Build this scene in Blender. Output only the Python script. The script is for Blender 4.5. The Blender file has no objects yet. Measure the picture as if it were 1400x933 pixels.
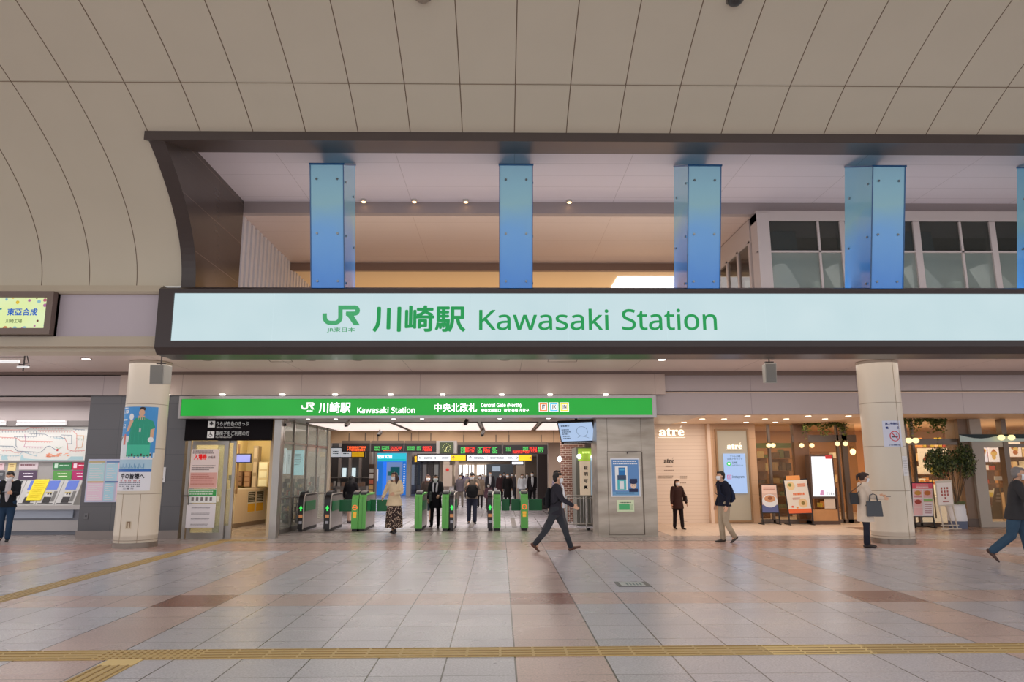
import bpy, bmesh, random, math
from math import sin, cos, tan, pi, radians, sqrt, atan2, hypot, floor as ffloor
from mathutils import Vector, Matrix, Euler

random.seed(7)
C = bpy.context.scene.collection
PI = pi

# ------------------------------------------------------------------ camera model (1400 x 933 frame)
F = 960.0; PITCH = radians(10.27); YAW = radians(1.0); ROLL = radians(0.2); CH = 1.65
def _basis():
    f = (sin(YAW)*cos(PITCH), cos(YAW)*cos(PITCH), sin(PITCH))
    r = (cos(YAW), -sin(YAW), 0.0)
    u = (r[1]*f[2]-r[2]*f[1], r[2]*f[0]-r[0]*f[2], r[0]*f[1]-r[1]*f[0])
    c, s = cos(ROLL), sin(ROLL)
    return f, tuple(c*r[i]-s*u[i] for i in range(3)), tuple(s*r[i]+c*u[i] for i in range(3))
FW, RT, UP = _basis()
def ray(px, py):
    a = (px-700)/F; b = (466.5-py)/F
    return tuple(FW[i]+a*RT[i]+b*UP[i] for i in range(3))
def W(px, py, Y):
    d = ray(px, py); t = Y/d[1]; return (d[0]*t, Y, CH+d[2]*t)
def G(px, py, z=0.0):
    d = ray(px, py); t = (z-CH)/d[2]; return (d[0]*t, d[1]*t, z)
def PX(x, y, z):
    v = (x, y, z-CH); k = sum(v[i]*FW[i] for i in range(3))
    return (700+F*sum(v[i]*RT[i] for i in range(3))/k, 466.5-F*sum(v[i]*UP[i] for i in range(3))/k)
def R4(x0, y0, x1, y1, Y):
    """a rectangle of the picture laid on the upright plane at depth Y -> x0, z0, x1, z1 in metres"""
    ym = (y0+y1)/2; xm = (x0+x1)/2
    return W(x0, ym, Y)[0], W(xm, y1, Y)[2], W(x1, ym, Y)[0], W(xm, y0, Y)[2]

# ------------------------------------------------------------------ materials
def lin(c):
    return tuple(((v/255)/12.92 if v/255 <= .04045 else ((v/255+.055)/1.055)**2.4) for v in c[:3])+(1.0,)
_mc = {}
def mat(c, rough=.6, metal=0.0, emis=0.0, noise=0.0, nscale=6.0, alpha=1.0, spec=.5, bump=0.0):
    key = (c, rough, metal, emis, noise, nscale, alpha, spec, bump)
    if key in _mc: return _mc[key]
    m = bpy.data.materials.new('surface_%d_%d_%d' % c[:3]); m.use_nodes = True
    nt = m.node_tree; b = nt.nodes['Principled BSDF']
    col = lin(c)
    b.inputs['Base Color'].default_value = col
    b.inputs['Roughness'].default_value = rough
    b.inputs['Metallic'].default_value = metal
    b.inputs['Specular IOR Level'].default_value = spec
    if emis:
        b.inputs['Emission Color'].default_value = col
        b.inputs['Emission Strength'].default_value = emis
    if noise or bump:
        tc = nt.nodes.new('ShaderNodeTexCoord'); n = nt.nodes.new('ShaderNodeTexNoise')
        n.inputs['Scale'].default_value = nscale; n.inputs['Detail'].default_value = 4
        nt.links.new(tc.outputs['Object'], n.inputs['Vector'])
        if noise:
            mr = nt.nodes.new('ShaderNodeMapRange')
            mr.inputs['To Min'].default_value = 1-noise; mr.inputs['To Max'].default_value = 1+noise
            nt.links.new(n.outputs['Fac'], mr.inputs['Value'])
            mx = nt.nodes.new('ShaderNodeVectorMath'); mx.operation = 'SCALE'
            mx.inputs[0].default_value = col[:3]
            nt.links.new(mr.outputs['Result'], mx.inputs['Scale'])
            nt.links.new(mx.outputs['Vector'], b.inputs['Base Color'])
        if bump:
            bp = nt.nodes.new('ShaderNodeBump'); bp.inputs['Strength'].default_value = bump
            nt.links.new(n.outputs['Fac'], bp.inputs['Height']); nt.links.new(bp.outputs['Normal'], b.inputs['Normal'])
    if alpha < 1: b.inputs['Alpha'].default_value = alpha
    _mc[key] = m
    return m
def glass(c=(200, 210, 205), tr=.75, rough=.03):
    key = ('g', c, tr, rough)
    if key in _mc: return _mc[key]
    m = bpy.data.materials.new('clear_glass'); m.use_nodes = True; nt = m.node_tree
    for n in list(nt.nodes): nt.nodes.remove(n)
    o = nt.nodes.new('ShaderNodeOutputMaterial'); mx = nt.nodes.new('ShaderNodeMixShader')
    t = nt.nodes.new('ShaderNodeBsdfTransparent'); t.inputs[0].default_value = (.93, .95, .94, 1)
    g = nt.nodes.new('ShaderNodeBsdfPrincipled'); g.inputs['Base Color'].default_value = lin(c); g.inputs['Roughness'].default_value = rough
    mx.inputs[0].default_value = 1-tr
    nt.links.new(t.outputs[0], mx.inputs[1]); nt.links.new(g.outputs[0], mx.inputs[2]); nt.links.new(mx.outputs[0], o.inputs[0])
    _mc[key] = m
    return m
def line_mat(name, c, lc, rough, axes, noise=0.03, emis=0, metal=0, spec=.5):
    """painted panels with joints: axes = [(axis 0/1/2 of object coords, offset, period, line width)]"""
    m = bpy.data.materials.new(name); m.use_nodes = True; nt = m.node_tree; b = nt.nodes['Principled BSDF']
    tc = nt.nodes.new('ShaderNodeTexCoord'); sp = nt.nodes.new('ShaderNodeSeparateXYZ')
    nt.links.new(tc.outputs['Object'], sp.inputs[0])
    acc = None
    for ax, off, per, w in axes:
        a = nt.nodes.new('ShaderNodeMath'); a.operation = 'SUBTRACT'; a.inputs[1].default_value = off-w/2
        nt.links.new(sp.outputs[ax], a.inputs[0])
        q = nt.nodes.new('ShaderNodeMath'); q.operation = 'FLOORED_MODULO'; q.inputs[1].default_value = per
        nt.links.new(a.outputs[0], q.inputs[0])
        l = nt.nodes.new('ShaderNodeMath'); l.operation = 'LESS_THAN'; l.inputs[1].default_value = w
        nt.links.new(q.outputs[0], l.inputs[0])
        if acc is None: acc = l
        else:
            mxx = nt.nodes.new('ShaderNodeMath'); mxx.operation = 'MAXIMUM'
            nt.links.new(acc.outputs[0], mxx.inputs[0]); nt.links.new(l.outputs[0], mxx.inputs[1]); acc = mxx
    n = nt.nodes.new('ShaderNodeTexNoise'); n.inputs['Scale'].default_value = 1.3; n.inputs['Detail'].default_value = 5
    nt.links.new(tc.outputs['Object'], n.inputs['Vector'])
    mr = nt.nodes.new('ShaderNodeMapRange'); mr.inputs['To Min'].default_value = 1-noise; mr.inputs['To Max'].default_value = 1+noise
    nt.links.new(n.outputs['Fac'], mr.inputs['Value'])
    sc = nt.nodes.new('ShaderNodeVectorMath'); sc.operation = 'SCALE'; sc.inputs[0].default_value = lin(c)[:3]
    nt.links.new(mr.outputs[0], sc.inputs['Scale'])
    mix = nt.nodes.new('ShaderNodeMix'); mix.data_type = 'RGBA'
    nt.links.new(acc.outputs[0], mix.inputs[0]); nt.links.new(sc.outputs[0], mix.inputs[6]); mix.inputs[7].default_value = lin(lc)
    nt.links.new(mix.outputs[2], b.inputs['Base Color'])
    b.inputs['Roughness'].default_value = rough; b.inputs['Metallic'].default_value = metal; b.inputs['Specular IOR Level'].default_value = spec
    if emis:
        nt.links.new(mix.outputs[2], b.inputs['Emission Color']); b.inputs['Emission Strength'].default_value = emis
    return m

# ------------------------------------------------------------------ mesh builder
class M:
    def __init__(s, m=None):
        s.v = []; s.f = []; s.fm = []; s.mats = []; s.ci = 0
        if m: s.use(m)
    def use(s, m):
        if m not in s.mats: s.mats.append(m)
        s.ci = s.mats.index(m); return s
    def poly(s, pts):
        n = len(s.v); s.v += [tuple(p) for p in pts]; s.f.append(tuple(range(n, n+len(pts)))); s.fm.append(s.ci); return s
    def raw(s, vs, fs):
        n = len(s.v); s.v += [tuple(p) for p in vs]
        for f in fs: s.f.append(tuple(n+i for i in f)); s.fm.append(s.ci)
        return s
    def box(s, x0, y0, z0, x1, y1, z1):
        x0, x1 = min(x0, x1), max(x0, x1); y0, y1 = min(y0, y1), max(y0, y1); z0, z1 = min(z0, z1), max(z0, z1)
        vs = [(x, y, z) for z in (z0, z1) for y in (y0, y1) for x in (x0, x1)]
        return s.raw(vs, [(0, 2, 3, 1), (4, 5, 7, 6), (0, 1, 5, 4), (2, 6, 7, 3), (0, 4, 6, 2), (1, 3, 7, 5)])
    def hexa(s, a, b):
        """two quads (lists of 4 points) joined into a closed solid"""
        return s.raw(list(a)+list(b), [(3, 2, 1, 0), (4, 5, 6, 7), (0, 1, 5, 4), (1, 2, 6, 5), (2, 3, 7, 6), (3, 0, 4, 7)])
    def prism(s, pts, d):
        """polygon pts (3d) pushed along vector d"""
        n = len(pts); q = [tuple(p[i]+d[i] for i in range(3)) for p in pts]
        return s.raw(list(pts)+q, [tuple(range(n))[::-1], tuple(range(n, 2*n))]+[(i, (i+1) % n, n+(i+1) % n, n+i) for i in range(n)])
    def bar(s, p, q, w, h=None):
        """square bar from p to q"""
        h = h or w; p = Vector(p); q = Vector(q); d = (q-p).normalized()
        r = Vector((0, 0, 1)) if abs(d.z) < .9 else Vector((1, 0, 0))
        a = d.cross(r).normalized()*w/2; b = a.cross(d).normalized()*h/2
        return s.hexa([p-a-b, p+a-b, p+a+b, p-a+b], [q-a-b, q+a-b, q+a+b, q-a+b])
    def tube(s, pts, rad, n=12, cap=True, ref=(1, 0, 0)):
        """rings along pts; rad: r or (rx, ry) for each point, rx along ref"""
        pts = [Vector(p) for p in pts]; m = len(pts)
        rad = [r if isinstance(r, (tuple, list)) else (r, r) for r in (rad if isinstance(rad, (list,)) else [rad]*m)]
        P = list(pts); Rr = list(rad)
        if cap:
            d0 = (pts[0]-pts[1]).normalized(); d1 = (pts[-1]-pts[-2]).normalized()
            r0 = min(rad[0]); r1 = min(rad[-1])
            P = [pts[0]+d0*r0*.95, pts[0]+d0*r0*.6]+P+[pts[-1]+d1*r1*.6, pts[-1]+d1*r1*.95]
            sc = lambda r, k: (r[0]*k, r[1]*k)
            Rr = [sc(rad[0], .3), sc(rad[0], .8)]+Rr+[sc(rad[-1], .8), sc(rad[-1], .3)]
        rings = []
        for i, p in enumerate(P):
            d = (P[min(i+1, len(P)-1)]-P[max(i-1, 0)]).normalized()
            rf = Vector(ref)
            if abs(d.dot(rf)) > .95: rf = Vector((0, 1, 0))
            a = (rf-d*d.dot(rf)).normalized(); b = d.cross(a)
            rings.append([p+a*Rr[i][0]*cos(2*PI*k/n)+b*Rr[i][1]*sin(2*PI*k/n) for k in range(n)])
        vs = [q for r in rings for q in r]
        fs = [(i*n+k, i*n+(k+1) % n, (i+1)*n+(k+1) % n, (i+1)*n+k) for i in range(len(rings)-1) for k in range(n)]
        fs += [tuple(range(n))[::-1], tuple(range((len(rings)-1)*n, len(rings)*n))]
        return s.raw(vs, fs)
    def cyl(s, p, q, r, n=16, r2=None):
        return s.tube([p, q], [r, r if r2 is None else r2], n, cap=False)
    def ell(s, c, r, n=12, m=8, rot=None):
        vs = []; fs = []
        for i in range(m+1):
            t = PI*i/m
            for k in range(n):
                a = 2*PI*k/n
                p = Vector((r[0]*sin(t)*cos(a), r[1]*sin(t)*sin(a), r[2]*cos(t)))
                if rot is not None: p = rot @ p
                vs.append(tuple(Vector(c)+p))
        for i in range(m):
            for k in range(n):
                fs.append((i*n+k, (i+1)*n+k, (i+1)*n+(k+1) % n, i*n+(k+1) % n))
        return s.raw(vs, fs)
    def stroke(s, pts, w, Y, closed=False):
        """flat line of width w through (x, z) points on the upright plane Y"""
        n = len(pts)
        P = [Vector(p) for p in pts]; L = []; R = []
        for i in range(n):
            a = P[i]-P[i-1] if i > 0 else P[1]-P[0]
            b = P[i+1]-P[i] if i < n-1 else P[-1]-P[-2]
            a = a.normalized(); b = b.normalized(); t = (a+b).normalized() if (a+b).length > 1e-6 else a
            nn = Vector((-t.y, t.x)); k = w/2/max(.5, nn.dot(Vector((-a.y, a.x))))
            L.append(P[i]+nn*k); R.append(P[i]-nn*k)
        for i in range(n-1):
            s.poly([(L[i].x, Y, L[i].y), (R[i].x, Y, R[i].y), (R[i+1].x, Y, R[i+1].y), (L[i+1].x, Y, L[i+1].y)])
        return s
    def rect(s, x0, z0, x1, z1, Y):
        return s.poly([(x0, Y, z0), (x1, Y, z0), (x1, Y, z1), (x0, Y, z1)])
    def disc(s, x, z, r, Y, n=16, rz=None):
        return s.poly([(x+r*cos(2*PI*k/n), Y, z+(rz or r)*sin(2*PI*k/n)) for k in range(n)])
    def ring(s, x, z, r, w, Y, n=20):
        for k in range(n):
            a, b = 2*PI*k/n, 2*PI*(k+1)/n
            s.poly([(x+r*cos(a), Y, z+r*sin(a)), (x+r*cos(b), Y, z+r*sin(b)), (x+(r-w)*cos(b), Y, z+(r-w)*sin(b)), (x+(r-w)*cos(a), Y, z+(r-w)*sin(a))])
        return s
    def build(s, name, parent=None, smooth=False, local=False, bevel=0, mats=None, origin=True):
        me = bpy.data.meshes.new(name)
        vs = s.v; off = (0, 0, 0)
        if not local:
            if parent is not None: off = tuple(wloc(parent))
            elif origin:
                xs = [v[0] for v in vs]; ys = [v[1] for v in vs]; zs = [v[2] for v in vs]
                off = ((min(xs)+max(xs))/2, (min(ys)+max(ys))/2, min(zs))
        vs = [(v[0]-off[0], v[1]-off[1], v[2]-off[2]) for v in vs]
        me.from_pydata(vs, [], s.f)
        for m in (mats or s.mats): me.materials.append(m)
        for p, i in zip(me.polygons, s.fm):
            p.material_index = i; p.use_smooth = smooth
        if smooth: me.set_sharp_from_angle(angle=radians(50))
        me.update()
        o = bpy.data.objects.new(name, me); C.objects.link(o)
        if parent is not None: o.parent = parent
        elif not local: o.location = off
        if bevel:
            b = o.modifiers.new('edge', 'BEVEL'); b.width = bevel; b.segments = 2; b.limit_method = 'ANGLE'
        return o
def wloc(o):
    l = Vector((0, 0, 0))
    while o is not None: l = l+o.location; o = o.parent
    return l
def tag(o, label=None, cat=None, group=None, kind=None):
    if label: o['label'] = label
    if cat: o['category'] = cat
    if group: o['group'] = group
    if kind: o['kind'] = kind
    return o
def struct(o, label=None): o['kind'] = 'structure'; return tag(o, label)
def thing(name, label, cat, loc=(0, 0, 0), rz=0, group=None):
    o = bpy.data.objects.new(name, None); C.objects.link(o); o.location = loc; o.rotation_euler = (0, 0, rz)
    o.empty_display_size = .2
    return tag(o, label, cat, group)
def kids(o): return [c for c in bpy.data.objects if c.parent == o]
def copy_tree(o, parent=None):
    c = o.copy(); C.objects.link(c); c.parent = parent
    for ch in kids(o): copy_tree(ch, c)
    return c

# ------------------------------------------------------------------ lettering
_bx = {}
def glyphs(s, bold=0.0, res=3):
    """text as flat polygons (x, z), its bounding box scaled later"""
    key = (s, bold, res)
    if key in _bx: return _bx[key]
    c = bpy.data.curves.new('lettering', 'FONT'); c.body = s; c.size = 1; c.resolution_u = res
    o = bpy.data.objects.new('lettering', c); C.objects.link(o)
    dg = bpy.context.evaluated_depsgraph_get(); dg.update()
    me = bpy.data.meshes.new_from_object(o.evaluated_get(dg))
    vs = [(v.co.x, v.co.y) for v in me.vertices]; fs = [tuple(p.vertices) for p in me.polygons]
    bpy.data.objects.remove(o); bpy.data.meshes.remove(me); bpy.data.curves.remove(c)
    if bold and vs:
        V = []; Fc = []
        for k, (dx, dy) in enumerate([(0, 0), (1, 0), (-1, 0), (0, 1), (0, -1), (.7, .7), (-.7, .7), (.7, -.7), (-.7, -.7)]):
            n = len(V); V += [(x+dx*bold, y+dy*bold) for x, y in vs]; Fc += [tuple(n+i for i in f) for f in fs]
        vs, fs = V, Fc
    if vs:
        x0 = min(v[0] for v in vs); x1 = max(v[0] for v in vs); y0 = min(v[1] for v in vs); y1 = max(v[1] for v in vs)
        vs = [((x-x0)/max(x1-x0, 1e-6), (y-y0)/max(y1-y0, 1e-6)) for x, y in vs]
    _bx[key] = (vs, fs)
    return vs, fs
SANS = {c: chr(0x1D5A0+i) for i, c in enumerate('ABCDEFGHIJKLMNOPQRSTUVWXYZabcdefghijklmnopqrstuvwxyz')}
SERIF = {c: chr(0x1D400+i) for i, c in enumerate('ABCDEFGHIJKLMNOPQRSTUVWXYZabcdefghijklmnopqrstuvwxyz')}
def sans(t): return ''.join(SANS.get(c, c) for c in t)
def serif(t): return ''.join(SERIF.get(c, c) for c in t)
def letter(m, s, x0, z0, x1, z1, Y, bold=0.0, res=3):
    vs, fs = glyphs(s, bold, res)
    m.raw([(x0+(x1-x0)*a, Y, z0+(z1-z0)*b) for a, b in vs], fs)
def pletter(m, s, px0, py0, px1, py1, Y, bold=0.0, res=3, yoff=None):
    """lettering whose box is given in the picture's pixels, on the plane Y (drawn at yoff)"""
    letter(m, s, *R4(px0, py0, px1, py1, Y), Y if yoff is None else yoff, bold, res)
def word(name, s, px, Y, material, parent, bold=0.0, res=3, yo=.006, label=None):
    m = M(material); pletter(m, s, *px, Y, bold, res, Y-yo); return tag(m.build(name, parent), label)
def textlines(m, x0, z0, x1, z1, Y, n, ragged=.35, th=.45, seed=0):
    """tiny unreadable print: rows of short dashes"""
    r = random.Random(seed+int(abs(x0)*97+z0*53)); h = (z1-z0)/n
    for i in range(n):
        z = z1-(i+.5)*h; x = x0; xe = x1-(x1-x0)*ragged*r.random()
        while x < xe:
            w = h*th*r.uniform(.7, 1.6); m.rect(x, z-h*th/2, min(x+w, xe), z+h*th/2, Y); x += w+h*.18
def plate(name, px, Y, material, parent, depth=.02, bevel=0, front=0.0):
    x0, z0, x1, z1 = R4(*px, Y)
    return M(material).box(x0, Y-front, z0, x1, Y-front+depth, z1).build(name, parent, bevel=bevel)
def frame_m(m, x0, z0, x1, z1, w, y0, y1):
    m.box(x0, y0, z0, x0+w, y1, z1); m.box(x1-w, y0, z0, x1, y1, z1)
    m.box(x0+w, y0, z1-w, x1-w, y1, z1); m.box(x0+w, y0, z0, x1-w, y1, z0+w); return m

WHITE = (238, 238, 236)
YF = 13.6      # fascia and vault base
YW = 17.6      # station front
# ================================================================== SETTING
# ---- floor: granite tiles, pink cross bands, joints through the UVs
def floor_material(name, base, tint, rough):
    m = bpy.data.materials.new(name); m.use_nodes = True; nt = m.node_tree; b = nt.nodes['Principled BSDF']
    uv = nt.nodes.new('ShaderNodeUVMap'); sp = nt.nodes.new('ShaderNodeSeparateXYZ'); nt.links.new(uv.outputs[0], sp.inputs[0])
    acc = None
    for ax in (0, 1):
        e_ = .011 if ax == 0 else .006
        for op, th in (('LESS_THAN', e_), ('GREATER_THAN', 1-e_)):
            q = nt.nodes.new('ShaderNodeMath'); q.operation = op; q.inputs[1].default_value = th
            nt.links.new(sp.outputs[ax], q.inputs[0])
            if acc is None: acc = q
            else:
                x = nt.nodes.new('ShaderNodeMath'); x.operation = 'MAXIMUM'
                nt.links.new(acc.outputs[0], x.inputs[0]); nt.links.new(q.outputs[0], x.inputs[1]); acc = x
    at = nt.nodes.new('ShaderNodeAttribute'); at.attribute_name = 'tint'
    tc = nt.nodes.new('ShaderNodeTexCoord')
    n = nt.nodes.new('ShaderNodeTexNoise'); n.inputs['Scale'].default_value = 55; n.inputs['Detail'].default_value = 3
    nt.links.new(tc.outputs['Object'], n.inputs['Vector'])
    mr = nt.nodes.new('ShaderNodeMapRange'); mr.inputs['From Min'].default_value = .3; mr.inputs['From Max'].default_value = .7
    mr.inputs['To Min'].default_value = .8; mr.inputs['To Max'].default_value = 1.2
    nt.links.new(n.outputs['Fac'], mr.inputs['Value'])
    mu = nt.nodes.new('ShaderNodeMath'); mu.operation = 'MULTIPLY'
    nt.links.new(mr.outputs[0], mu.inputs[0]); nt.links.new(at.outputs['Fac'], mu.inputs[1])
    sc = nt.nodes.new('ShaderNodeVectorMath'); sc.operation = 'SCALE'; sc.inputs[0].default_value = lin(base)[:3]
    nt.links.new(mu.outputs[0], sc.inputs['Scale'])
    mix = nt.nodes.new('ShaderNodeMix'); mix.data_type = 'RGBA'
    nt.links.new(acc.outputs[0], mix.inputs[0]); nt.links.new(sc.outputs[0], mix.inputs[6]); mix.inputs[7].default_value = lin(tint)
    nt.links.new(mix.outputs[2], b.inputs['Base Color'])
    b.inputs['Roughness'].default_value = rough; b.inputs['Specular IOR Level'].default_value = .55
    n2 = nt.nodes.new('ShaderNodeTexNoise'); n2.inputs['Scale'].default_value = 1.1
    nt.links.new(tc.outputs['Object'], n2.inputs['Vector'])
    r2 = nt.nodes.new('ShaderNodeMapRange'); r2.inputs['To Min'].default_value = rough*.75; r2.inputs['To Max'].default_value = rough*1.3
    nt.links.new(n2.outputs['Fac'], r2.inputs['Value']); nt.links.new(r2.outputs[0], b.inputs['Roughness'])
    return m
FR = .27
fm = [floor_material('granite_grey', (192, 187, 195), (80, 70, 68), FR), floor_material('granite_pink', (198, 172, 166), (86, 70, 64), FR),
      floor_material('granite_red', (142, 90, 76), (90, 60, 52), FR), floor_material('granite_rose', (186, 156, 148), (110, 84, 78), FR),
      floor_material('granite_dim', (170, 158, 154), (105, 90, 86), FR), floor_material('tile_cream', (222, 200, 180), (180, 155, 140), FR*1.3),
      floor_material('tile_brown', (150, 122, 108), (110, 90, 80), FR)]
X1 = .13; PER = 4.4
xs = [(X1+k*PER, X1+k*PER+.8, 1) for k in range(-8, 9)]
cells = []
for k in range(-8, 9):
    cells.append((X1+k*PER, X1+k*PER+.8, 1))
    for j in range(6): cells.append((X1+k*PER+.8+j*.6, X1+k*PER+.8+(j+1)*.6, 0))
rows = []
y = 9.07
while y > -8: rows.append((y-.6, y, 0)); y -= .6
rows.append((9.07, 9.87, 1))
n = 8; s_ = (14.95-9.87)/n
for j in range(n): rows.append((9.87+j*s_, 9.87+(j+1)*s_, 0))
rows += [(14.95, 15.75, 2), (15.75, 16.5, 2), (16.5, 17.1, 3), (17.1, 17.7, 3)]
V = []; Fq = []; mi = []; uvs = []; tint = []
for (xa, xb, cx) in cells:
    for (ya, yb, ry) in rows:
        nn = len(V); V += [(xa, ya, 0), (xb, ya, 0), (xb, yb, 0), (xa, yb, 0)]; Fq.append((nn, nn+1, nn+2, nn+3))
        k = 0
        if ry == 2: k = 3
        elif ry == 3: k = 4
        elif cx and ry: k = 2
        elif cx or ry: k = 1
        mi.append(k); tint.append(random.uniform(.94, 1.06))
me = bpy.data.meshes.new('floor'); me.from_pydata(V, [], Fq)
for m in fm: me.materials.append(m)
me.uv_layers.new(name='UVMap'); me.attributes.new('tint', 'FLOAT', 'CORNER'); u = me.uv_layers['UVMap']; at = me.attributes['tint']
for i, p in enumerate(me.polygons):
    p.material_index = mi[i]
    for c, (a, b) in enumerate(((0, 0), (1, 0), (1, 1), (0, 1))):
        u.data[p.loop_start+c].uv = (a, b); at.data[p.loop_start+c].value = tint[i]
o = bpy.data.objects.new('floor', me); C.objects.link(o); struct(o, 'polished granite floor of the concourse with pink and dark red bands')
def tilefloor(x0, x1, y0, y1, s, k, label, z=0.0):
    me = bpy.data.meshes.new('floor'); V = []; Fq = []
    nx = max(1, round((x1-x0)/s)); ny = max(1, round((y1-y0)/s))
    for i in range(nx):
        for j in range(ny):
            a, b = x0+(x1-x0)*i/nx, x0+(x1-x0)*(i+1)/nx; c, d = y0+(y1-y0)*j/ny, y0+(y1-y0)*(j+1)/ny
            nn = len(V); V += [(a, c, z), (b, c, z), (b, d, z), (a, d, z)]; Fq.append((nn, nn+1, nn+2, nn+3))
    me.from_pydata(V, [], Fq); me.materials.append(fm[k])
    me.uv_layers.new(name='UVMap'); me.attributes.new('tint', 'FLOAT', 'CORNER'); u = me.uv_layers['UVMap']; at = me.attributes['tint']
    for p in me.polygons:
        t = random.uniform(.95, 1.05)
        for c, q in enumerate(((0, 0), (1, 0), (1, 1), (0, 1))): u.data[p.loop_start+c].uv = q; at.data[p.loop_start+c].value = t
    o = bpy.data.objects.new('floor', me); C.objects.link(o); return struct(o, label)
XP0 = W(817, 650, YW)[0]; XP1 = W(897, 650, YW)[0]      # stainless pillar sides
XG = -5.62                                              # glass partition plane
tilefloor(-24, -5.9, 17.7, 24.9, .6, 4, 'grey floor of the ticket office and machine area')
tilefloor(-5.9, 4.2, 17.7, 20.1, .6, 4, 'grey floor in front of the ticket gates')
tilefloor(-5.9, 4.2, 20.1, 24.9, 1.0, 0, 'pale grey floor just behind the ticket gates')
tilefloor(-12.3, 5.2, 24.9, 72, 1.2, 0, 'pale grey floor of the passage behind the ticket gates')
tilefloor(4.2, 9.6, 17.7, 27, .6, 5, 'cream floor of the shop entrance alcove')
tilefloor(9.6, 30, 17.7, 20.0, .6, 6, 'brown floor strip along the shop front')
tilefloor(9.6, 30, 20.0, 27, .6, 5, 'cream floor inside the shop')

# ---- vault: barrel ceiling of cream panels
VY, VZ, VA, VB = 1.0, 5.22, 12.62, 4.48
def vp(t): return VY+VA*cos(t), VZ+VB*sin(t)
def t_at(py, px=700):
    a, b = 0.0, 1.3
    for _ in range(50):
        m_ = (a+b)/2; Y, Z = vp(m_)
        if PX(0, Y, Z)[1] > py: a = m_
        else: b = m_
    return (a+b)/2
TO = t_at(185); TS = t_at(115)
YO, ZO = vp(TO)
XL = W(203, 185, YO)[0]
SW = (W(1332, 186, YO)[0]-W(202, 185, YO)[0])/16
vault_mat = line_mat('vault_panels', (214, 202, 180), (112, 90, 66), .55, [(0, XL, SW, .017)], .035)
def vault(x0, x1, ta, tb, n, name='ceiling'):
    m = M(vault_mat)
    for i in range(n):
        a, b = ta+(tb-ta)*i/n, ta+(tb-ta)*(i+1)/n
        (ya, za), (yb, zb) = vp(a), vp(b)
        m.poly([(x0, ya, za), (x1, ya, za), (x1, yb, zb), (x0, yb, zb)])
    return m
v1 = vault(-26, XL, 0, TO, 24); v2 = vault(-26, 30, TO, 1.95, 40)
v1.raw(v2.v, v2.f)
me = v1.build('ceiling', smooth=True, origin=False); 
# weld the rows so the shading is smooth
bm = bmesh.new(); bm.from_mesh(me.data); bmesh.ops.remove_doubles(bm, verts=bm.verts, dist=1e-4); bm.to_mesh(me.data); bm.free()
struct(me, 'cream panelled barrel vault curving over the concourse')
m = M(mat((140, 118, 94)))
Y_, Z_ = vp(TS); Y2, Z2 = vp(TS+.0014)
m.poly([(-26, Y_, Z_-.012), (30, Y_, Z_-.012), (30, Y2, Z2-.012), (-26, Y2, Z2-.012)])
struct(m.build('trim_1', origin=False), 'long thin joint across the vault panels')

# ---- dark frame round the opening of the vault
dk = mat((74, 62, 58), .35, noise=.12, nscale=2); stone = line_mat('brown_stone', (80, 68, 62), (118, 100, 92), .22, [(2, 0.2, .95, .012)], .06)
XR = 22.0
YB_, ZB_ = 13.2, 7.9
m = M(dk)
zb = W(700, 194, YO-.03)[2]
m.prism([(XL-.05, YO-.05, ZO+.06), (XL-.05, YO-.05, zb), (XL-.05, YB_, ZB_-.03), (XL-.05, YB_, ZB_+.3)], (XR-XL, 0, 0))
struct(m.build('trim_2', origin=False), 'dark brown lintel along the top of the vault opening')
m = M(dk); nseg = 20; XI = XL+.24
for i in range(nseg):
    (ya, za), (yb, zb2) = vp(TO*i/nseg), vp(TO*(i+1)/nseg)
    m.poly([(XL-.04, ya-.04, za), (XI, ya-.04, za), (XI, yb-.04, zb2), (XL-.04, yb-.04, zb2)])
    m.poly([(XL-.04, ya-.04, za), (XL-.04, yb-.04, zb2), (XL-.04, yb+.1, zb2+.05), (XL-.04, ya+.1, za+.05)])
m.poly([(XL-.04, vp(0)[0]-.04, 4.4), (XI, vp(0)[0]-.04, 4.4), (XI, vp(0)[0]-.04, vp(0)[1]), (XL-.04, vp(0)[0]-.04, vp(0)[1])])
struct(m.build('trim_3', origin=False), 'dark curved jamb on the left of the vault opening')
m = M(stone); XJ = XI; XK = XL+.22
for i in range(nseg):
    (ya, za), (yb, zb2) = vp(TO*i/nseg), vp(TO*(i+1)/nseg)
    m.poly([(XJ, ya-.04, za), (XK-.02, 15.9, za), (XK-.02, 15.9, zb2), (XJ, yb-.04, zb2)])
m.poly([(XJ, vp(TO)[0], vp(TO)[1]), (XK-.02, 15.9, vp(TO)[1]), (XK-.02, 15.9, 8.05), (XJ, vp(TO)[0], 8.05)])
m.poly([(XJ, vp(0)[0]-.04, 4.4), (XK-.02, 15.9, 4.4), (XK-.02, 15.9, vp(0)[1]), (XJ, vp(0)[0]-.04, vp(0)[1])])
struct(m.build('wall_reveal_left', origin=False), 'polished brown stone reveal on the left of the upper opening')

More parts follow.
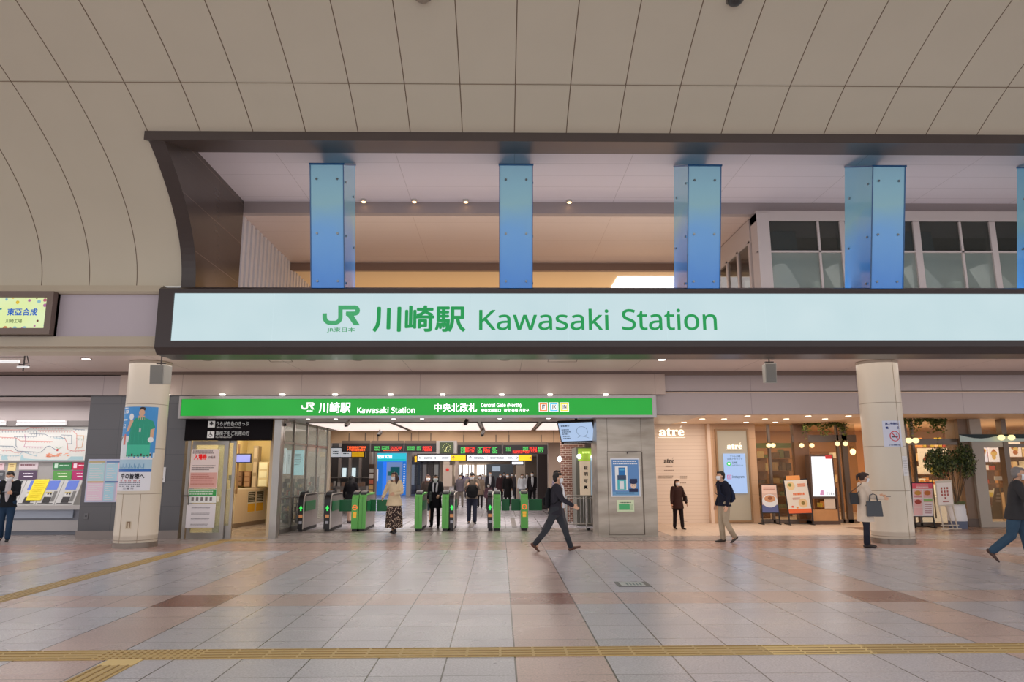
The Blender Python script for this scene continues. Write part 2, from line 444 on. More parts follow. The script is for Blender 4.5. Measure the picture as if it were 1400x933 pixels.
# ---- upper level seen through the opening
cpan = line_mat('ceiling_panels_white', (222, 210, 212), (190, 176, 176), .45, [(1, 13.1, .62, .012), (0, .3, 2.4, .012)], .02)
cpan2 = line_mat('ceiling_panels_gloss', (214, 192, 182), (196, 170, 158), .22, [(1, 15.9, .7, .012), (0, .3, 2.4, .012)], .02)
struct(M(cpan).box(XL-.3, 13.15, 7.9, 26, 15.9, 8.1).build('ceiling', origin=False), 'white panelled ceiling above the blue pillars')
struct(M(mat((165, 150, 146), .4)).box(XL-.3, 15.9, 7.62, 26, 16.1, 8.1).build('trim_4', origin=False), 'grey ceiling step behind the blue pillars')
struct(M(cpan2).box(XL-.3, 16.1, 7.64, 26, 20.1, 7.9).build('ceiling', origin=False), 'glossy inner ceiling of the upper floor')
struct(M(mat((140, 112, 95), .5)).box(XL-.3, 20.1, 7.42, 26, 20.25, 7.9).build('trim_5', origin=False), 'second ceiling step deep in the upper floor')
struct(M(mat((232, 205, 165), .5)).box(XL-.3, 20.25, 7.5, 26, 27, 7.7).build('ceiling', origin=False), 'orange lit ceiling at the back of the upper floor')
sx0 = G(846, 376, 7.48); sx1 = G(838, 391, 7.48)
m = M(mat((245, 245, 250), emis=2.2)); m.poly([(sx0[0], 21.0, 7.48), (9, 21.0, 7.48), (9, 27, 7.48), (sx0[0], 27, 7.48)])
struct(m.build('window_1', origin=False), 'bright white skylight at the back of the upper floor')
struct(M(mat((225, 185, 140), .6)).box(XL-.3, 27, 4.5, 26, 27.2, 7.7).build('wall_upper_back', origin=False))
m = M(mat((226, 220, 220), .5))
yy = 15.92
while yy < 26.9:
    m.box(XL-.2, yy, 4.6, XL+.12, yy+.16, 7.66); m.box(XL-.2, yy+.16, 4.6, XL+.06, yy+.30, 7.66); yy += .30
struct(m.build('wall_upper_left', origin=False), 'white ribbed metal wall on the upper floor')
struct(M(mat((170, 160, 150))).box(XL-.4, 13.9, 4.3, 26, 27, 4.5).build('floor', origin=False), 'upper floor slab hidden behind the station sign')
# gallery room with windows on the right
GYY = 15.8; rx0 = W(1034, 300, GYY)[0]; beige = mat((205, 190, 182), .5)
def zr(py, Y, px=1150): return W(px, py, Y)[2]
m = M(beige)
m.box(rx0, GYY, zr(302, GYY), 26, 15.89, zr(288.5, GYY)); m.box(rx0, 15.89, zr(302, GYY), 26, 16.2, 7.61)                    # band
m.box(rx0, GYY-.02, 4.5, W(1054, 345, GYY)[0], 16.2, 7.61)          # corner post
for a, b in ((1151, 1158), (1252, 1261), (1357, 1365)):
    m.box(W(a, 345, GYY)[0], GYY-.01, 4.5, W(b, 345, GYY)[0], 16.0, 7.4)
for a in (1121.5, 1317, 1440): m.box(W(a-1.5, 345, GYY)[0], GYY, 4.5, W(a+1.5, 345, GYY)[0], GYY+.1, 7.4)
zt = zr(344, GYY); m.box(rx0, GYY, zt-.02, 26, GYY+.1, zt+.02)
for a in range(5):                                                  # side face mullions
    ya = 16.35+a*.85; m.box(rx0, ya, 4.5, rx0+.08, ya+.12, 7.1)
m.box(rx0, 16.3, 7.05, rx0+.1, 20.1, 7.62)
struct(m.build('wall_gallery', origin=False), 'pale framed window wall of the gallery room on the upper floor')
struct(M(glass((60, 62, 58), .25)).box(rx0+.1, GYY+.04, zt, 26, GYY+.06, zr(302, GYY)).build('window_2', origin=False), 'dark upper gallery window panes')
struct(M(glass((150, 160, 152), .42, .1)).box(rx0+.1, GYY+.04, 4.5, 26, GYY+.06, zt).build('window_3', origin=False), 'frosted lower gallery window panes')
struct(M(glass((90, 70, 60), .55)).box(rx0+.03, 16.4, 4.5, rx0+.05, 20, 7.05).build('window_4', origin=False), 'side window of the gallery room')
m = M(mat((92, 88, 80), .6)); m.box(rx0+.2, 19.6, 4.5, 26, 19.8, 7.6)
for a in range(14): m.use(mat((170, 178, 168), .5)).box(rx0+.9+a*1.0, 19.3, 4.5, rx0+1.15+a*1.0, 19.6, 6.9)
struct(m.build('wall_gallery_back', origin=False))
for a, b in ((1064, 1080), (1142, 1166), (1250, 1275), (1345, 1372)):
    x0 = W(a, 380, 17)[0]; x1 = W(b, 380, 17)[0]; m = M(mat((235, 235, 232), .4, emis=.35))
    z0 = W(1100, 392, 17)[2]; z1 = W(1100, 361, 17)[2]
    m.prism([(x0, 17, z1), (x0+.22, 17, z1), (x1+.25, 17, z0), (x1-.2, 17, z0)], (0, .5, 0))
    t = m.build('slanted_panel'); tag(t, {1064: 'white slanted panel behind the first gallery window pane', 1142: 'white slanted panel behind the gallery window left of the fourth blue pillar', 1250: 'white slanted panel behind the gallery window right of the fourth blue pillar', 1345: 'white slanted panel behind the last gallery window'}[a], 'panel', 'slanted panels behind the gallery windows')

# ---- fascia with cornices left of the sign
xf = W(222, 430, YF)[0]
def zf(py, Y=YF, px=150): return W(px, py, Y)[2]
cream = mat((205, 190, 168), .5, noise=.03, nscale=1); lilac = mat((205, 192, 200), .5, noise=.02, nscale=1)
m = M(cream)
m.prism([(-26, YF-.06, zf(403)), (-26, YF-.1, zf(400)), (-26, YF-.06, zf(391.5)), (-26, YF+.5, zf(391.5)), (-26, YF+.5, zf(403))], (xf+26, 0, 0))
struct(m.build('trim_6', origin=False), 'cream cornice under the vault')
struct(M(lilac).box(-26, YF, zf(461), xf, YF+.4, zf(403)).build('wall_fascia', origin=False), 'pale lilac fascia band left of the station sign')
m = M(cream); m.box(-26, YF-.06, zf(475), xf, YF+.5, zf(461)); m.box(-26, YF+.05, zf(480), xf, YF+.6, zf(475))
struct(m.build('trim_7', origin=False), 'cream lower moulding under the fascia')
struct(M(cream).box(xf, YF+.2, 4.05, 26, YF+.6, 4.95).build('trim_8', origin=False), 'fascia beam behind the station sign')
ZS = 4.05
soff = line_mat('soffit_panels', (222, 204, 196), (165, 145, 138), .45, [(0, .5, 2.7, .012)], .02)
struct(M(soff).box(-26, YF+.1, ZS, 26, YW+.1, ZS+.12).build('ceiling', origin=False), 'low soffit behind the station sign')
# ---- upper wall over the gates
wl = line_mat('upper_wall_panels', (196, 178, 168), (160, 142, 134), .5, [(0, .95, 2.95, .012)], .02)
wl2 = line_mat('upper_wall_grey', (178, 166, 166), (145, 134, 134), .5, [(0, .95, 2.7, .012)], .02)
def zw(py, px=700): return W(px, py, YW)[2]
xst = W(908, 520, YW)[0]
zl = zw(540.5, 560); zm = zw(536, 1100); zb = zw(566, 1150)
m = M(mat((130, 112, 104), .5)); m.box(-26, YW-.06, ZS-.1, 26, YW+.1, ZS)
struct(m.build('trim_9', origin=False), 'dark strip along the top of the station wall')
struct(M(wl).box(W(222, 520, YW)[0]-1.0, YW-.08, zl, xst, YW+.3, ZS-.08).build('wall_front', origin=False), 'pinkish beige panelled wall above the green station sign')
struct(M(wl2).box(xst, YW, zm, 26, YW+.3, ZS-.08).build('wall_front', origin=False), 'grey panelled wall above the shop front')
m = M(wl2).box(xst-.3, YW+.02, zb, 26, YW+.3, zm-.02); m.use(mat((225, 200, 180))).box(xst-.3, YW, zm-.02, 26, YW+.06, zm+.02)
struct(m.build('trim_10', origin=False), 'lower grey band above the shop front')
struct(M(wl2).box(-26, YW-.06, zl, W(222, 520, YW)[0]-1.0, YW+.3, ZS-.08).build('wall_front', origin=False), 'grey panelled wall above the ticket machines')

# ---- dark slate wall left of the office door
slate = line_mat('slate_tiles', (98, 98, 102), (80, 80, 84), .42, [(2, .15, .62, .01), (0, .2, 1.2, .01)], .06)
xs0 = W(115, 635, YW)[0]; xs1 = W(250.5, 640, YW)[0]
struct(M(slate).box(xs0, YW, 0, xs1, YW+.35, zl+.02).build('wall_slate', origin=False), 'dark slate tiled wall behind the left column')
struct(M(mat((150, 140, 136), .4)).box(xs0-.02, YW-.03, 0, xs1, YW, W(170, 726, YW)[2]).build('baseboard_left', origin=False), 'pale grey skirting under the slate wall')
# ticket machine recess shell
YT = 19.2
xt1 = xs0+.05
struct(M(mat((196, 182, 180), .5, noise=.04, nscale=1)).box(-24, YT, W(60, 586, YT)[2], xt1+1, YT+.2, 4.0).build('wall_ticket', origin=False), 'pale wall above the route map')
struct(M(mat((196, 182, 180), .5)).box(-24, YW, zl, xs0, YT, zl+.1).build('ceiling', origin=False), 'ceiling over the ticket machines')
struct(M(mat((150, 150, 152), .4)).box(xs0-.02, YW+.3, 0, xs0+.1, YT+.2, zl).build('wall_ticket_side', origin=False))
# ---- office shell
yel = mat((240, 220, 165), .6, noise=.03)
m = M(yel); m.box(xs1-.3, 22.5, 0, W(376, 650, 22.5)[0], 22.65, 2.9); struct(M(yel).box(xs1-.3, 17.9, 0, xs1-.2, 22.5, 2.9).build('wall_office_left', origin=False))
struct(m.build('wall_office', origin=False), 'warm yellow walls inside the ticket office')
struct(M(mat((245, 235, 215))).box(xs1-.3, 17.7, 2.9, XG-.1, 23.2, 3.0).build('ceiling', origin=False), 'warm white ceiling of the ticket office')
qa, qb = W(372, 650, 18.0), W(376, 650, 22.6)
struct(M(mat((230, 205, 170), .6)).prism([(qa[0], 18.0, 0), (qb[0], 22.6, 0), (qb[0]-.08, 22.6, 0), (qa[0]-.08, 18.0, 0)], (0, 0, 2.9)).build('wall_office_right', origin=False))
# ---- gate hall
ZC = 2.95
struct(M(mat((190, 182, 178), .35)).box(XG-.3, YW+.1, ZC, 5.2, 24.5, ZC+.15).build('ceiling', origin=False), 'ceiling over the ticket gates')
x0, z0, x1, z1 = R4(440, 589.5, 775, 605.5, 24.5)
struct(M(line_mat('hall_beam', (214, 176, 138), (160, 130, 104), .5, [(0, .3, 1.55, .015)], .02)).box(-12, 24.5, z0, 6, 24.9, z1+.3).build('trim_11', origin=False), 'beige beam across the gate hall')
struct(M(mat((206, 190, 172), .5)).box(-12.2, 24.9, 2.72, 6, 72, 2.85).build('ceiling', origin=False), 'long ceiling of the passage beyond')
struct(M(mat((205, 192, 178), .5)).box(-12.3, 25, 0, -12, 72, 2.8).build('wall_passage_left', origin=False))
struct(M(mat((110, 84, 74), .5)).box(4.9, 27, 0, 5.2, 72, 2.8).build('wall_passage_right', origin=False), 'dark brown right wall of the passage')
struct(M(mat((206, 188, 168), .5)).box(-12, 70, 0, 5, 70.3, 2.8).build('wall_passage_back', origin=False), 'far beige end wall of the passage')
struct(M(mat((200, 185, 165), .5)).box(-12.2, 24.4, 0, XG-.2, 24.6, 2.95).build('wall_shop_left', origin=False))
# ---- alcove shell
ZA = W(1000, 566, YW)[2]-.01
struct(M(mat((240, 215, 190), .5)).box(XP1-.1, YW+.3, ZA, 9.6, 21.8, ZA+.15).build('ceiling', origin=False), 'warm cream ceiling of the shop entrance alcove')
struct(M(mat((225, 190, 155), .5)).box(9.6, YW+.3, 2.99, 30, 26.8, 3.14).build('ceiling', origin=False), 'ceiling inside the shop')
struct(M(mat((225, 190, 155), .5)).box(6.9, 21.8, 2.99, 9.6, 26.8, 3.14).build('ceiling', origin=False), 'ceiling behind the shop windows')
lw = line_mat('lined_wall', (240, 220, 202), (220, 196, 176), .45, [(2, 0, .105, .01)], .01)
xa1 = W(967, 650, 21.7)[0]
struct(M(lw).box(XP1-.1, 21.7, 0, xa1, 21.9, 3).build('wall_alcove', origin=False), 'cream wall with fine horizontal lines in the entrance alcove')
struct(M(mat((235, 210, 190), .5)).box(xa1, 21.5, 0, W(974, 650, 21.5)[0], 21.9, 3).build('trim_12', origin=False), 'cream corner post of the alcove')
xw1 = W(1036, 650, 21.5)[0]
struct(M(line_mat('wood_wall', (208, 170, 135), (180, 142, 110), .45, [(2, 0, .42, .006), (0, 0, .5, .006)], .06)).box(W(974, 650, 21.5)[0], 21.5, 0, xw1, 21.9, 3).build('wall_wood', origin=False), 'light wood panelled wall around the tall beige sign panel')
struct(M(mat((185, 150, 120), .5)).box(XP1-.1, YW+.3, 0, XP1+.02, 21.8, 3).build('wall_alcove_left', origin=False))
struct(M(mat((180, 128, 84), .5, emis=.08, noise=.1, nscale=1.5)).box(6.8, 26.5, 0, 30, 26.8, 3).build('wall_shop_back', origin=False), 'warm orange brown back wall of the shop')  # slight emission put into the wall colour to make the shop glow
# ================================================================== BIG STATION SIGN
YS = 13.25
zsb = W(700, 483.5, YS)[2]; zst = W(700, 392.5, YS)[2]; xsl = W(214.5, 440, YS)[0]
x0, z0, x1, z1 = R4(236, 401.5, 1120, 466, YS); xr = 15.5
brown = mat((66, 54, 52), .3, metal=.2, noise=.08, nscale=2)
sg = thing('station_sign', 'long illuminated pale blue station sign with green lettering in a dark brown frame', 'sign', (2, YS, zsb))
m = M(brown)
prof = lambda x: [(x, YS, zsb+.14), (x, YS, z0), (x, YS+.75, z0), (x, YS+.75, zsb), (x, YS+.1, zsb)]
m.prism([(xsl, YS-.02, zsb+.12), (xsl, YS-.02, z0), (xsl, YS+.75, z0), (xsl, YS+.75, zsb), (xsl, YS+.1, zsb)], (xr-xsl, 0, 0))
m.box(xsl, YS-.02, z0, x0, YS+.75, z1); m.prism([(xsl, YS-.02, z1), (xsl, YS-.02, zst-.05), (xsl, YS+.05, zst), (xsl, YS+.75, zst), (xsl, YS+.75, z1)], (xr-xsl, 0, 0))
m.box(x0, YS+.5, z0, xr, YS+.75, z1)
m.build('frame', sg)
def sign_face(c, c2, e):
    m = bpy.data.materials.new('backlit_panel'); m.use_nodes = True; nt = m.node_tree; b = nt.nodes['Principled BSDF']
    tc = nt.nodes.new('ShaderNodeTexCoord'); n = nt.nodes.new('ShaderNodeTexNoise'); n.inputs['Scale'].default_value = .8
    nt.links.new(tc.outputs['Object'], n.inputs['Vector'])
    mix = nt.nodes.new('ShaderNodeMix'); mix.data_type = 'RGBA'; mix.inputs[6].default_value = lin(c); mix.inputs[7].default_value = lin(c2)
    nt.links.new(n.outputs['Fac'], mix.inputs[0])
    nt.links.new(mix.outputs[2], b.inputs['Emission Color']); b.inputs['Emission Strength'].default_value = e
    b.inputs['Base Color'].default_value = (.02, .02, .02, 1); b.inputs['Roughness'].default_value = .35; b.inputs['Specular IOR Level'].default_value = .2
    return m
face = sign_face((196, 222, 228), (214, 234, 238), .92)
m = M(face); js = [236]+[373+134.7*k for k in range(12)]
jx = [x0]+[W(p, 435, YS)[0] for p in js[1:]]
for a, b in zip(jx, [min(q_, xr-.05) for q_ in jx[1:]]): m.box(a+.0015, YS+.01, z0, b-.0015, YS+.05, z1)
m.build('lit_panel', sg)
gtx = mat((56, 148, 94), .5, emis=.75)
def Bz(x, y): # zoomed crop coordinates -> picture pixels
    return 400+x/4.375, 390+y/4.375
def jr_logo(m, ax, ay, sx, sy, Y, yo):
    """the railway company's two letter mark: strokes given in a 227 x 122 box"""
    def q(x, y):
        p = W(ax+x*sx, ay+y*sy, Y); return (p[0], p[2])
    w = 26*sx*Y/F*1.02
    def arc(cx, cy, r, a0, a1, n=8): return [(cx+r*cos(radians(a0+(a1-a0)*i/n)), cy+r*sin(radians(a0+(a1-a0)*i/n))) for i in range(n+1)]
    path = [(13, 48), (13, 68)]+arc(48, 70, 35, 180, 90)+arc(72, 70, 35, 90, 0)+[(107, 13), (190, 13)]+arc(192, 31, 18.5, -90, 90)+[(140, 50)]
    m.stroke([q(*p) for p in path], w, Y-yo)
    m.poly([(q(x, y)[0], Y-yo-.0005, q(x, y)[1]) for x, y in ((137, 48), (178, 48), (223, 119), (187, 119))])
m = M(gtx); jr_logo(m, Bz(180, 122)[0], Bz(180, 122)[1], 1/4.375, 1/4.375, YS, .012); tag(m.build('logo', sg), 'green two letter railway mark')
word('lettering', 'JR東日本', (447.3, 448.2, 485.3, 455.2), YS, gtx, sg, .008, yo=.012, label='small green company name')
word('lettering', '川崎駅', (509.7, 417.9, 636.6, 454.5), YS, gtx, sg, .026, yo=.012, label='large green station name in Japanese characters')
word('lettering', sans('Kawasaki'), (655, 422.5, 832, 452), YS, gtx, sg, .010, yo=.012)
word('lettering', sans('Station'), (850, 422.5, 979.6, 452), YS, gtx, sg, .010, yo=.012)

# ================================================================== ADVERTISING SIGN ON THE LEFT
x0, z0, x1, z1 = R4(-120, 402, 80, 460, YF); x0i, z0i, x1i, z1i = R4(-112, 407, 72, 453, YF)
ad = thing('advertising_sign', 'yellow green illuminated company sign with blue characters in a bronze frame', 'sign', ((x0+x1)/2, YF-.2, z0))
m = M(mat((126, 108, 98), .3, metal=.4)); frame_m(m, x0, z0, x1, z1, .12, YF-.22, YF); m.box(x0, YF-.08, z0, x1, YF-.005, z1); m.build('frame', ad)
def grad_panel(c1, c2, e):
    m = sign_face(c1, c2, e); return m
m = M(sign_face((222, 236, 110), (232, 246, 226), .95)).box(x0+.12, YF-.14, z0+.12, x1-.12, YF-.09, z1-.12); m.build('lit_panel', ad)
word('lettering', '東亞合成', (17, 424, 58, 434), YF, mat((30, 110, 190), emis=.5), ad, .022, yo=.15)
word('lettering', '川崎工場', (15, 438.5, 37, 444), YF, mat((80, 120, 70), emis=.3), ad, .008, yo=.15)
m = M(mat((0, 140, 140), emis=.4)); Yp = YF-.15
for a in ((-10, 424, 0, 426.5), (-4, 426, 2, 433)): m.rect(*R4(*a, YF), Yp)
m.poly([(W(3, 424, YF)[0], Yp, W(3, 424, YF)[2]), (W(7, 424, YF)[0], Yp, W(7, 424, YF)[2]), (W(4, 434, YF)[0], Yp, W(4, 434, YF)[2]), (W(0, 434, YF)[0], Yp, W(0, 434, YF)[2])][::-1])
p = W(8.5, 425, YF); m.disc(p[0], p[2], .02, Yp, 10)
m.build('logo', ad)
rr = random.Random(3); m = M()
cs = [mat(c, emis=.4) for c in ((110, 60, 50), (235, 200, 60), (190, 120, 170), (210, 140, 90), (150, 200, 210), (200, 110, 130))]
for px, py, k in ((57, 409.5, 0), (25, 409, 1), (47, 413.5, 2), (68, 413, 5), (31, 416, 1), (58, 441, 0), (54, 448, 2), (4, 445, 0), (11, 408, 0), (16, 412, 4), (14, 451, 3), (68, 447, 4), (40, 451, 4), (21, 452, 5), (68, 420, 2), (42, 409, 5), (-20, 412, 1), (-40, 440, 2), (-60, 420, 0), (27, 451, 4), (60, 415, 4), (37, 451, 2)):
    p = W(px, py, YF); M(cs[k]).disc(p[0], p[2], rr.uniform(.02, .045), YF-.147, 10).build('printed_flower', ad)

# ================================================================== BLUE GLASS CLAD PILLARS
def pillar_mat():
    m = bpy.data.materials.new('blue_glass_cladding'); m.use_nodes = True; nt = m.node_tree; b = nt.nodes['Principled BSDF']
    tc = nt.nodes.new('ShaderNodeTexCoord'); sp = nt.nodes.new('ShaderNodeSeparateXYZ'); nt.links.new(tc.outputs['Object'], sp.inputs[0])
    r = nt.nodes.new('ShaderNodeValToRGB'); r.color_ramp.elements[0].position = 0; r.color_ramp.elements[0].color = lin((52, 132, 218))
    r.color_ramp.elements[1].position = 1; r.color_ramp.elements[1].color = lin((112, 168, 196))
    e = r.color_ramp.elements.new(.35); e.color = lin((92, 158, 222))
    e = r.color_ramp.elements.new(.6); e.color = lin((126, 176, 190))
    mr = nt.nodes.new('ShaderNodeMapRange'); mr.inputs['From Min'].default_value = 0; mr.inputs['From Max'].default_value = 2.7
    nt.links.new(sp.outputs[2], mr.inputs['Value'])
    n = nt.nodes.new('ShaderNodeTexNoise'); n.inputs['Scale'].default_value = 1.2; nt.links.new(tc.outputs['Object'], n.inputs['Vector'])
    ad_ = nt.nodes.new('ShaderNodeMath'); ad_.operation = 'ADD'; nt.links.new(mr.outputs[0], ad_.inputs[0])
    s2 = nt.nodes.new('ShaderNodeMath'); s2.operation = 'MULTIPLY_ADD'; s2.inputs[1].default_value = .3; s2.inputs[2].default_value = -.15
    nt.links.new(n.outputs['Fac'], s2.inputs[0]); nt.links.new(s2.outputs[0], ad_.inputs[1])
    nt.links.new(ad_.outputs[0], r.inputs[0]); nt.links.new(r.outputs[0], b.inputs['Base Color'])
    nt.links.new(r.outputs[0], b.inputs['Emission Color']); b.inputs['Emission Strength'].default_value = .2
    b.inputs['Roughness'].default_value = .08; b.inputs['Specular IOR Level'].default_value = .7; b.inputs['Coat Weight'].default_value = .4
    return m
pm = pillar_mat(); seam = mat((60, 110, 160), .3); bolt = mat((150, 160, 165), .3, metal=.6)
yt, yb = 12.75, 13.25
zt_ = W(700, 225.5, yt)[2]; zb_ = 5.1; px0 = [424, 683, 941, 1193, 1447]
PW = W(728, 225, yt)[0]-W(683, 225, yt)[0]
for k, p in enumerate(px0):
    xa = W(p, 225, yt)[0]; xb = xa+PW; D = 1.05; zk = 7.88
    t = thing('glass_clad_pillar', ['blue glass clad square pillar, first from the left under the upper opening', 'blue glass clad pillar above the Japanese station name, second from the left', 'blue glass clad pillar above the end of the word Station', 'blue glass clad pillar standing in front of the gallery windows', 'blue glass clad pillar cut by the right edge of the picture'][k], 'pillar', ((xa+xb)/2, (yt+yb)/2, zb_), group='blue glass clad pillars')
    z1_ = zt_
    A = [(xa, yb, zb_), (xb, yb, zb_), (xb, yb+D, zb_), (xa, yb+D, zb_)]; B = [(xa, yt, z1_), (xb, yt, z1_), (xb, yt+D, zk), (xa, yt+D, zk)]
    M(pm).hexa(A, B).build('glass_casing', t)
    m = M(seam)
    for a, b in ((0, 0), (1, 0)):
        q0, q1 = (A[0], B[0]) if a == 0 else (A[1], B[1]); m.bar((q0[0], q0[1]-.004, q0[2]), (q1[0], q1[1]-.004, q1[2]), .018)
    m.bar((xa-.02, yt-.01, z1_), (xb+.02, yt-.01, z1_), .03)
    for x in (xa, xb): m.bar((x, yt, z1_), (x, yt+D, zk), .03)
    m.build('edge_trim', t)
    for zz in (.23, .64, .97)[0:3]:
        zq = zb_+(z1_-zb_)*(1-(zz-.0)) if False else z1_-(.28 if zz == .23 else .28+1.02 if zz == .64 else 2.2)
        if zq < zb_+.1: continue
        yq = yb+(yt-yb)*(zq-zb_)/(z1_-zb_)
        for xx in (xa+.12, xb-.12):
            M(bolt).cyl((xx, yq-.02, zq), (xx, yq+.01, zq), .022, 10).build('bolt', t)
        sx = xb+.012 if k < 2 else xa-.012
        for dy in (.15, D-.15): M(bolt).cyl((sx-.012, yq+dy, zq), (sx+.012, yq+dy, zq), .022, 10).build('bolt', t)

# reflection glints on the upper ceiling, imitated by small glowing discs
glow = mat((255, 205, 140), emis=6)
for k, (px, lab) in enumerate(((567, 'between the first and second blue pillars, right one of two'), (498, 'just right of the first blue pillar'), (637, 'left of the second blue pillar'), (778, 'right of the second blue pillar'))):
    x = W(px, 284, 15.85)[0]
    t = M(mat((200, 190, 180))).cyl((x, 15.75, 7.84), (x, 15.75, 7.9), .07, 14); t.use(glow).cyl((x, 15.75, 7.83), (x, 15.75, 7.845), .045, 14)
    tag(t.build('ceiling_glint'), 'small warm painted ceiling glint '+lab, 'light', 'warm painted glints on the upper ceiling')

# ================================================================== SPEAKERS, SOFFIT LIGHTS
for (a, b, c, d, lab) in ((205, 499, 227, 526, 'grey box loudspeaker hanging from the soffit beside the left column'), (1046, 497, 1064, 524, 'grey box loudspeaker hanging from the soffit left of the right column')):
    Y = 14.7; x0, z0, x1, z1 = R4(a, b, c, d, Y); xm = (x0+x1)/2
    t = thing('hanging_loudspeaker', lab, 'speaker', (xm, Y+.12, z0), group='hanging loudspeakers')
    sgn = 1 if xm < 0 else -1
    M(mat((172, 168, 160), .5)).hexa([(x0, Y, z0), (x1-.04, Y, z0), (x1, Y+.26, z0+.03), (x0+.04, Y+.26, z0+.03)], [(x0, Y-.04, z1), (x1-.04, Y-.04, z1), (x1, Y+.26, z1), (x0+.04, Y+.26, z1)]).build('cabinet', t, bevel=.012)
    m = M(mat((140, 138, 132), .7, noise=.2, nscale=200)); m.hexa([(x0+.02, Y-.012, z0+.02), (x1-.06, Y-.012, z0+.02), (x1-.06, Y-.002, z0+.02), (x0+.02, Y-.002, z0+.02)], [(x0+.02, Y-.052, z1-.02), (x1-.06, Y-.052, z1-.02), (x1-.06, Y-.038, z1-.02), (x0+.02, Y-.038, z1-.02)]); m.build('grille', t)
    m = M(mat((70, 60, 58), .4, metal=.5)); m.cyl((xm, Y+.1, z1-.01), (xm, Y+.1, ZS), .015); m.box(xm-.09, Y+.07, z1+.03, xm+.09, Y+.13, z1+.05); m.cyl((xm, Y+.1, ZS-.02), (xm, Y+.1, ZS+.0), .05); m.build('bracket', t)
lamp_on = mat((255, 250, 240), emis=6)
for i, (px, py, on, lab) in enumerate(((118, 490.5, 1, 'lit round soffit downlight left of the left column'), (905, 491.5, 1, 'lit round soffit downlight near the end of the long sign lettering'), (690, 491.8, 0, 'unlit round soffit downlight above the middle of the green sign'), (489, 492, 0, 'unlit round soffit downlight above the green logo'), (425, 492, 0, 'small unlit round soffit fitting left of the green logo'), (1105, 489.5, 0, 'small unlit soffit fitting left of the right column'), (1302, 488, 0, 'unlit soffit fitting right of the right column'), (283, 492, 0, 'small unlit soffit fitting above the black office sign'))):
    x, y, z = G(px, py, ZS)
    t = thing('soffit_downlight', lab, 'light', (x, y, ZS), group='soffit downlights')
    M(mat((165, 148, 140))).tube([(x, y, ZS-.012), (x, y, ZS+.01)], .11, 18, cap=False).build('trim_ring', t)
    M(lamp_on if on else mat((140, 122, 114))).tube([(x, y, ZS-.016), (x, y, ZS-.012)], .085, 18, cap=False).build('lens', t)
m = M(mat((150, 128, 120)))
for a, b in ((364, 396), (750, 790)):
    q = [G(a, 489, ZS-.003), G(b, 489, ZS-.003), G(b+4 if b < 600 else b-2, 495, ZS-.003), G(a+6 if a < 600 else a-1, 495, ZS-.003)]
    for i in range(4): m.bar(q[i], q[(i+1) % 4], .015, .006)
struct(m.build('trim_13', origin=False), 'thin outlines of two access hatches in the soffit')
# hanging light bar at the far left
Y = 14.4; t = thing('hanging_track_light', 'white tube light on a dark bracket hanging from the soffit at the far left', 'light', (W(10, 495, Y)[0], Y, 3.8))
x0, z0, x1, z1 = R4(-40, 492, 26, 497, Y)
M(mat((240, 240, 240), emis=.6)).cyl((x0, Y, (z0+z1)/2), (x1, Y, (z0+z1)/2), .035).build('tube', t)
m = M(mat((60, 52, 50), .5)); xq = W(33, 496, Y)[0]; m.bar((xq, Y, z0-.16), (xq, Y, ZS), .02); m.bar((x0, Y, z1+.05), (xq, Y, z1+.05), .02); m.bar((xq-.1, Y, z0-.02), (xq+.12, Y, z0-.05), .02); m.tube([(xq-.15, Y, z1+.1), (xq+.03, Y, z1+.12), (xq+.1, Y, z1-.08), (xq+.02, Y, z0)], .012, 6); m.build('bracket', t)
M(mat((235, 235, 235), emis=.5)).box(xq-.12, Y-.03, z0-.1, xq+.1, Y+.03, z0-.06).build('lamp_head', t)

# ================================================================== GREEN GATE SIGN
YG = 17.35
x0, z0, x1, z1 = R4(245, 541.5, 897, 572, YG)
gs = thing('gate_sign', 'long bright green illuminated sign with white station and gate names above the ticket gates', 'sign', ((x0+x1)/2, YG, z0))
xi, zi, xj, zj = R4(248, 545.5, 891.5, 568.5, YG)
m = M(mat((176, 170, 168), .3, metal=.6))
m.box(x0, YG-.03, z0, xi, YG+.2, z1); m.box(xj, YG-.03, z0, x1, YG+.2, z1); m.box(xi, YG-.03, zj, xj, YG+.2, z1); m.box(xi, YG-.03, z0, xj, YG+.2, zi); m.box(xi, YG+.1, zi, xj, YG+.2, zj)
m.build('frame', gs)
M(sign_face((30, 160, 52), (38, 184, 66), .9)).box(xi, YG, zi, xj, YG+.05, zj).build('lit_panel', gs)
wt = mat((250, 252, 250), emis=.55)
m = M(wt); jr_logo(m, 411.9, 550.5, 18.2/227, 10/122, YG, .01); m.build('logo', gs)
word('lettering', 'JR東日本', (419.5, 561, 427.5, 563.6), YG, wt, gs, .01)
word('lettering', '川崎駅', (435.9, 550.5, 479.5, 564.8), YG, wt, gs, .014, yo=.008)
word('lettering', sans('Kawasaki Station'), (488.7, 556.9, 567.3, 565), YG, wt, gs, .01, yo=.008)
word('lettering', '中央北改札', (593.8, 551.8, 652.1, 563.5), YG, wt, gs, .012, yo=.008)
word('lettering', sans('Central Gate (North)'), (657.8, 551.4, 712.5, 558.4), YG, wt, gs, .008, yo=.008)
word('lettering', '中央北檢票口', (657.8, 559.1, 684.5, 563.6), YG, wt, gs, .012, yo=.008)
word('lettering', '중앙 북쪽 개찰구', (689, 559.1, 723, 563.6), YG, wt, gs, .012, yo=.008)
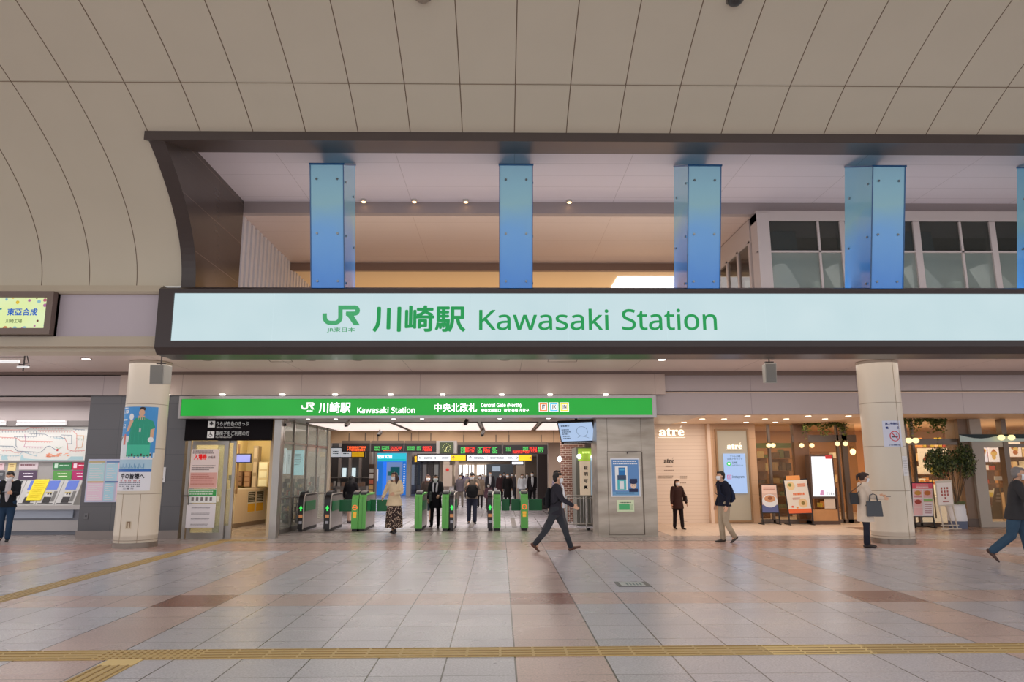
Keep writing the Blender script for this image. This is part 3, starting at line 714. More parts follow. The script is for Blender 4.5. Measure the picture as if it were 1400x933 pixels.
for (a, b, s_, c) in ((736.6, 749, 'JT', (240, 120, 50)), (751, 763.4, 'JK', (60, 180, 230)), (765.2, 777.8, 'JN', (240, 210, 50))):
    x0, z0, x1, z1 = R4(a, 550.6, b, 563.5, YG)
    bd = M(wt).box(x0, YG-.012, z0, x1, YG-.002, z1).build('line_badge', gs, bevel=.006)
    m = M(mat(c, emis=.6)); frame_m(m, x0+.02, z0+.02, x1-.02, z1-.02, .026, YG-.016, YG-.012); m.build('coloured_ring', bd)
    word('lettering', sans(s_), (a+3.4, 553.8, b-3.4, 560.3), YG, mat((40, 40, 40)), bd, .02, yo=.018)
# strip lights in the soffit over the green sign
for k, px in enumerate((222, 299, 382, 455, 532, 604, 686, 753, 830)):
    x, _, z = W(px, 541, 17.1); 
    zq = zl-.01
    o = M(lamp_on).box(x-.06, 17.3, W(px, 540.5, 17.3)[2], x+.06, 17.36, W(px, 539, 17.3)[2])
    tag(o.build('ceiling_strip_lamp'), '%s small strip lamp from the left above the green gate sign' % ('first', 'second', 'third', 'fourth', 'fifth', 'sixth', 'seventh', 'eighth', 'ninth')[k], 'light', 'small lamps above the green sign')

# ================================================================== ROUND COLUMNS
YC = 15.95; RC = .435
colm = line_mat('column_cladding', (218, 207, 190), (150, 132, 110), .3, [(2, .16, .97, .012)], .03)
cols = {}
for key, px, py, lab in (('L', 184.6, 744, 'tall round cream column on the left with posters taped to it'), ('R', 1221.5, 739, 'tall round cream column on the right with a no smoking notice')):
    cx = W(px, py, YC)[0]; cols[key] = cx
    t = thing('round_column', lab, 'column', (cx, YC, 0)); t['kind'] = 'structure'
    M(colm).tube([(cx, YC, .1), (cx, YC, 1.2), (cx, YC, 2.4), (cx, YC, ZS)], RC, 48, cap=False).build('shaft', t, smooth=True)
    M(mat((150, 140, 130), .25, metal=.5, noise=.2, nscale=8)).tube([(cx, YC, 0), (cx, YC, .11)], RC+.012, 48, cap=False).build('base_ring', t, smooth=True)
    m = M(mat((170, 150, 128)))
    for a in (-108, -60) if key == 'L' else (-72, -20):
        a = radians(a); m.bar((cx+(RC+.001)*cos(a), YC+(RC+.001)*sin(a), .1), (cx+(RC+.001)*cos(a), YC+(RC+.001)*sin(a), 1.13 if key == 'L' else ZS), .008)
    m.build('vertical_joint', t)
class Wrap:
    """prints bent round a column: u metres along the surface from the point facing the hall, z metres up"""
    def __init__(s, cx, r): s.cx = cx; s.r = r; s.m = M()
    def p(s, u, z, k=0): a = -PI/2+u/s.r; return (s.cx+(s.r+k)*cos(a), YC+(s.r+k)*sin(a), z)
    def rect(s, u0, z0, u1, z1, c, k, n=8, e=0):
        s.m.use(mat(c, .5, emis=e))
        for i in range(n):
            a, b = u0+(u1-u0)*i/n, u0+(u1-u0)*(i+1)/n
            s.m.poly([s.p(a, z0, k), s.p(b, z0, k), s.p(b, z1, k), s.p(a, z1, k)])
    def poly(s, pts, c, k):
        s.m.use(mat(c, .5)); lo = min(p[0] for p in pts); hi = max(p[0] for p in pts); n = max(1, int((hi-lo)/.03)+1)
        def clip(P, x, sg):
            out = []
            for i in range(len(P)):
                a, b = P[i-1], P[i]; ia, ib = (a[0]-x)*sg >= 0, (b[0]-x)*sg >= 0
                if ia != ib: t = (x-a[0])/(b[0]-a[0]); out.append((x, a[1]+(b[1]-a[1])*t))
                if ib: out.append(b)
            return out
        for i in range(n):
            a, b = lo+(hi-lo)*i/n, lo+(hi-lo)*(i+1)/n
            q = clip(clip(list(pts), a, 1), b, -1)
            if len(q) > 2: s.m.poly([s.p(u, z, k) for u, z in q])
    def disc(s, u, z, r, c, k, rz=None): s.poly([(u+r*cos(2*PI*i/16), z+(rz or r)*sin(2*PI*i/16)) for i in range(16)], c, k)
    def text(s, t, u0, z0, u1, z1, c, k, bold=0):
        s.m.use(mat(c, .5)); vs, fs = glyphs(t, bold)
        s.m.raw([s.p(u0+(u1-u0)*a, z0+(z1-z0)*b, k) for a, b in vs], fs)
cL = cols['L']; zc = lambda py, px=195: W(px, py, YC-RC*.9)[2]
w = Wrap(cL, RC+.004); zt = zc(556.5); zb = zc(626); u0, u1 = -.5, .44
w.rect(u0, zb, u1, zt, (70, 150, 215), 0, 14); w.rect(u0, zb, -.1, zb+(zt-zb)*.42, (225, 232, 236), .001, 6)
w.rect(-.3, zb, u1, zb+.1, (222, 228, 230), .0012, 8)
g1 = (40, 160, 130); g2 = (70, 195, 160); sk = (220, 175, 145)
H_ = zt-zb; U = lambda a: u0+(u1-u0)*a; Zz = lambda b: zb+H_*b
w.poly([(U(.36), Zz(.02)), (U(.88), Zz(.02)), (U(.88), Zz(.3)), (U(.36), Zz(.3))], g2, .002)
w.poly([(U(.38), Zz(.25)), (U(.86), Zz(.25)), (U(.9), Zz(.55)), (U(.96), Zz(.6)), (U(.9), Zz(.72)), (U(.7), Zz(.79)), (U(.52), Zz(.77)), (U(.4), Zz(.66)), (U(.42), Zz(.55))], g1, .003)
w.rect(U(.58), Zz(.74), U(.72), Zz(.82), sk, .0032, 3); w.disc(U(.65), Zz(.88), .06, sk, .0034, .075); w.disc(U(.66), Zz(.955), .062, (50, 35, 30), .003, .045)
w.poly([(U(.3), Zz(.5)), (U(.38), Zz(.52)), (U(.48), Zz(.72)), (U(.4), Zz(.76))], sk, .0033); w.disc(U(.42), Zz(.8), .055, (235, 238, 240), .0038, .07)
w.poly([(U(.86), Zz(.55)), (U(.95), Zz(.58)), (U(.93), Zz(.38)), (U(.86), Zz(.38))], sk, .0033); w.disc(U(.88), Zz(.35), .06, (235, 238, 240), .0038)
w.text('1', U(.62), Zz(.5), U(.66), Zz(.57), (230, 240, 238), .0045, .03)
for i in range(5): w.rect(U(.44+.09*i), Zz(.28), U(.445+.09*i), Zz(.66), (60, 185, 150), .004, 1)
w.text('1.10', U(.1), Zz(.87), U(.32), Zz(.94), (245, 248, 250), .002, .05); w.rect(U(.1), Zz(.965), U(.32), Zz(.985), (245, 248, 250), .002, 2)
w.text('ノス', U(.1), Zz(.57), U(.26), Zz(.66), (245, 248, 250), .002, .04); w.text('ー', U(.1), Zz(.73), U(.3), Zz(.76), (245, 248, 250), .002, .04)
w.poly([(U(.22), Zz(.25)), (U(.3), Zz(.25)), (U(.3), Zz(.46)), (U(.24), Zz(.46))], (215, 120, 110), .002); w.poly([(U(.08), Zz(.33)), (U(.18), Zz(.4)), (U(.16), Zz(.43)), (U(.06), Zz(.36))], (60, 50, 50), .002)
for i in range(9): w.rect(U(.36+.065*i), Zz(.03), U(.4+.065*i), Zz(.03)+.012+.02*(i % 3), (70, 60, 60), .004, 1)
o = w.m.build('poster'); tag(o, 'blue poster of a footballer in a green kit taped round the left column', 'poster')
w = Wrap(cL, RC+.004); zb2 = zc(671.5); zt2 = zb-.005; u0, u1 = -.52, .4; H_ = zt2-zb2
w.rect(u0, zb2, u1, zt2, (232, 232, 240), 0, 14); w.rect(u0, Zz(0)+0 if False else zb2+H_*.66, u1, zb2+H_*.95, (176, 208, 228), .001, 14); w.rect(u0, zb2+H_*.57, u1, zb2+H_*.66, (48, 110, 190), .0015, 14)
w.text('の皆様へ', -.13, zb2+H_*.36, .27, zb2+H_*.53, (30, 32, 45), .002, .04); w.text('中', -.25, zb2+H_*.36, -.15, zb2+H_*.53, (30, 32, 45), .002, .04)
w.text('川 崎 市', -.16, zb2+H_*.04, .08, zb2+H_*.11, (90, 90, 110), .002, .01)
for i in range(4):
    for j in range(14):
        if (i*7+j*3) % 9: w.rect(-.3+j*.036, zb2+H_*(.29-.055*i), -.3+j*.036+.026, zb2+H_*(.315-.055*i), (190, 80, 90) if i == 0 else (110, 110, 130), .002, 1)
for j in range(20): w.rect(-.36+j*.031, zb2+H_*.68, -.345+j*.031, zb2+H_*(.72+.1*((j*5) % 3)/2), (110, 160, 200), .002, 1)
tag(w.m.build('notice'), 'white and blue notice below the footballer poster on the left column', 'notice')
w = Wrap(cL, RC+.004); w.rect(-.02, W(200, 723.5, YC-RC)[2], .1, W(200, 713.5, YC-RC)[2], (205, 190, 165), 0, 4)
for (a, b, c, d) in ((.0, .1, .03, .9), (.03, .7, .08, .9), (.06, .15, .08, .75), (.0, .1, .02, .3)):
    z0_ = W(200, 723.5, YC-RC)[2]; w.rect(a, z0_+.17*b, c, z0_+.17*d, (140, 115, 90), .001, 1)
tag(w.m.build('sticker'), 'small square brown sticker low on the left column', 'sticker')
cR = cols['R']; w = Wrap(cR, RC+.004); zr_ = lambda py: W(1215, py, YC-RC*.9)[2]
zt = zr_(575.5); zb = zr_(611); u0, u1 = -.22, .2; H_ = zt-zb
w.rect(u0, zb, u1, zt, (214, 218, 236), 0, 8); w.text('路上喫煙防止', u0+.06, zb+H_*.84, u1-.05, zb+H_*.93, (40, 60, 140), .001, .03)
w.text('重', u0+.06, zb+H_*.68, u0+.12, zb+H_*.77, (40, 60, 140), .001, .03); w.text('区', u1-.11, zb+H_*.68, u1-.05, zb+H_*.77, (40, 60, 140), .001, .03)
uc = (u0+u1)/2+.03; zcc = zb+H_*.4; rr_ = .115
for i in range(24):
    a, b = 2*PI*i/24, 2*PI*(i+1)/24
    w.poly([(uc+rr_*cos(a), zcc+rr_*sin(a)), (uc+rr_*cos(b), zcc+rr_*sin(b)), (uc+(rr_-.018)*cos(b), zcc+(rr_-.018)*sin(b)), (uc+(rr_-.018)*cos(a), zcc+(rr_-.018)*sin(a))], (205, 45, 60), .002)
w.poly([(uc-.07, zcc-.028), (uc+.05, zcc-.028), (uc+.05, zcc-.005), (uc-.07, zcc-.005)], (50, 50, 60), .002); w.poly([(uc+.055, zcc-.028), (uc+.07, zcc-.028), (uc+.07, zcc-.005), (uc+.055, zcc-.005)], (50, 50, 60), .002)
w.poly([(uc+.05, zcc+.01), (uc+.065, zcc+.01), (uc+.04, zcc+.05), (uc+.025, zcc+.05)], (90, 90, 100), .002)
w.poly([(uc-.075, zcc+.062), (uc-.062, zcc+.078), (uc+.075, zcc-.062), (uc+.062, zcc-.078)], (205, 45, 60), .003)
w.text('川崎市', u0+.1, zb+H_*.03, u1-.06, zb+H_*.09, (60, 90, 150), .001, .02)
tag(w.m.build('no_smoking_sign'), 'white no smoking sign with a red crossed circle on the right column', 'sign')
w = Wrap(cR, RC+.004); zt = zr_(624); zb = zr_(651); w.rect(.14, zb, .36, zt, (224, 222, 224), 0, 6)
for i in range(9): w.rect(.17, zt-.05-i*.04, .33-.02*(i % 3), zt-.04-i*.04, (170, 165, 170), .001, 3)
tag(w.m.build('notice'), 'small white printed notice below the no smoking sign on the right column', 'notice')

# ================================================================== OFFICE DOOR AND BLACK GUIDE SIGN
Yb = 17.55
x0, z0, x1, z1 = R4(253, 572.5, 370.5, 602.5, Yb)
bs = thing('guide_sign', 'black hanging guide sign with two white pictograms over the office door', 'sign', ((x0+x1)/2, Yb, z0))
M(mat((22, 19, 22), .8, spec=.1)).box(x0, Yb, z0, x1, Yb+.15, z1).build('board', bs)
gw = mat((220, 218, 216), emis=.15)
word('lettering', 'うらが白色のきっぷ', (296, 576.5, 340.5, 582.5), Yb, gw, bs, .012)
word('lettering', sans('White Reverse Tickets'), (296, 583.6, 329.5, 585.8), Yb, gw, bs)
word('lettering', '車椅子をご利用の方', (295, 589.5, 341, 596), Yb, gw, bs, .012)
word('lettering', sans('For Wheelchair'), (295, 597, 317, 599), Yb, gw, bs)
m = M(gw); a = R4(284.5, 575.8, 294, 584.8, Yb); m.box(a[0], Yb-.006, a[1], a[2], Yb-.001, a[3])
m.use(mat((40, 38, 42))); cx, cz = (a[0]+a[2])/2, (a[1]+a[3])/2; m.disc(cx-.0, cz+.045, .024, Yb-.009); m.rect(cx-.045, cz-.005, cx+.045, cz+.025, Yb-.009); m.poly([(cx-.02, Yb-.009, cz-.005), (cx, Yb-.009, cz-.05), (cx+.02, Yb-.009, cz-.005)])
m.use(gw); a = R4(283.5, 590, 293, 599, Yb); m.box(a[0], Yb-.006, a[1], a[2], Yb-.001, a[3])
cx, cz = (a[0]+a[2])/2, (a[1]+a[3])/2; m.use(mat((40, 38, 42))); m.ring(cx-.005, cz-.02, .042, .01, Yb-.009); m.stroke([(cx-.015, cz+.05), (cx-.01, cz), (cx+.03, cz-.005), (cx+.045, cz-.045)], .014, Yb-.009); m.disc(cx-.017, cz+.06, .012, Yb-.009, 8)
m.build('pictogram', bs)
steel = mat((170, 164, 158), .3, metal=.7, noise=.08, nscale=3)
def vbar(m, a, b, Y, z0, z1, d=.08, py=660):
    m.box(W(a, py, Y)[0], Y, z0, W(b, py, Y)[0], Y+d, z1); return m
zt = W(310, 603, YW)[2]
m = M(steel); vbar(m, 253, 257.5, YW, 0, zt, .12); vbar(m, 371, 380.5, YW-.05, 0, 2.86, .2); struct(m.build('trim_14', origin=False), 'brushed steel posts either side of the office door')
door = thing('door_1', 'sliding glass office door in a steel frame', None, (W(285, 733, YW)[0], YW, 0)); door['kind'] = 'structure'
x0 = W(259, 660, YW)[0]; x1 = W(309, 660, YW)[0]
m = M(steel); m.box(x0, YW+.02, .0, x0+.08, YW+.08, zt); m.box(x1-.1, YW+.02, 0, x1, YW+.08, zt); m.box(x0+.08, YW+.02, zt-.1, x1-.1, YW+.08, zt); m.box(x0+.08, YW+.02, 0, x1-.1, YW+.08, .14); m.build('frame', door)
M(glass((225, 225, 190), .7)).box(x0+.08, YW+.04, .14, x1-.1, YW+.055, zt-.1).build('pane', door)
m = M(mat((90, 85, 80), .3, metal=.6)); m.cyl((x0+.03, YW-.05, .8), (x0+.03, YW-.05, 1.1), .012); m.box(x0-.12, YW-.03, 1.0, x0+.03, YW+.0, 1.03); m.build('handle', door)
M(mat((235, 225, 200), .4)).box(x1-.2, YW+.0, .87, x1-.14, YW+.03, 1.0).build('lock_plate', door)
d2 = thing('door_2', 'second leaf of the office door beside the counter opening', None, (W(318, 733, YW)[0], YW+.1, 0)); d2['kind'] = 'structure'
xa_ = x1; xb_ = W(320, 660, YW+.1)[0]
m = M(steel); m.box(xb_-.07, YW+.1, 0, xb_, YW+.16, zt+.05); m.box(xa_-.3, YW+.1, 0, xb_-.07, YW+.16, .3); m.box(xa_-.3, YW+.1, zt-.05, xb_-.07, YW+.16, zt+.05); m.build('frame', d2)
M(glass((225, 225, 190), .7)).box(xa_-.3, YW+.12, .3, xb_-.07, YW+.135, zt-.05).build('pane', d2)
# posters on the door
def sheet(name, px, Y, col, label, cat='poster', group=None, emis=0, th=.006):
    x0, z0, x1, z1 = R4(*px, Y); m = M(mat(col, .5, emis=emis)); m.box(x0, Y-th, z0, x1, Y, z1)
    return m, x0, z0, x1, z1, Y-th-.0015
def done(m, name, label, cat='poster', group=None): return tag(m.build(name), label, cat, group)
YD = YW+.0
m, x0, z0, x1, z1, yy = sheet('poster', (260, 614.5, 298.5, 668), YD, (236, 218, 214), '')
m.use(mat((215, 50, 50), emis=.35)); pletter(m, '入場券', 265.5, 621, 283, 629, YD, .04, yoff=yy)
m.use(mat((200, 90, 90))); pletter(m, 'の販売', 285, 623.5, 294.5, 627.5, YD, .01, yoff=yy)
m.use(mat((225, 170, 160))); m.rect(x0+.02, z0+.02, x1-.02, z0+(z1-z0)*.4, yy+.0005)
m.use(mat((100, 80, 85))); textlines(m, x0+.04, z0+(z1-z0)*.45, x1-.05, z0+(z1-z0)*.6, yy, 3); textlines(m, x0+.04, z1-.12, x1-.05, z1-.02, yy, 2)
m.use(mat((190, 110, 100))); textlines(m, x0+.04, z0+.08, x1-.04, z0+(z1-z0)*.38, yy-.001, 6)
done(m, 'poster', 'pale pink entrance ticket poster with red heading on the glass office door')
m, x0, z0, x1, z1, yy = sheet('poster', (257, 669, 296, 688), YD, (236, 236, 234), '')
m.use(mat((60, 160, 80))); m.rect(x0+.01, z0+(z1-z0)*.5, x1-.01, z1-.01, yy); m.use(mat((225, 240, 225))); textlines(m, x0+.04, z0+(z1-z0)*.55, x1-.04, z1-.03, yy-.001, 2, .1)
m.use(mat((130, 120, 120)))
for i in range(5): xq = x0+.09+i*(x1-x0-.14)/5; m.rect(xq, z0+.05, xq+.06, z0+.14, yy)
done(m, 'poster', 'green and white strip notice in the middle of the office door')
m, x0, z0, x1, z1, yy = sheet('poster', (254.5, 689, 294, 722), YD, (232, 226, 230), '')
m.use(mat((110, 100, 110)))
for i in range(4): textlines(m, x0+.12, z1-.14-i*.13, x1-.12, z1-.08-i*.13, yy, 2, .1)
done(m, 'poster', 'white text notice at the bottom of the office door')
# office interior: counter, screen, cabinets
def Gx(px, py): return G(px, py)
A = G(319, 722.5); B = G(364, 715.5)
ct = thing('service_counter', 'white service counter inside the ticket office', 'counter', (A[0], A[1], 0))
dx, dy = B[0]-A[0], B[1]-A[1]; L_ = hypot(dx, dy); nx, ny = -dy/L_*.35, dx/L_*.35
M(mat((232, 218, 200), .5)).prism([(A[0], A[1], .12), (B[0], B[1], .12), (B[0]+nx, B[1]+ny, .12), (A[0]+nx, A[1]+ny, .12)], (0, 0, .92)).build('body', ct)
M(mat((140, 125, 115), .5)).prism([(A[0], A[1]-.01, 0), (B[0], B[1]-.01, 0), (B[0]+nx, B[1]+ny, 0), (A[0]+nx, A[1]+ny, 0)], (0, 0, .12)).build('plinth', ct)
M(mat((245, 236, 225), .3)).prism([(A[0]-.03, A[1]-.06, 1.04), (B[0]+.03, B[1]-.06, 1.04), (B[0]+nx, B[1]+ny, 1.04), (A[0]+nx, A[1]+ny, 1.04)], (0, 0, .05)).build('worktop', ct)
def oncounter(t, z): return (A[0]+dx*t-ny*0, A[1]+dy*t-.02, z)
for k, (t0, t1, lab) in enumerate(((.38, .62, 'left one of two black and yellow notices on the office counter front'), (.64, .88, 'right one of two black and yellow notices on the office counter front'))):
    a = oncounter(t0, 0); b = oncounter(t1, 0); off = -.01; q = lambda t, z, k=0: (a[0]+(b[0]-a[0])*t+dy/L_*0, a[1]+(b[1]-a[1])*t-.015-k, z)
    m = M(mat((235, 235, 230))); m.poly([q(0, .38), q(1, .38), q(1, 1.0), q(0, 1.0)])
    m.use(mat((60, 62, 60))); m.poly([q(.05, .68, .003), q(.95, .68, .003), q(.95, .98, .003), q(.05, .98, .003)]); m.use(mat((240, 190, 60))); m.poly([q(.05, .4, .003), q(.95, .4, .003), q(.95, .64, .003), q(.05, .64, .003)])
    m.use(mat((210, 212, 210)))
    for i in range(5): m.poly([q(.12, .72+i*.05, .005), q(.85-.1*(i % 2), .72+i*.05, .005), q(.85-.1*(i % 2), .735+i*.05, .005), q(.12, .735+i*.05, .005)])
    done(m, 'notice', lab, 'notice', 'notices on the office counter')
Ym = 20.6; x0, z0, x1, z1 = R4(323, 622, 342, 632, Ym)
t = thing('wall_monitor', 'blue lit monitor on the office wall seen through the door', 'monitor', (x0, Ym, z0))
M(mat((60, 60, 66))).box(x0-.03, Ym+.01, z0-.03, x1+.03, Ym+.08, z1+.03).build('casing', t); M(mat((130, 140, 215), emis=.9)).box(x0, Ym, z0, x1, Ym+.02, z1).build('screen', t)
m = M(mat((150, 120, 95))).box(x0, Ym+.08, z0-.9, x0+.05, Ym+.12, z1+.3); m.build('pole', t)
for k, (px, c, lab, nm) in enumerate((((324, 645, 331, 665), (120, 90, 70), 'brown ticket cabinet behind the counter, left one', 'cabinet'), ((333, 645, 342, 666), (140, 105, 80), 'brown ticket cabinet behind the counter, right one', 'cabinet'), ((345, 610, 352, 668), (165, 150, 130), 'tall grey cabinet at the back of the office', 'locker'), ((353, 632, 366, 666), (235, 225, 190), 'pale yellow rolled blind panel at the back of the office', 'panel'))):
    Y = 21.9; x0, z0, x1, z1 = R4(*px, Y); t = thing(nm, lab, nm, ((x0+x1)/2, Y, z0))
    M(mat(c, .5)).box(x0, Y, z0, x1, Y+.3, z1).build('body', t, bevel=.01)
    m = M(mat(tuple(min(255, v+40) for v in c))); 
    for i in range(3): m.box(x0+.03, Y-.01, z0+(z1-z0)*(i+.1)/3, x1-.03, Y, z0+(z1-z0)*(i+.85)/3)
    m.build('front_panel', t)
m = M(mat((50, 50, 60))); x0, z0, x1, z1 = R4(312, 650, 317, 668, 18.6); m.box(x0, 18.6, z0+.2, x1, 18.65, z1); m.box(x0+.05, 18.62, z0, x1-.05, 18.7, z0+.2); tag(m.build('terminal'), 'dark ticket terminal behind the second door leaf', 'terminal')
# office is lit
def area(name, loc, size, power, col=(1, 1, 1), rot=(0, 0, 0), sy=None):
    l = bpy.data.lights.new(name, 'AREA'); l.energy = power; l.color = col; l.shape = 'RECTANGLE'; l.size = size; l.size_y = sy or size
    o = bpy.data.objects.new(name, l); C.objects.link(o); o.location = loc; o.rotation_euler = rot; return o

# ================================================================== GLASS PARTITION
gp = thing('glass_partition', 'tall glass partition with steel posts running back beside the ticket gates', 'partition', (XG, 20, 0))
ps = []
for k, px in enumerate((386, 401, 419, 433, 447)):
    lo, hi = 15.0, 26.0
    for _ in range(40):
        md = (lo+hi)/2
        if PX(XG, md, 1.6)[0] < px: lo = md
        else: hi = md
    ps.append(lo)
for k, y in enumerate(ps): M(steel).box(XG-.06, y-.04, 0, XG, y+.04, ZC).build('post', gp)
for k in range(4):
    M(glass((200, 205, 200), .78)).box(XG-.035, ps[k]+.04, .12, XG-.025, ps[k+1]-.04, ZC-.02).build('pane', gp)
m = M(steel); m.box(XG-.06, ps[0], 2.3, XG, ps[4], 2.36); m.box(XG-.06, ps[0], 0, XG, ps[4], .12); m.box(XG-.05, ps[0], .88, XG-.01, ps[4], .91); m.build('rail', gp)
# shop posters and shelves seen through the glass
for k, (px, c, lab) in enumerate(((( 384, 613, 391, 648), (215, 228, 232), 'tall white lit poster behind the glass partition, leftmost'), ((392, 616, 398, 648), (205, 220, 225), 'tall pale lit poster behind the glass partition, second from left'), ((401, 616, 415, 650), (170, 225, 235), 'wide light blue lit poster behind the glass partition'))):
    Y = 22.7; x0, z0, x1, z1 = R4(*px, Y); m = M(mat(c, emis=.6)); m.box(x0, Y, z0, x1, Y+.05, z1); m.use(mat((120, 150, 160))); textlines(m, x0+.05, z0+.3, x1-.05, z1-.1, Y-.003, 7)
    done(m, 'lit_poster', lab, 'poster')
rk = random.Random(11)
for k, (px, lab) in enumerate((((384, 655, 398, 712), 'display rack of small goods behind the glass partition, left'), ((402, 655, 416, 708), 'display rack of small goods behind the glass partition, middle'), ((420, 652, 432, 704), 'display rack of small goods behind the glass partition, right'))):
    Y = 22.4; x0, z0, x1, z1 = R4(*px, Y); z0 = 0; t = thing('display_rack', lab, 'rack', ((x0+x1)/2, Y, 0))
    m = M(mat((120, 110, 100))); m.box(x0, Y+.25, 0, x1, Y+.3, z1)
    for i in range(5): m.box(x0, Y, z0+.1+i*(z1-.15)/5, x1, Y+.3, z0+.13+i*(z1-.15)/5)
    m.build('shelf', t); m = M()
    for i in range(5):
        xx = x0+.02
        while xx < x1-.06:
            m.use(mat(rk.choice([(180, 160, 140), (200, 120, 100), (230, 225, 210), (120, 140, 120), (90, 80, 90), (220, 190, 120)]))).box(xx, Y+.02, .13+i*(z1-.15)/5, xx+.05, Y+.2, .13+i*(z1-.15)/5+rk.uniform(.08, .18)); xx += .065
    tag(m.build('packet', t), kind='stuff')
cam_m = mat((60, 50, 45), .4); 
for k, (px, y0, y1, Y, lab) in enumerate(((393, 575, 584, 17.9, 'white security camera above the glass partition'), (475, 572, 585, 19, 'beige security camera hanging above the second gate'), (519, 587, 598, 23.5, 'black security camera above the departure boards left of the clock'), (637, 571, 583, 18.8, 'slim grey security camera hanging near the middle of the gate hall'), (660, 586, 598, 23.5, 'small black security camera above the departure boards right of the clock'))):
    x0, z0, x1, z1 = R4(px-3, y0, px+3, y1, Y); t = thing('mounted_camera', lab, 'camera', ((x0+x1)/2, Y, z0))
    cm = mat((215, 205, 195)) if k in (0, 1) else cam_m
    m = M(cm); xm = (x0+x1)/2; m.cyl((xm, Y, z1-.08), (xm, Y, ZC+.0), .02); m.build('bracket', t)
    M(cm).bar((xm-.02, Y-.1, z0+.05), (xm+.03, Y+.1, z1-.08), .09).build('housing', t, bevel=.01); M(mat((20, 20, 20), .1)).cyl((xm-.025, Y-.13, z0+.04), (xm-.02, Y-.1, z0+.045), .03, 10).build('lens', t)

# ================================================================== GATE HALL CEILING LIGHTS
xl_ = G(408, 577.6, ZC-.03)[0]; 
YA, YB = 20.1, 24.2; q = [(-5.45, -3.25), (-3.2, -1.35), (-1.3, .55), (.6, 2.6)]
for k, (a, b) in enumerate(((-5.5, -3.1), (-3.02, -.62), (-.54, 1.1), (1.18, 2.6))):
    t = thing('ceiling_light_panel', '%s large square light panel from the left in the ticket gate ceiling' % ('first', 'second', 'third', 'fourth')[k], 'light', ((a+b)/2, 22, ZC-.03), group='gate ceiling light panels')
    M(mat((255, 240, 232), emis=.8)).box(a+.04, YA+.04, ZC-.025, b-.04, YB-.04, ZC-.012).build('diffuser', t)
    m = M(mat((120, 110, 105), .4)); m.box(a, YA, ZC-.03, b, YA+.04, ZC); m.box(a, YB-.04, ZC-.03, b, YB, ZC); m.box(a, YA, ZC-.03, a+.04, YB, ZC); m.box(b-.04, YA, ZC-.03, b, YB, ZC); m.build('frame', t)
k = 0
for y, pxs in ((18.6, (421, 459, 538, 577, 683, 750)), (24.35, (448, 480, 528, 540, 595, 616))):
    for px in pxs:
        x = W(px, 575, y)[0]; m = M(mat((170, 162, 158))); m.tube([(x, y, ZC-.012), (x, y, ZC)], .07, 14, cap=False); m.use(lamp_on).tube([(x, y, ZC-.016), (x, y, ZC-.012)], .05, 14, cap=False)
        tag(m.build('downlight'), '%s small round downlight from the left %s' % (('first', 'second', 'third', 'fourth', 'fifth', 'sixth')[k % 6], 'just behind the green gate sign' if y < 20 else 'beyond the light panels of the gate hall'), 'light', 'small downlights in the gate hall'); k += 1

# ================================================================== DEPARTURE BOARDS, CLOCK, DIRECTION SIGNS
Yd = 24.3
rk = random.Random(5)
LC = {'o': mat((245, 110, 50), emis=.8), 'g': mat((80, 200, 100), emis=.6), 'r': mat((240, 60, 46), emis=.8)}
def led(px, pattern, lab):
    x0, z0, x1, z1 = R4(*px, Yd); t = thing('departure_board', lab, 'display', ((x0+x1)/2, Yd, z0), group='black departure boards under the beam')
    M(mat((26, 20, 22), .35)).box(x0, Yd, z0, x1, Yd+.16, z1).build('casing', t, bevel=.01)
    for (a, b, c, d, col) in pattern:
        m = M(); X0, Z0, X1, Z1 = R4(a, b, c, d, Yd); m.use(LC[col]); h = (Z1-Z0)/2
        for r_ in range(2):
            x = X0
            while x < X1-.02:
                ww = h*rk.uniform(.35, .9); s_ = h*.14
                zz = Z0+r_*h
                m.rect(x, zz, x+s_, zz+h*.8, Yd-.004); m.rect(x, zz+h*.65, min(x+ww, X1), zz+h*.8, Yd-.004)
                if rk.random() < .7: m.rect(x, zz, min(x+ww, X1), zz+s_, Yd-.004)
                if rk.random() < .6: m.rect(min(x+ww, X1)-s_, zz, min(x+ww, X1), zz+h*.8, Yd-.004)
                if rk.random() < .5: m.rect(x, zz+h*.33, min(x+ww, X1), zz+h*.45, Yd-.004)
                x += ww+h*.15
        m.build('led_text', t)
    m = M(mat((120, 100, 85))); m.bar((x0+.2, Yd+.2, z1), (x0+.2, Yd+.2, z1+.35), .03); m.bar((x1-.2, Yd+.2, z1), (x1-.2, Yd+.2, z1+.35), .03)
    m.box(x0, Yd+.05, z1, x1, Yd+.08, z1+.09); m.build('hanger', t)
led((467, 606.5, 505.5, 618), [(475, 610, 500, 617, 'o')], 'narrow black departure board with orange letters at the left end')
led((507, 606.5, 551.5, 618), [(512, 610, 520, 616.5, 'g'), (522, 610, 532, 615, 'g'), (534, 610.5, 549, 615.5, 'r'), (524, 615.5, 546, 617, 'o')], 'black departure board with green and red letters above the blue machine booth')
led((553, 606.5, 596, 618), [(557, 610, 567, 616, 'g'), (570, 610, 576, 616, 'g'), (578, 610, 591, 617, 'r')], 'black departure board with green and red letters just left of the clock')
led((625.5, 608.5, 686, 621.5), [(630, 611, 636, 620, 'g'), (636, 611, 649, 619, 'r'), (653, 611, 660, 620, 'g'), (661, 611, 671, 619.5, 'r'), (673.5, 611, 680, 620, 'g')], 'black departure board with large green and red letters just right of the clock')
led((688, 608.5, 748.5, 621.5), [(692, 611, 698, 617, 'g'), (701, 616, 724, 620, 'r'), (715, 610.5, 722, 617, 'g'), (724, 610.5, 734, 619, 'r'), (736, 610.5, 743, 619, 'g')], 'black departure board with green and red letters at the right end')
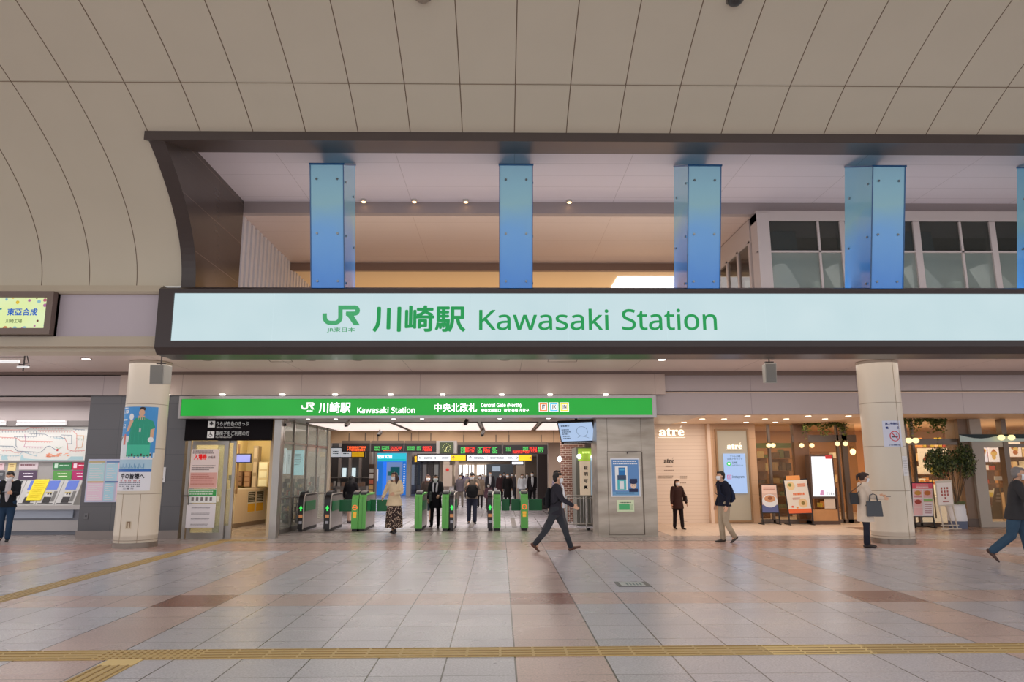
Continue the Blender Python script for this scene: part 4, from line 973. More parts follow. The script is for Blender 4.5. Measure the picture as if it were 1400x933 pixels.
x0, z0, x1, z1 = R4(596.5, 603, 624.5, 621, Yd); ck = thing('wall_clock', 'square dark green clock in a grey casing between the departure boards', 'clock', ((x0+x1)/2, Yd, z0))
M(mat((178, 172, 168), .4)).box(x0, Yd+.02, z0, x1, Yd+.16, z1).build('casing', ck)
x0, z0, x1, z1 = R4(601, 605, 620, 620, Yd); M(mat((62, 74, 48), .4)).box(x0, Yd-.01, z0, x1, Yd+.02, z1).build('dial', ck)
m = M(mat((190, 200, 120), emis=.4)); cx, cz = (x0+x1)/2, (z0+z1)/2
for k in range(12): a = PI*k/6; m.box(cx+.13*cos(a)-.012, Yd-.014, cz+.13*sin(a)-.012, cx+.13*cos(a)+.012, Yd-.01, cz+.13*sin(a)+.012)
m.build('hour_marker', ck); m = M(mat((235, 230, 160), emis=.5)); m.stroke([(cx, cz), (cx+.06, cz+.06)], .02, Yd-.016); m.stroke([(cx, cz), (cx-.03, cz-.12)], .014, Yd-.017); m.build('hand', ck)
def dirsign(px, segs, lab, Y=24.1, arrows=()):
    x0, z0, x1, z1 = R4(*px, Y); t = thing('direction_sign', lab, 'sign', ((x0+x1)/2, Y, z0))
    M(mat((45, 42, 45), .4)).box(x0-.03, Y+.02, z0-.03, x1+.03, Y+.14, z1+.05).build('casing', t)
    for a, b, c in segs:
        X0, _, X1, _ = R4(a, px[1], b, px[3], Y); cc = {'w': (232, 238, 245), 'y': (248, 190, 30)}[c]
        M(mat(cc, emis=.4)).box(X0, Y, z0, X1-.01, Y+.03, z1).build('lit_panel', t)
    m = M(mat((60, 70, 80)))
    for a, ch in arrows:
        if ch in '←→↑':
            X, _, Z = W(a, (px[1]+px[3])/2, Y); r_ = (z1-z0)*.3; d = {'←': (-1, 0), '→': (1, 0), '↑': (0, 1)}[ch]
            m.stroke([(X-d[0]*r_, Z-d[1]*r_), (X+d[0]*r_, Z+d[1]*r_)], r_*.28, Y-.004)
            m.stroke([(X+d[0]*r_*.1-d[1]*r_*.8, Z+d[1]*r_*.1-d[0]*r_*.8), (X+d[0]*r_, Z+d[1]*r_), (X+d[0]*r_*.1+d[1]*r_*.8, Z+d[1]*r_*.1+d[0]*r_*.8)], r_*.28, Y-.005)
        else:
            X0, _, Z0 = W(a, px[3]-1.5, Y); textlines(m, X0, z0+(z1-z0)*.25, X0+float(ch)*Y/F, z0+(z1-z0)*.75, Y-.004, 2, .2)
    m.build('print', t); return t
dirsign((571, 622.5, 637, 630), [(571, 594.5, 'w'), (594.5, 616, 'w'), (617, 637, 'y')], 'white and yellow direction sign with left arrows under the clock', arrows=((575, '←'), (596.5, '←'), (580, '12'), (604, '10'), (620, '↑')))
dirsign((639, 622.5, 727, 630), [(639, 666.5, 'w'), (666.5, 709, 'w'), (709, 727, 'y')], 'long white and yellow direction sign under the right departure boards', arrows=((643, '↑'), (648, '14'), (670, '22'), (694, '8'), (706, '→'), (724, '→')))
dirsign((700, 631.8, 715.5, 635), [(700, 715.5, 'w')], 'small white sign hanging below the long direction sign', arrows=((702, '10'),))
dirsign((448, 613, 498, 625), [(448, 452, 'y'), (452, 466, 'w'), (466, 480.5, 'w'), (481, 490, 'y'), (490, 498, 'y')], 'white and yellow direction sign left of the departure boards', Y=25.5, arrows=((455, '9'), (469, '9')))
dirsign((433, 611, 446, 628), [(433, 446, 'y')], 'small yellow sign seen through the glass partition', Y=25.5, arrows=((435, '9'),))
dirsign((567, 624, 570.5, 632), [(567, 570.5, 'y')], 'tiny yellow sign left of the arrow direction sign', Y=24.4)

# ================================================================== PASSAGE: BOOTH, PILLARS, SHOP, FAR WALL
Ya = 46.0
x0, z0, x1, z1 = R4(512, 620, 555, 676, Ya); z0 = 0
vb = thing('cash_machine_booth', 'bright blue cash machine booth with a cyan header beyond the gates', 'booth', ((x0+x1)/2, Ya, 0))
xa_, xb_ = W(523, 650, Ya)[0], W(550, 650, Ya)[0]
bl = mat((40, 130, 230), .4, emis=.55)
m = M(bl); m.box(x0, Ya, 0, xa_, Ya+1.5, z1); m.box(xb_, Ya, 0, x1, Ya+1.5, z1); m.box(xa_, Ya+1.4, 0, xb_, Ya+1.5, z1); m.box(xa_, Ya, z1-.55, xb_, Ya+1.5, z1); m.build('shell', vb)
hz0 = W(530, 631, Ya)[2]; M(mat((60, 205, 225), emis=.8)).box(x0, Ya-.06, hz0, x1, Ya, z1).build('header', vb)
word('lettering', sans('VIEW ATM'), (514, 622.5, 536, 627), Ya, wt, vb, .04, yo=.07)
M(mat((40, 190, 190), emis=.8)).box(x0, Ya-.07, hz0+.05, x1, Ya-.06, hz0+.14).build('stripe', vb)
m = M(mat((175, 190, 195), .4, emis=.3)); m.box(xa_+.1, Ya+.9, .0, xb_-.1, Ya+1.35, 2.1); m.use(mat((40, 110, 90), emis=.3)).box(xb_-.9, Ya+.85, 1.2, xb_-.3, Ya+.9, 1.75); m.use(mat((60, 130, 110), emis=.3)).box(xa_+.2, Ya+.85, 1.2, xa_+.6, Ya+.9, 1.45); m.build('cash_machine', vb)
m = M(mat((235, 240, 245), emis=.6)); a = R4(514, 642, 517, 658, Ya); m.rect(*a, Ya-.01); a = R4(551.5, 634, 554, 672, Ya); textlines(m, a[0], a[1], a[2], a[3], Ya-.01, 12, .1); m.build('print', vb)
def post(px, Y, c, lab, name='pillar', z1=2.8, d=.6, cat='pillar', r=.4, rough=.5):
    x0 = W(px[0], 650, Y)[0]; x1 = W(px[1], 650, Y)[0]; o = M(mat(c, rough, noise=.04)).box(x0, Y, 0, x1, Y+d, z1).build(name); o['kind'] = 'structure'; return tag(o, lab)
post((555.5, 561), 44, (230, 225, 222), 'white square pillar right of the blue booth', 'trim_15')
post((706, 718), 34, (190, 172, 155), 'beige pillar at the right of the passage', 'trim_16')
post((750, 768), 25.2, (196, 176, 158), 'beige pillar left of the brick wall', 'trim_17', z1=2.75)
post((735, 750), 29, (60, 52, 52), 'dark wall panel right of the crowd', 'trim_18')
post((505, 512), 30, (120, 110, 108), 'slim grey pillar left of the blue booth', 'trim_19')
post((606, 614), 55, (212, 196, 180), 'pale pillar in the middle of the passage', 'trim_20')
post((622, 626), 55, (200, 180, 165), 'slim pillar left of the far windows', 'trim_21')
# windows at the end
YE = 69.9
for k, (a, b, c, d) in enumerate(((622, 636, 643, 656), (637, 636, 648, 654), (652, 636, 668, 650))):
    x0, z0, x1, z1 = R4(a, b, c, d, YE); x0, x1 = x0*1.0, x1
    x0, z0, x1, z1 = R4(a, b, min(c, a+16), d, YE)
    m = M(mat((250, 245, 240), emis=1.4)); m.box(x0, YE-.05, max(z0, .9), x1, YE, z1); m.use(mat((190, 170, 150)));
    for i in range(1, 3): m.box(x0+(x1-x0)*i/3-.04, YE-.1, max(z0, .9), x0+(x1-x0)*i/3+.04, YE-.05, z1)
    struct(m.build('window_%d' % (5+k), origin=False), 'bright far window at the end of the passage')
a = R4(665, 635, 702, 664, 62); struct(M(mat((78, 84, 90), .3)).box(a[0], 62, 0, a[2], 62.2, a[3]).build('wall_screen', origin=False), 'dark grey glass screen at the end of the passage')
a = R4(673, 638, 684, 645, 61.9); tag(M(mat((150, 165, 180), emis=.5)).box(a[0], 61.9, a[1], a[2], 62, a[3]).build('mounted_display'), 'pale display on the dark screen at the end of the passage', 'display')
# glazed shop units on the left of the passage
a = R4(561, 631, 600, 676, 47); t = thing('shop_window_unit', 'glazed dark shop window unit right of the blue booth', 'shop window', ((a[0]+a[2])/2, 47, 0))
m = M(mat((120, 110, 105), .4))
for i in range(6): x = a[0]+(a[2]-a[0])*i/5; m.box(x-.04, 47, 0, x+.04, 47.15, a[3])
m.box(a[0], 47, a[3]-.15, a[2], 47.15, a[3]); m.box(a[0], 47, 0, a[2], 47.15, .3); m.build('frame', t)
M(mat((150, 148, 142), .15)).box(a[0], 47.1, .3, a[2], 47.14, a[3]-.1).build('pane', t)
m = M(mat((90, 90, 92)));
for i, c in enumerate(((200, 198, 190), (80, 85, 90), (190, 180, 170), (110, 100, 95), (215, 212, 205))): x = a[0]+(a[2]-a[0])*(i+.5)/5; m.use(mat(c, emis=.15)).box(x-.3, 47.05, .6, x+.25, 47.1, 1.9)
m.build('window_poster', t)
x, _, z = W(612, 645, 54.8); t = thing('fire_hose_cabinet', 'small beige cabinet with a red lamp in the passage', 'cabinet', (x, 54.8, 0)); M(mat((225, 205, 185))).box(x-.35, 54.6, .3, x+.35, 54.95, 1.9).build('body', t); M(mat((210, 50, 45), emis=.4)).ell((x, 54.57, 1.55), (.12, .06, .12)).build('red_lamp', t)
# kiosk counter left
kx = R4(447, 632, 504, 690, 27.5)
t = thing('kiosk', 'grey kiosk with dark glazed upper part and crowded shelves behind the left gates', 'kiosk', ((kx[0]+kx[2])/2, 27.5, 0))
m = M(mat((96, 92, 92), .4)); m.box(kx[0], 27.9, 0, kx[2], 28.5, 2.70); m.build('back_wall', t)
m = M(mat((178, 165, 158), .4))
for i in range(5): x = kx[0]+(kx[2]-kx[0])*i/4; m.box(x-.05, 27.75, 0, x+.05, 27.9, 2.7)
m.build('post', t)
m = M(mat((150, 146, 142), .4)); m.box(kx[0], 27.1, 0, kx[2], 27.8, 1.0); m.box(kx[0], 27.4, 1.3, kx[2], 27.8, 1.34); m.build('counter', t)
for i, px in enumerate((470.5, 483.5)):
    a = R4(px-2.5, 640, px+2.5, 652, 27.7); M(mat((215, 235, 240), emis=.8)).box(a[0], 27.7, a[1], a[2], 27.75, a[3]).build('lit_screen', t)
m = M(); rk = random.Random(9)
for r_ in range(4):
    x = kx[0]+.05
    while x < kx[2]-.12:
        m.use(mat(rk.choice([(190, 185, 180), (120, 120, 125), (205, 200, 195), (90, 95, 105), (170, 140, 120), (215, 210, 205)]))).box(x, 27.05, .25+.25*r_, x+rk.uniform(.06, .14), 27.12, .25+.25*r_+rk.uniform(.12, .2)); x += .15
tag(m.build('magazine', t), kind='stuff')
a = R4(416, 640, 446, 700, 25.4)
t = thing('beige_vending_shelf', 'beige shelving with small goods seen between the partition and the kiosk', 'shelf', ((a[0]+a[2])/2, 25.4, 0)); M(mat((205, 175, 140), .5)).box(a[0], 25.5, 0, a[2], 26, 1.55).build('body', t)
m = M()
for r_ in range(5):
    x = a[0]+.04
    while x < a[2]-.1: m.use(mat(rk.choice([(225, 205, 170), (190, 120, 90), (150, 110, 80), (235, 225, 210), (110, 60, 60)]))).box(x, 25.42, .2+.25*r_, x+.08, 25.5, .2+.25*r_+rk.uniform(.1, .2)); x += .11
tag(m.build('packet', t), kind='stuff')
a = R4(503.5, 635, 511, 684, 26.5)
t = thing('poster_rack', 'narrow rack of leaflets left of the blue booth', 'rack', ((a[0]+a[2])/2, 26.5, 0)); M(mat((110, 85, 70), .5)).box(a[0], 26.55, 0, a[2], 26.8, a[3]).build('body', t)
m = M()
for r_ in range(7): m.use(mat(rk.choice([(235, 230, 220), (220, 120, 90), (230, 190, 120)]))).box(a[0]+.03, 26.5, .3+.2*r_, a[2]-.03, 26.55, .45+.2*r_)
m.build('leaflet', t)

# ---- brick wall, photo booth, fence, monitor on the right of the gates
def brick_mat():
    m = bpy.data.materials.new('dark_red_brick'); m.use_nodes = True; nt = m.node_tree; b = nt.nodes['Principled BSDF']
    tc = nt.nodes.new('ShaderNodeTexCoord'); mp = nt.nodes.new('ShaderNodeMapping'); mp.inputs['Rotation'].default_value = (radians(90), 0, 0)
    br = nt.nodes.new('ShaderNodeTexBrick'); br.inputs['Scale'].default_value = 1; br.inputs['Brick Width'].default_value = .16; br.inputs['Row Height'].default_value = .07; br.inputs['Mortar Size'].default_value = .008
    br.inputs['Color1'].default_value = lin((120, 76, 62)); br.inputs['Color2'].default_value = lin((150, 100, 84)); br.inputs['Mortar'].default_value = lin((215, 195, 180))
    nt.links.new(tc.outputs['Object'], mp.inputs[0]); nt.links.new(mp.outputs[0], br.inputs[0]); nt.links.new(br.outputs[0], b.inputs['Base Color']); b.inputs['Roughness'].default_value = .6
    return m
a = R4(768, 605, 796, 680, 22.5); struct(M(brick_mat()).box(a[0], 22.5, 0, a[2]+.1, 22.9, 2.93).build('wall_brick', origin=False), 'dark red brick wall behind the steel fence')
Yp = 20.8
a = R4(788, 612, 816, 684, Yp); pb = thing('photo_booth', 'identity photo booth with green header and a beige vertical sign', 'booth', ((a[0]+a[2])/2, Yp, 0))
M(mat((120, 120, 112), .4)).box(a[0], Yp+.05, 0, 3.6, Yp+1.2, a[3]).build('cabin', pb)
b = R4(790.5, 613.5, 808.5, 630.5, Yp); m = M(mat((150, 180, 60), emis=.5)); m.box(b[0], Yp, b[1], b[2], Yp+.05, b[3]); m.use(mat((225, 235, 170), emis=.5)); pletter(m, '証明写', 796, 617.5, 806, 620.5, Yp, .03, yoff=Yp-.004); m.build('header', pb)
b = R4(793, 631, 807, 678, Yp); M(mat((228, 205, 178), emis=.35)).box(b[0], Yp-.02, b[1], b[2], Yp+.05, b[3]).build('vertical_sign', pb)
for ch, yy in zip('証明写真', (637.5, 646, 655.5, 664)): word('lettering', ch, (798, yy, 803.5, yy+5), Yp, mat((50, 40, 40)), pb, .03, yo=.024)
b = R4(808, 625, 816, 678, Yp); m = M(mat((165, 190, 210), emis=.4)); m.box(b[0], Yp-.01, b[1], b[2], Yp+.05, b[3])
m.use(mat((60, 70, 90)))
for ch, yy in zip('スピード写真', range(634, 676, 7)): pletter(m, ch, 810, yy, 814, yy+4.6, Yp, .02, yoff=Yp-.014)
m.build('side_sign', pb)
for px in (791.5, 810.5): x, _, z = W(px, 624.5, Yp); M(mat((245, 250, 255), emis=5)).ell((x, Yp-.05, z), (.06, .06, .07)).build('lamp', pb)
x, _, z = W(765, 628, 22); M(mat((245, 250, 255), emis=3)).ell((x, 22, z), (.06, .06, .09)).build('lamp')
o = bpy.data.objects['lamp'] if 'lamp' in bpy.data.objects else None
for o in [q for q in bpy.data.objects if q.name.startswith('lamp') and q.parent is None]: o.name = 'wall_lamp'; tag(o, 'small white glowing wall lamp left of the brick wall', 'light')
Yf = 19.5; a = R4(774, 678.5, 818, 724, Yf); fn = thing('steel_fence', 'low stainless steel fence of thin vertical rods beside the stainless pillar', 'fence', ((a[0]+a[2])/2, Yf, 0))
fs = mat((190, 186, 180), .25, metal=.85); xe = XP0+.4
m = M(fs); m.cyl((a[0], Yf, a[3]), (xe, Yf, a[3]), .022, 10); m.cyl((a[0], Yf, .16), (xe, Yf, .16), .018, 10); m.cyl((a[0], Yf, a[3]-.06), (xe, Yf, a[3]-.06), .012, 8); m.build('rail', fn)
for i in range(11): x = a[0]+(xe-a[0])*i/10.5; M(fs).cyl((x, Yf, .16), (x, Yf, a[3]), .009 if i % 5 else .02, 8).build('rod', fn)
for x in (a[0]+.02, a[0]+.55): M(fs).cyl((x, Yf, 0), (x, Yf, a[3]), .022, 10).build('post', fn)
x = W(805, 717, Yf)[0]; M(mat((40, 40, 40))).cyl((x, Yf-.03, .02), (x, Yf+.03, .02), .04, 10).build('caster', fn)
# monitor (turned to the left and tilted down)
tv = thing('hanging_monitor', 'tilted monitor with a light blue screen hanging at the right end of the gate opening', 'monitor', (0, 0, 0))
cx, cy, cz = W(787, 591, 18.4); tv.location = (2.002, 18.405, 2.563)
tv.rotation_euler = Euler((.6, -.0187, -.3516), 'XYZ') if False else (Matrix.Rotation(-.3516, 3, 'Z') @ Matrix.Rotation(.6, 3, 'X') @ Matrix.Rotation(-.0187, 3, 'Y')).to_euler()
w_, h_ = .45, .29
M(mat((22, 22, 28), .3)).box(-w_-.03, .0, -h_-.06, w_+.03, .1, h_+.03).build('casing', tv, local=True, bevel=.01)
m = M(sign_face((176, 202, 238), (190, 212, 244), .9)).box(-w_, -.008, -h_+.03, w_, 0, h_); m.build('screen', tv, local=True)
m = M(mat((70, 90, 130))); textlines(m, -w_+.06, h_-.12, -w_+.3, h_-.04, -.012, 1, .05); textlines(m, -w_+.06, -.2, -.1, h_-.16, -.012, 5, .5); m.ring(.15, .03, .15, .008, -.012); m.stroke([(.0, -.15), (.1, -.1), (.3, -.17)], .008, -.012); m.build('map_print', tv, local=True)
m = M(mat((230, 232, 235))); textlines(m, -w_+.05, -h_-.04, w_-.03, -h_+.0, -.014, 1, .05); m.build('caption', tv, local=True)
M(mat((40, 40, 45))).bar((0, .08, 0), (0, .2, h_+.1), .06).build('bracket', tv, local=True)

# ================================================================== STAINLESS PILLAR WITH POSTER
zt = W(860, 571, YW)[2]
sp_ = thing('stainless_pillar', 'wide brushed stainless steel pillar with a service door right of the gates', 'pillar', ((XP0+XP1)/2, YW, 0)); sp_['kind'] = 'structure'
def brushed():
    m = bpy.data.materials.new('brushed_stainless'); m.use_nodes = True; nt = m.node_tree; b = nt.nodes['Principled BSDF']
    tc = nt.nodes.new('ShaderNodeTexCoord'); mp = nt.nodes.new('ShaderNodeMapping'); mp.inputs['Scale'].default_value = (.5, .5, 2.2)
    n = nt.nodes.new('ShaderNodeTexNoise'); n.inputs['Scale'].default_value = 1.2; n.inputs['Detail'].default_value = 6
    nt.links.new(tc.outputs['Object'], mp.inputs[0]); nt.links.new(mp.outputs[0], n.inputs['Vector'])
    r = nt.nodes.new('ShaderNodeValToRGB'); r.color_ramp.elements[0].position = .3; r.color_ramp.elements[0].color = lin((150, 138, 124)); r.color_ramp.elements[1].position = .7; r.color_ramp.elements[1].color = lin((205, 195, 182))
    nt.links.new(n.outputs['Fac'], r.inputs[0]); nt.links.new(r.outputs[0], b.inputs['Base Color']); b.inputs['Metallic'].default_value = .55; b.inputs['Roughness'].default_value = .38
    return m
bm_ = brushed()
M(bm_).box(XP0, YW, 0, XP1, YW+1.1, zt+.1).build('cladding', sp_)
a = R4(832, 618, 878.5, 733, YW); M(bm_).box(a[0], YW-.006, .06, a[2], YW, a[3]).build('service_door', sp_)
m = M(mat((96, 84, 74))); frame_m(m, a[0]-.012, .04, a[2]+.014, a[3]+.012, .012, YW-.004, YW+.001); m.box(a[2], YW-.008, .04, a[2]+.03, YW+.001, a[3])
for p in (830, 876): x = W(p, 590, YW)[0]; m.box(x-.004, YW-.003, a[3]+.01, x+.004, YW+.001, zt)
m.build('panel_joint', sp_)
m = M(mat((80, 70, 64), .3)); q = R4(857, 617.5, 871, 621, YW); m.box(q[0], YW-.05, q[3]-.02, q[2], YW, q[3]); m.box(q[0], YW-.04, q[1], q[0]+.02, YW, q[3]); m.build('door_closer', sp_)
m, x0, z0, x1, z1, yy = sheet('', (835, 627, 875, 679.5), YW-.01, (228, 232, 240), '')
m.use(mat((90, 135, 190), .5, emis=.1)); m.rect(x0+.03, z0+.03, x1-.03, z1-.03, yy); m.use(mat((110, 165, 210), .5)); m.rect(x0+.03, z0+.03, x1-.03, z0+.12, yy-.001)
q = R4(841, 638, 858, 671, YW-.01); m.use(mat((240, 244, 248))); m.rect(*q, yy-.001)
q = R4(845.5, 639.5, 854.5, 650, YW-.01); m.use(mat((40, 120, 190))); m.rect(*q, yy-.002); q = R4(844, 650, 856, 656, YW-.01); m.use(mat((60, 80, 110))); m.rect(*q, yy-.002)
q = R4(844, 656, 856, 670, YW-.01); m.use(mat((80, 190, 200))); m.rect(*q, yy-.002); q = R4(847, 658, 853, 669, YW-.01); m.use(mat((235, 240, 245))); m.rect(*q, yy-.003)
q = R4(846.5, 641, 853.5, 643.5, YW-.01); m.use(mat((90, 180, 230))); m.rect(*q, yy-.003)
x, _, z = W(866, 664, YW); m.use(mat((235, 205, 185))); m.disc(x, z, .075, yy-.002, rz=.08); m.use(mat((30, 40, 80))); q = R4(861, 655, 871, 660, YW); m.rect(*q, yy-.003); m.disc(x, z+.09, .1, yy-.0025, rz=.06); q = R4(860, 668.5, 872, 673, YW); m.rect(*q, yy-.003)
m.use(mat((40, 30, 30))); m.disc(x-.03, z, .008, yy-.004, 8); m.disc(x+.03, z, .008, yy-.004, 8)
m.use(mat((235, 240, 248))); q = R4(838, 629.5, 872, 636, YW); textlines(m, *q, yy-.003, 2, .1); m.use(mat((40, 60, 110))); q = R4(842, 673, 868, 676, YW); textlines(m, *q, yy-.003, 1, .05)
done(m, 'poster', 'blue and white poster of a ticket machine and station clerk on the stainless pillar')
m, x0, z0, x1, z1, yy = sheet('', (843.5, 684, 867, 700), YW-.01, (222, 236, 200), '')
m.use(mat((80, 185, 120))); q = R4(846, 689.5, 861, 697.5, YW-.01); m.rect(*q, yy); m.use(mat((60, 90, 60))); q = R4(847, 686, 863, 689, YW-.01); textlines(m, *q, yy, 1, .05); m.use(mat((120, 170, 110))); q = R4(862, 690, 865.5, 698, YW-.01); textlines(m, *q, yy, 4, .2)
done(m, 'notice', 'small pale green notice below the blue poster on the stainless pillar', 'notice')

# ================================================================== ATRE SIGNS AND ALCOVE WALL
shine = mat((250, 242, 228), emis=.5)
def atre(px, Y, label, parent=None, mt=None, d=.03, bar=True):
    t = parent or thing('shop_name_sign', label, 'sign', (W(px[0], px[3], Y)[0], Y, W(px[0], px[3], Y)[2]))
    x0, z0, x1, z1 = R4(*px, Y); m = M(mt or shine); h = z1-z0
    letter(m, serif('atre'), x0, z0+h*.14, x1, z0+h*.84, Y-d, .012)
    ww = x1-x0; m.poly([(x0+ww*.84, Y-d, z0+h*.84), (x0+ww*.88, Y-d, z0+h*.84), (x0+ww*.95, Y-d, z1), (x0+ww*.88, Y-d, z1)])
    m.build('lettering', t)
    if bar: M(mt or shine).box(x0-ww*.05, Y-d, z0, x1+ww*.03, Y-d+.01, z0+h*.06).build('underline', t)
    return t
t = atre((900.5, 582.5, 935, 599), 21.6, 'large glowing white shop name on the cream lined wall')
M(mat((200, 180, 165))).box(t.location.x, 21.59, t.location.z+.15, t.location.x+.7, 21.7, t.location.z+.17).build('mount', t)
t = atre((907.5, 626, 921.5, 635), 21.7, 'small grey shop name print low on the cream lined wall', mt=mat((120, 100, 90)), d=.004, bar=False)
for q, n in (((910, 637, 920, 639.5), 1), ((908, 642, 922, 645), 1), ((899, 650, 921, 655), 2), ((930, 650.5, 940, 655), 2), ((930, 659, 939, 662), 1), ((934, 713, 940, 714), 1)): m = M(mat((165, 140, 122))); textlines(m, *R4(*q, 21.7), 21.694, n, .1); m.build('small_print', t)
# tall beige sign panel with screen
a = R4(983, 589, 1024, 712, 21.45); tp = thing('sign_panel', 'tall olive beige sign panel with shop name and digital screen on the wood wall', 'sign', ((a[0]+a[2])/2, 21.45, a[1]))
M(mat((178, 172, 156), .4)).box(a[0], 21.45, a[1], a[2], 21.49, a[3]).build('board', tp)
m = M(mat((150, 118, 84), .4)); frame_m(m, a[0]-.05, a[1]-.05, a[2]+.05, a[3]+.05, .05, 21.42, 21.5); m.build('frame', tp)
atre((993.5, 605.5, 1014, 615.5), 21.45, '', parent=tp)
a = R4(991, 620.5, 1021, 675, 21.36); ds = thing('digital_screen', 'upright light blue digital screen on the beige sign panel', 'screen', ((a[0]+a[2])/2, 21.4, a[1]))
M(sign_face((168, 196, 240), (186, 208, 246), .95)).box(a[0], 21.4, a[1], a[2], 21.43, a[3]).build('display', ds)
word('lettering', 'アトレ川崎', (998, 623, 1012, 625.5), 21.4, mat((60, 70, 100)), ds, .01); word('lettering', '公式アカウント', (994, 626.5, 1015, 629), 21.4, mat((60, 70, 100)), ds, .01)
word('lettering', 'LINE', (1001, 631.5, 1008, 634.2), 21.4, mat((40, 170, 90)), ds, .02); word('lettering', '公式アカウント', (1000.5, 635.5, 1016, 637.8), 21.4, mat((40, 170, 90)), ds, .01)
x, _, z = W(996.5, 634.5, 21.4); m = M(mat((40, 190, 90), emis=.4)); m.disc(x, z, .07, 21.394, rz=.06); m.use(mat((240, 250, 245), emis=.5)); m.disc(x, z, .035, 21.392, rz=.03); m.build('logo', ds)
x, _, z = W(997, 652.5, 21.4); m = M(mat((200, 70, 130), emis=.3)); frame_m(m, x-.06, z-.06, x+.06, z+.06, .015, 21.39, 21.397); m.ring(x, z, .03, .012, 21.392); m.build('logo', ds)
word('lettering', sans('Instagram'), (1001, 650.5, 1017.5, 655), 21.4, mat((80, 90, 130)), ds, .01)
# ================================================================== SHOP WINDOWS RIGHT OF THE WOOD WALL
YB2 = 21.5
brownw = mat((128, 92, 66), .35, noise=.12, nscale=4); bronze = mat((120, 104, 92), .3, metal=.4)
sw = thing('glazed_shopfront', 'glazed brown and bronze shop front with lit interior left of the right column', 'shop front', (W(1100, 715, YB2)[0], YB2, 0))
def X_(p, Y=YB2, py=650): return W(p, py, Y)[0]
m = M(bronze)
for a, b in ((1053.5, 1056.5), (1148, 1150.5), (1155, 1162)): m.box(X_(a), YB2, 0, X_(b), YB2+.12, 2.95)
m.box(X_(1036), YB2, 0, X_(1170), YB2+.1, .1); zq = W(1100, 604, YB2)[2]; m.box(X_(1087), YB2, zq-.02, X_(1175), YB2+.1, zq+.2)
m.build('frame', sw)
m = M(brownw); m.box(X_(1088.5), YB2-.02, 0, X_(1108.5), YB2+.2, 2.95); m.build('wood_column', sw)
M(glass((140, 110, 80), .8)).box(X_(1036), YB2+.05, .1, X_(1175), YB2+.06, 2.95).build('pane', sw)
m = M(mat((120, 140, 80), .4, emis=.12)); q = R4(1034, 606, 1090, 613, YB2+.3); m.box(q[0], YB2+.3, q[1], q[2], YB2+.33, q[3]); m.build('green_fascia', sw)
word('lettering', 'あ', (1083, 617, 1089, 622), YB2+.2, shine, sw, .02)
# interior things: back display blocks
rk = random.Random(21)
def interior(x0p, x1p, Y, lab, cols, zlo=.0, zhi=2.2):
    t = thing('display_shelf', lab, 'shelf', (X_((x0p+x1p)/2, Y), Y, 0)); xa, xb = X_(x0p, Y), X_(x1p, Y)
    m = M(mat((140, 96, 62), .5)); m.box(xa, Y+.4, zlo, xb, Y+.45, zhi)
    for i in range(5): m.box(xa, Y, zlo+.25+i*.42, xb, Y+.4, zlo+.28+i*.42)
    m.build('shelving', t); m = M()
    for i in range(5):
        x = xa+.03
        while x < xb-.1:
            h = rk.uniform(.1, .32); ww = rk.uniform(.07, .18); m.use(mat(rk.choice(cols), emis=.25)).box(x, Y+.05, zlo+.28+i*.42, x+ww, Y+.3, zlo+.28+i*.42+h); x += ww+.03  # goods carry emission in their colours for the interior glow
    tag(m.build('goods', t), kind='stuff')
warm = [(225, 150, 80), (240, 200, 140), (120, 70, 40), (180, 60, 40), (250, 230, 190), (90, 60, 40), (200, 170, 60)]
interior(1040, 1056, 23.4, 'tall shelf of goods inside the shop behind the bowl poster', [(90, 110, 60), (60, 50, 40), (200, 170, 110), (130, 90, 60)], 0, 2.0)
interior(1060, 1086, 24.2, 'shelf of goods inside the shop behind the tilted menu board', [(90, 70, 50), (60, 50, 40), (150, 120, 80), (80, 90, 60)], 0, 2.0)
interior(1118, 1145, 24.8, 'wooden shelf inside the shop behind the white map screen', warm, 0, 2.2)
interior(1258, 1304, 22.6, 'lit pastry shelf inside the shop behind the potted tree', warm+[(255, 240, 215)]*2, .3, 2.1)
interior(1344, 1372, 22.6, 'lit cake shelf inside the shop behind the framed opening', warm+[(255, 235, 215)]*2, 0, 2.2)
interior(1378, 1430, 23.2, 'lit shelf inside the shop at the right edge', warm, 0, 2.2)
for (px, py, Y, lab) in ((1166, 618, 25, 'small glowing wall lantern inside the shop left of the right column'),):
    x, _, z = W(px, py, Y); t = thing('wall_lantern', lab, 'lamp', (x, Y, z)); M(mat((255, 215, 140), emis=5)).ell((x, Y, z), (.1, .08, .11)).build('shade', t); M(mat((120, 90, 50))).box(x-.05, Y-.02, z+.1, x+.05, Y+.1, z+.2).build('bracket', t)
# pairs of round lamps on the posts
globe = mat((250, 226, 165), emis=1.3)
k = 0
for (pa, pb, py, Y, lab) in ((1051, 1057, 609.5, 21.3, 'left of the wooden column'), (1096, 1110, 609.5, 21.3, 'on the wooden column'), (1145, 1156, 607, 21.3, 'right of the map screen'), (1242.5, 1252, 602.5, 19.6, 'just right of the right column'), (1369, 1383, 598.5, 19.6, 'over the entrance portal')):
    for p, side in ((pa, 'left'), (pb, 'right')):
        x, _, z = W(p, py, Y); t = thing('globe_lamp', 'glowing cream globe wall lamp, %s one of the pair %s' % (side, lab), 'lamp', (x, Y, z), group='pairs of globe lamps along the shop front')
        M(globe).ell((x, Y, z), (.072 if Y > 20 else .095, .075, .068 if Y > 20 else .08)).build('globe', t, smooth=True); m = M(mat((130, 105, 70), .3, metal=.6)); m.cyl((x, Y, z+.07), (x, Y, z+.1), .06, 10); m.bar((x, Y, z+.09), (x, Y+.2, z+.09), .02); m.build('bracket', t)
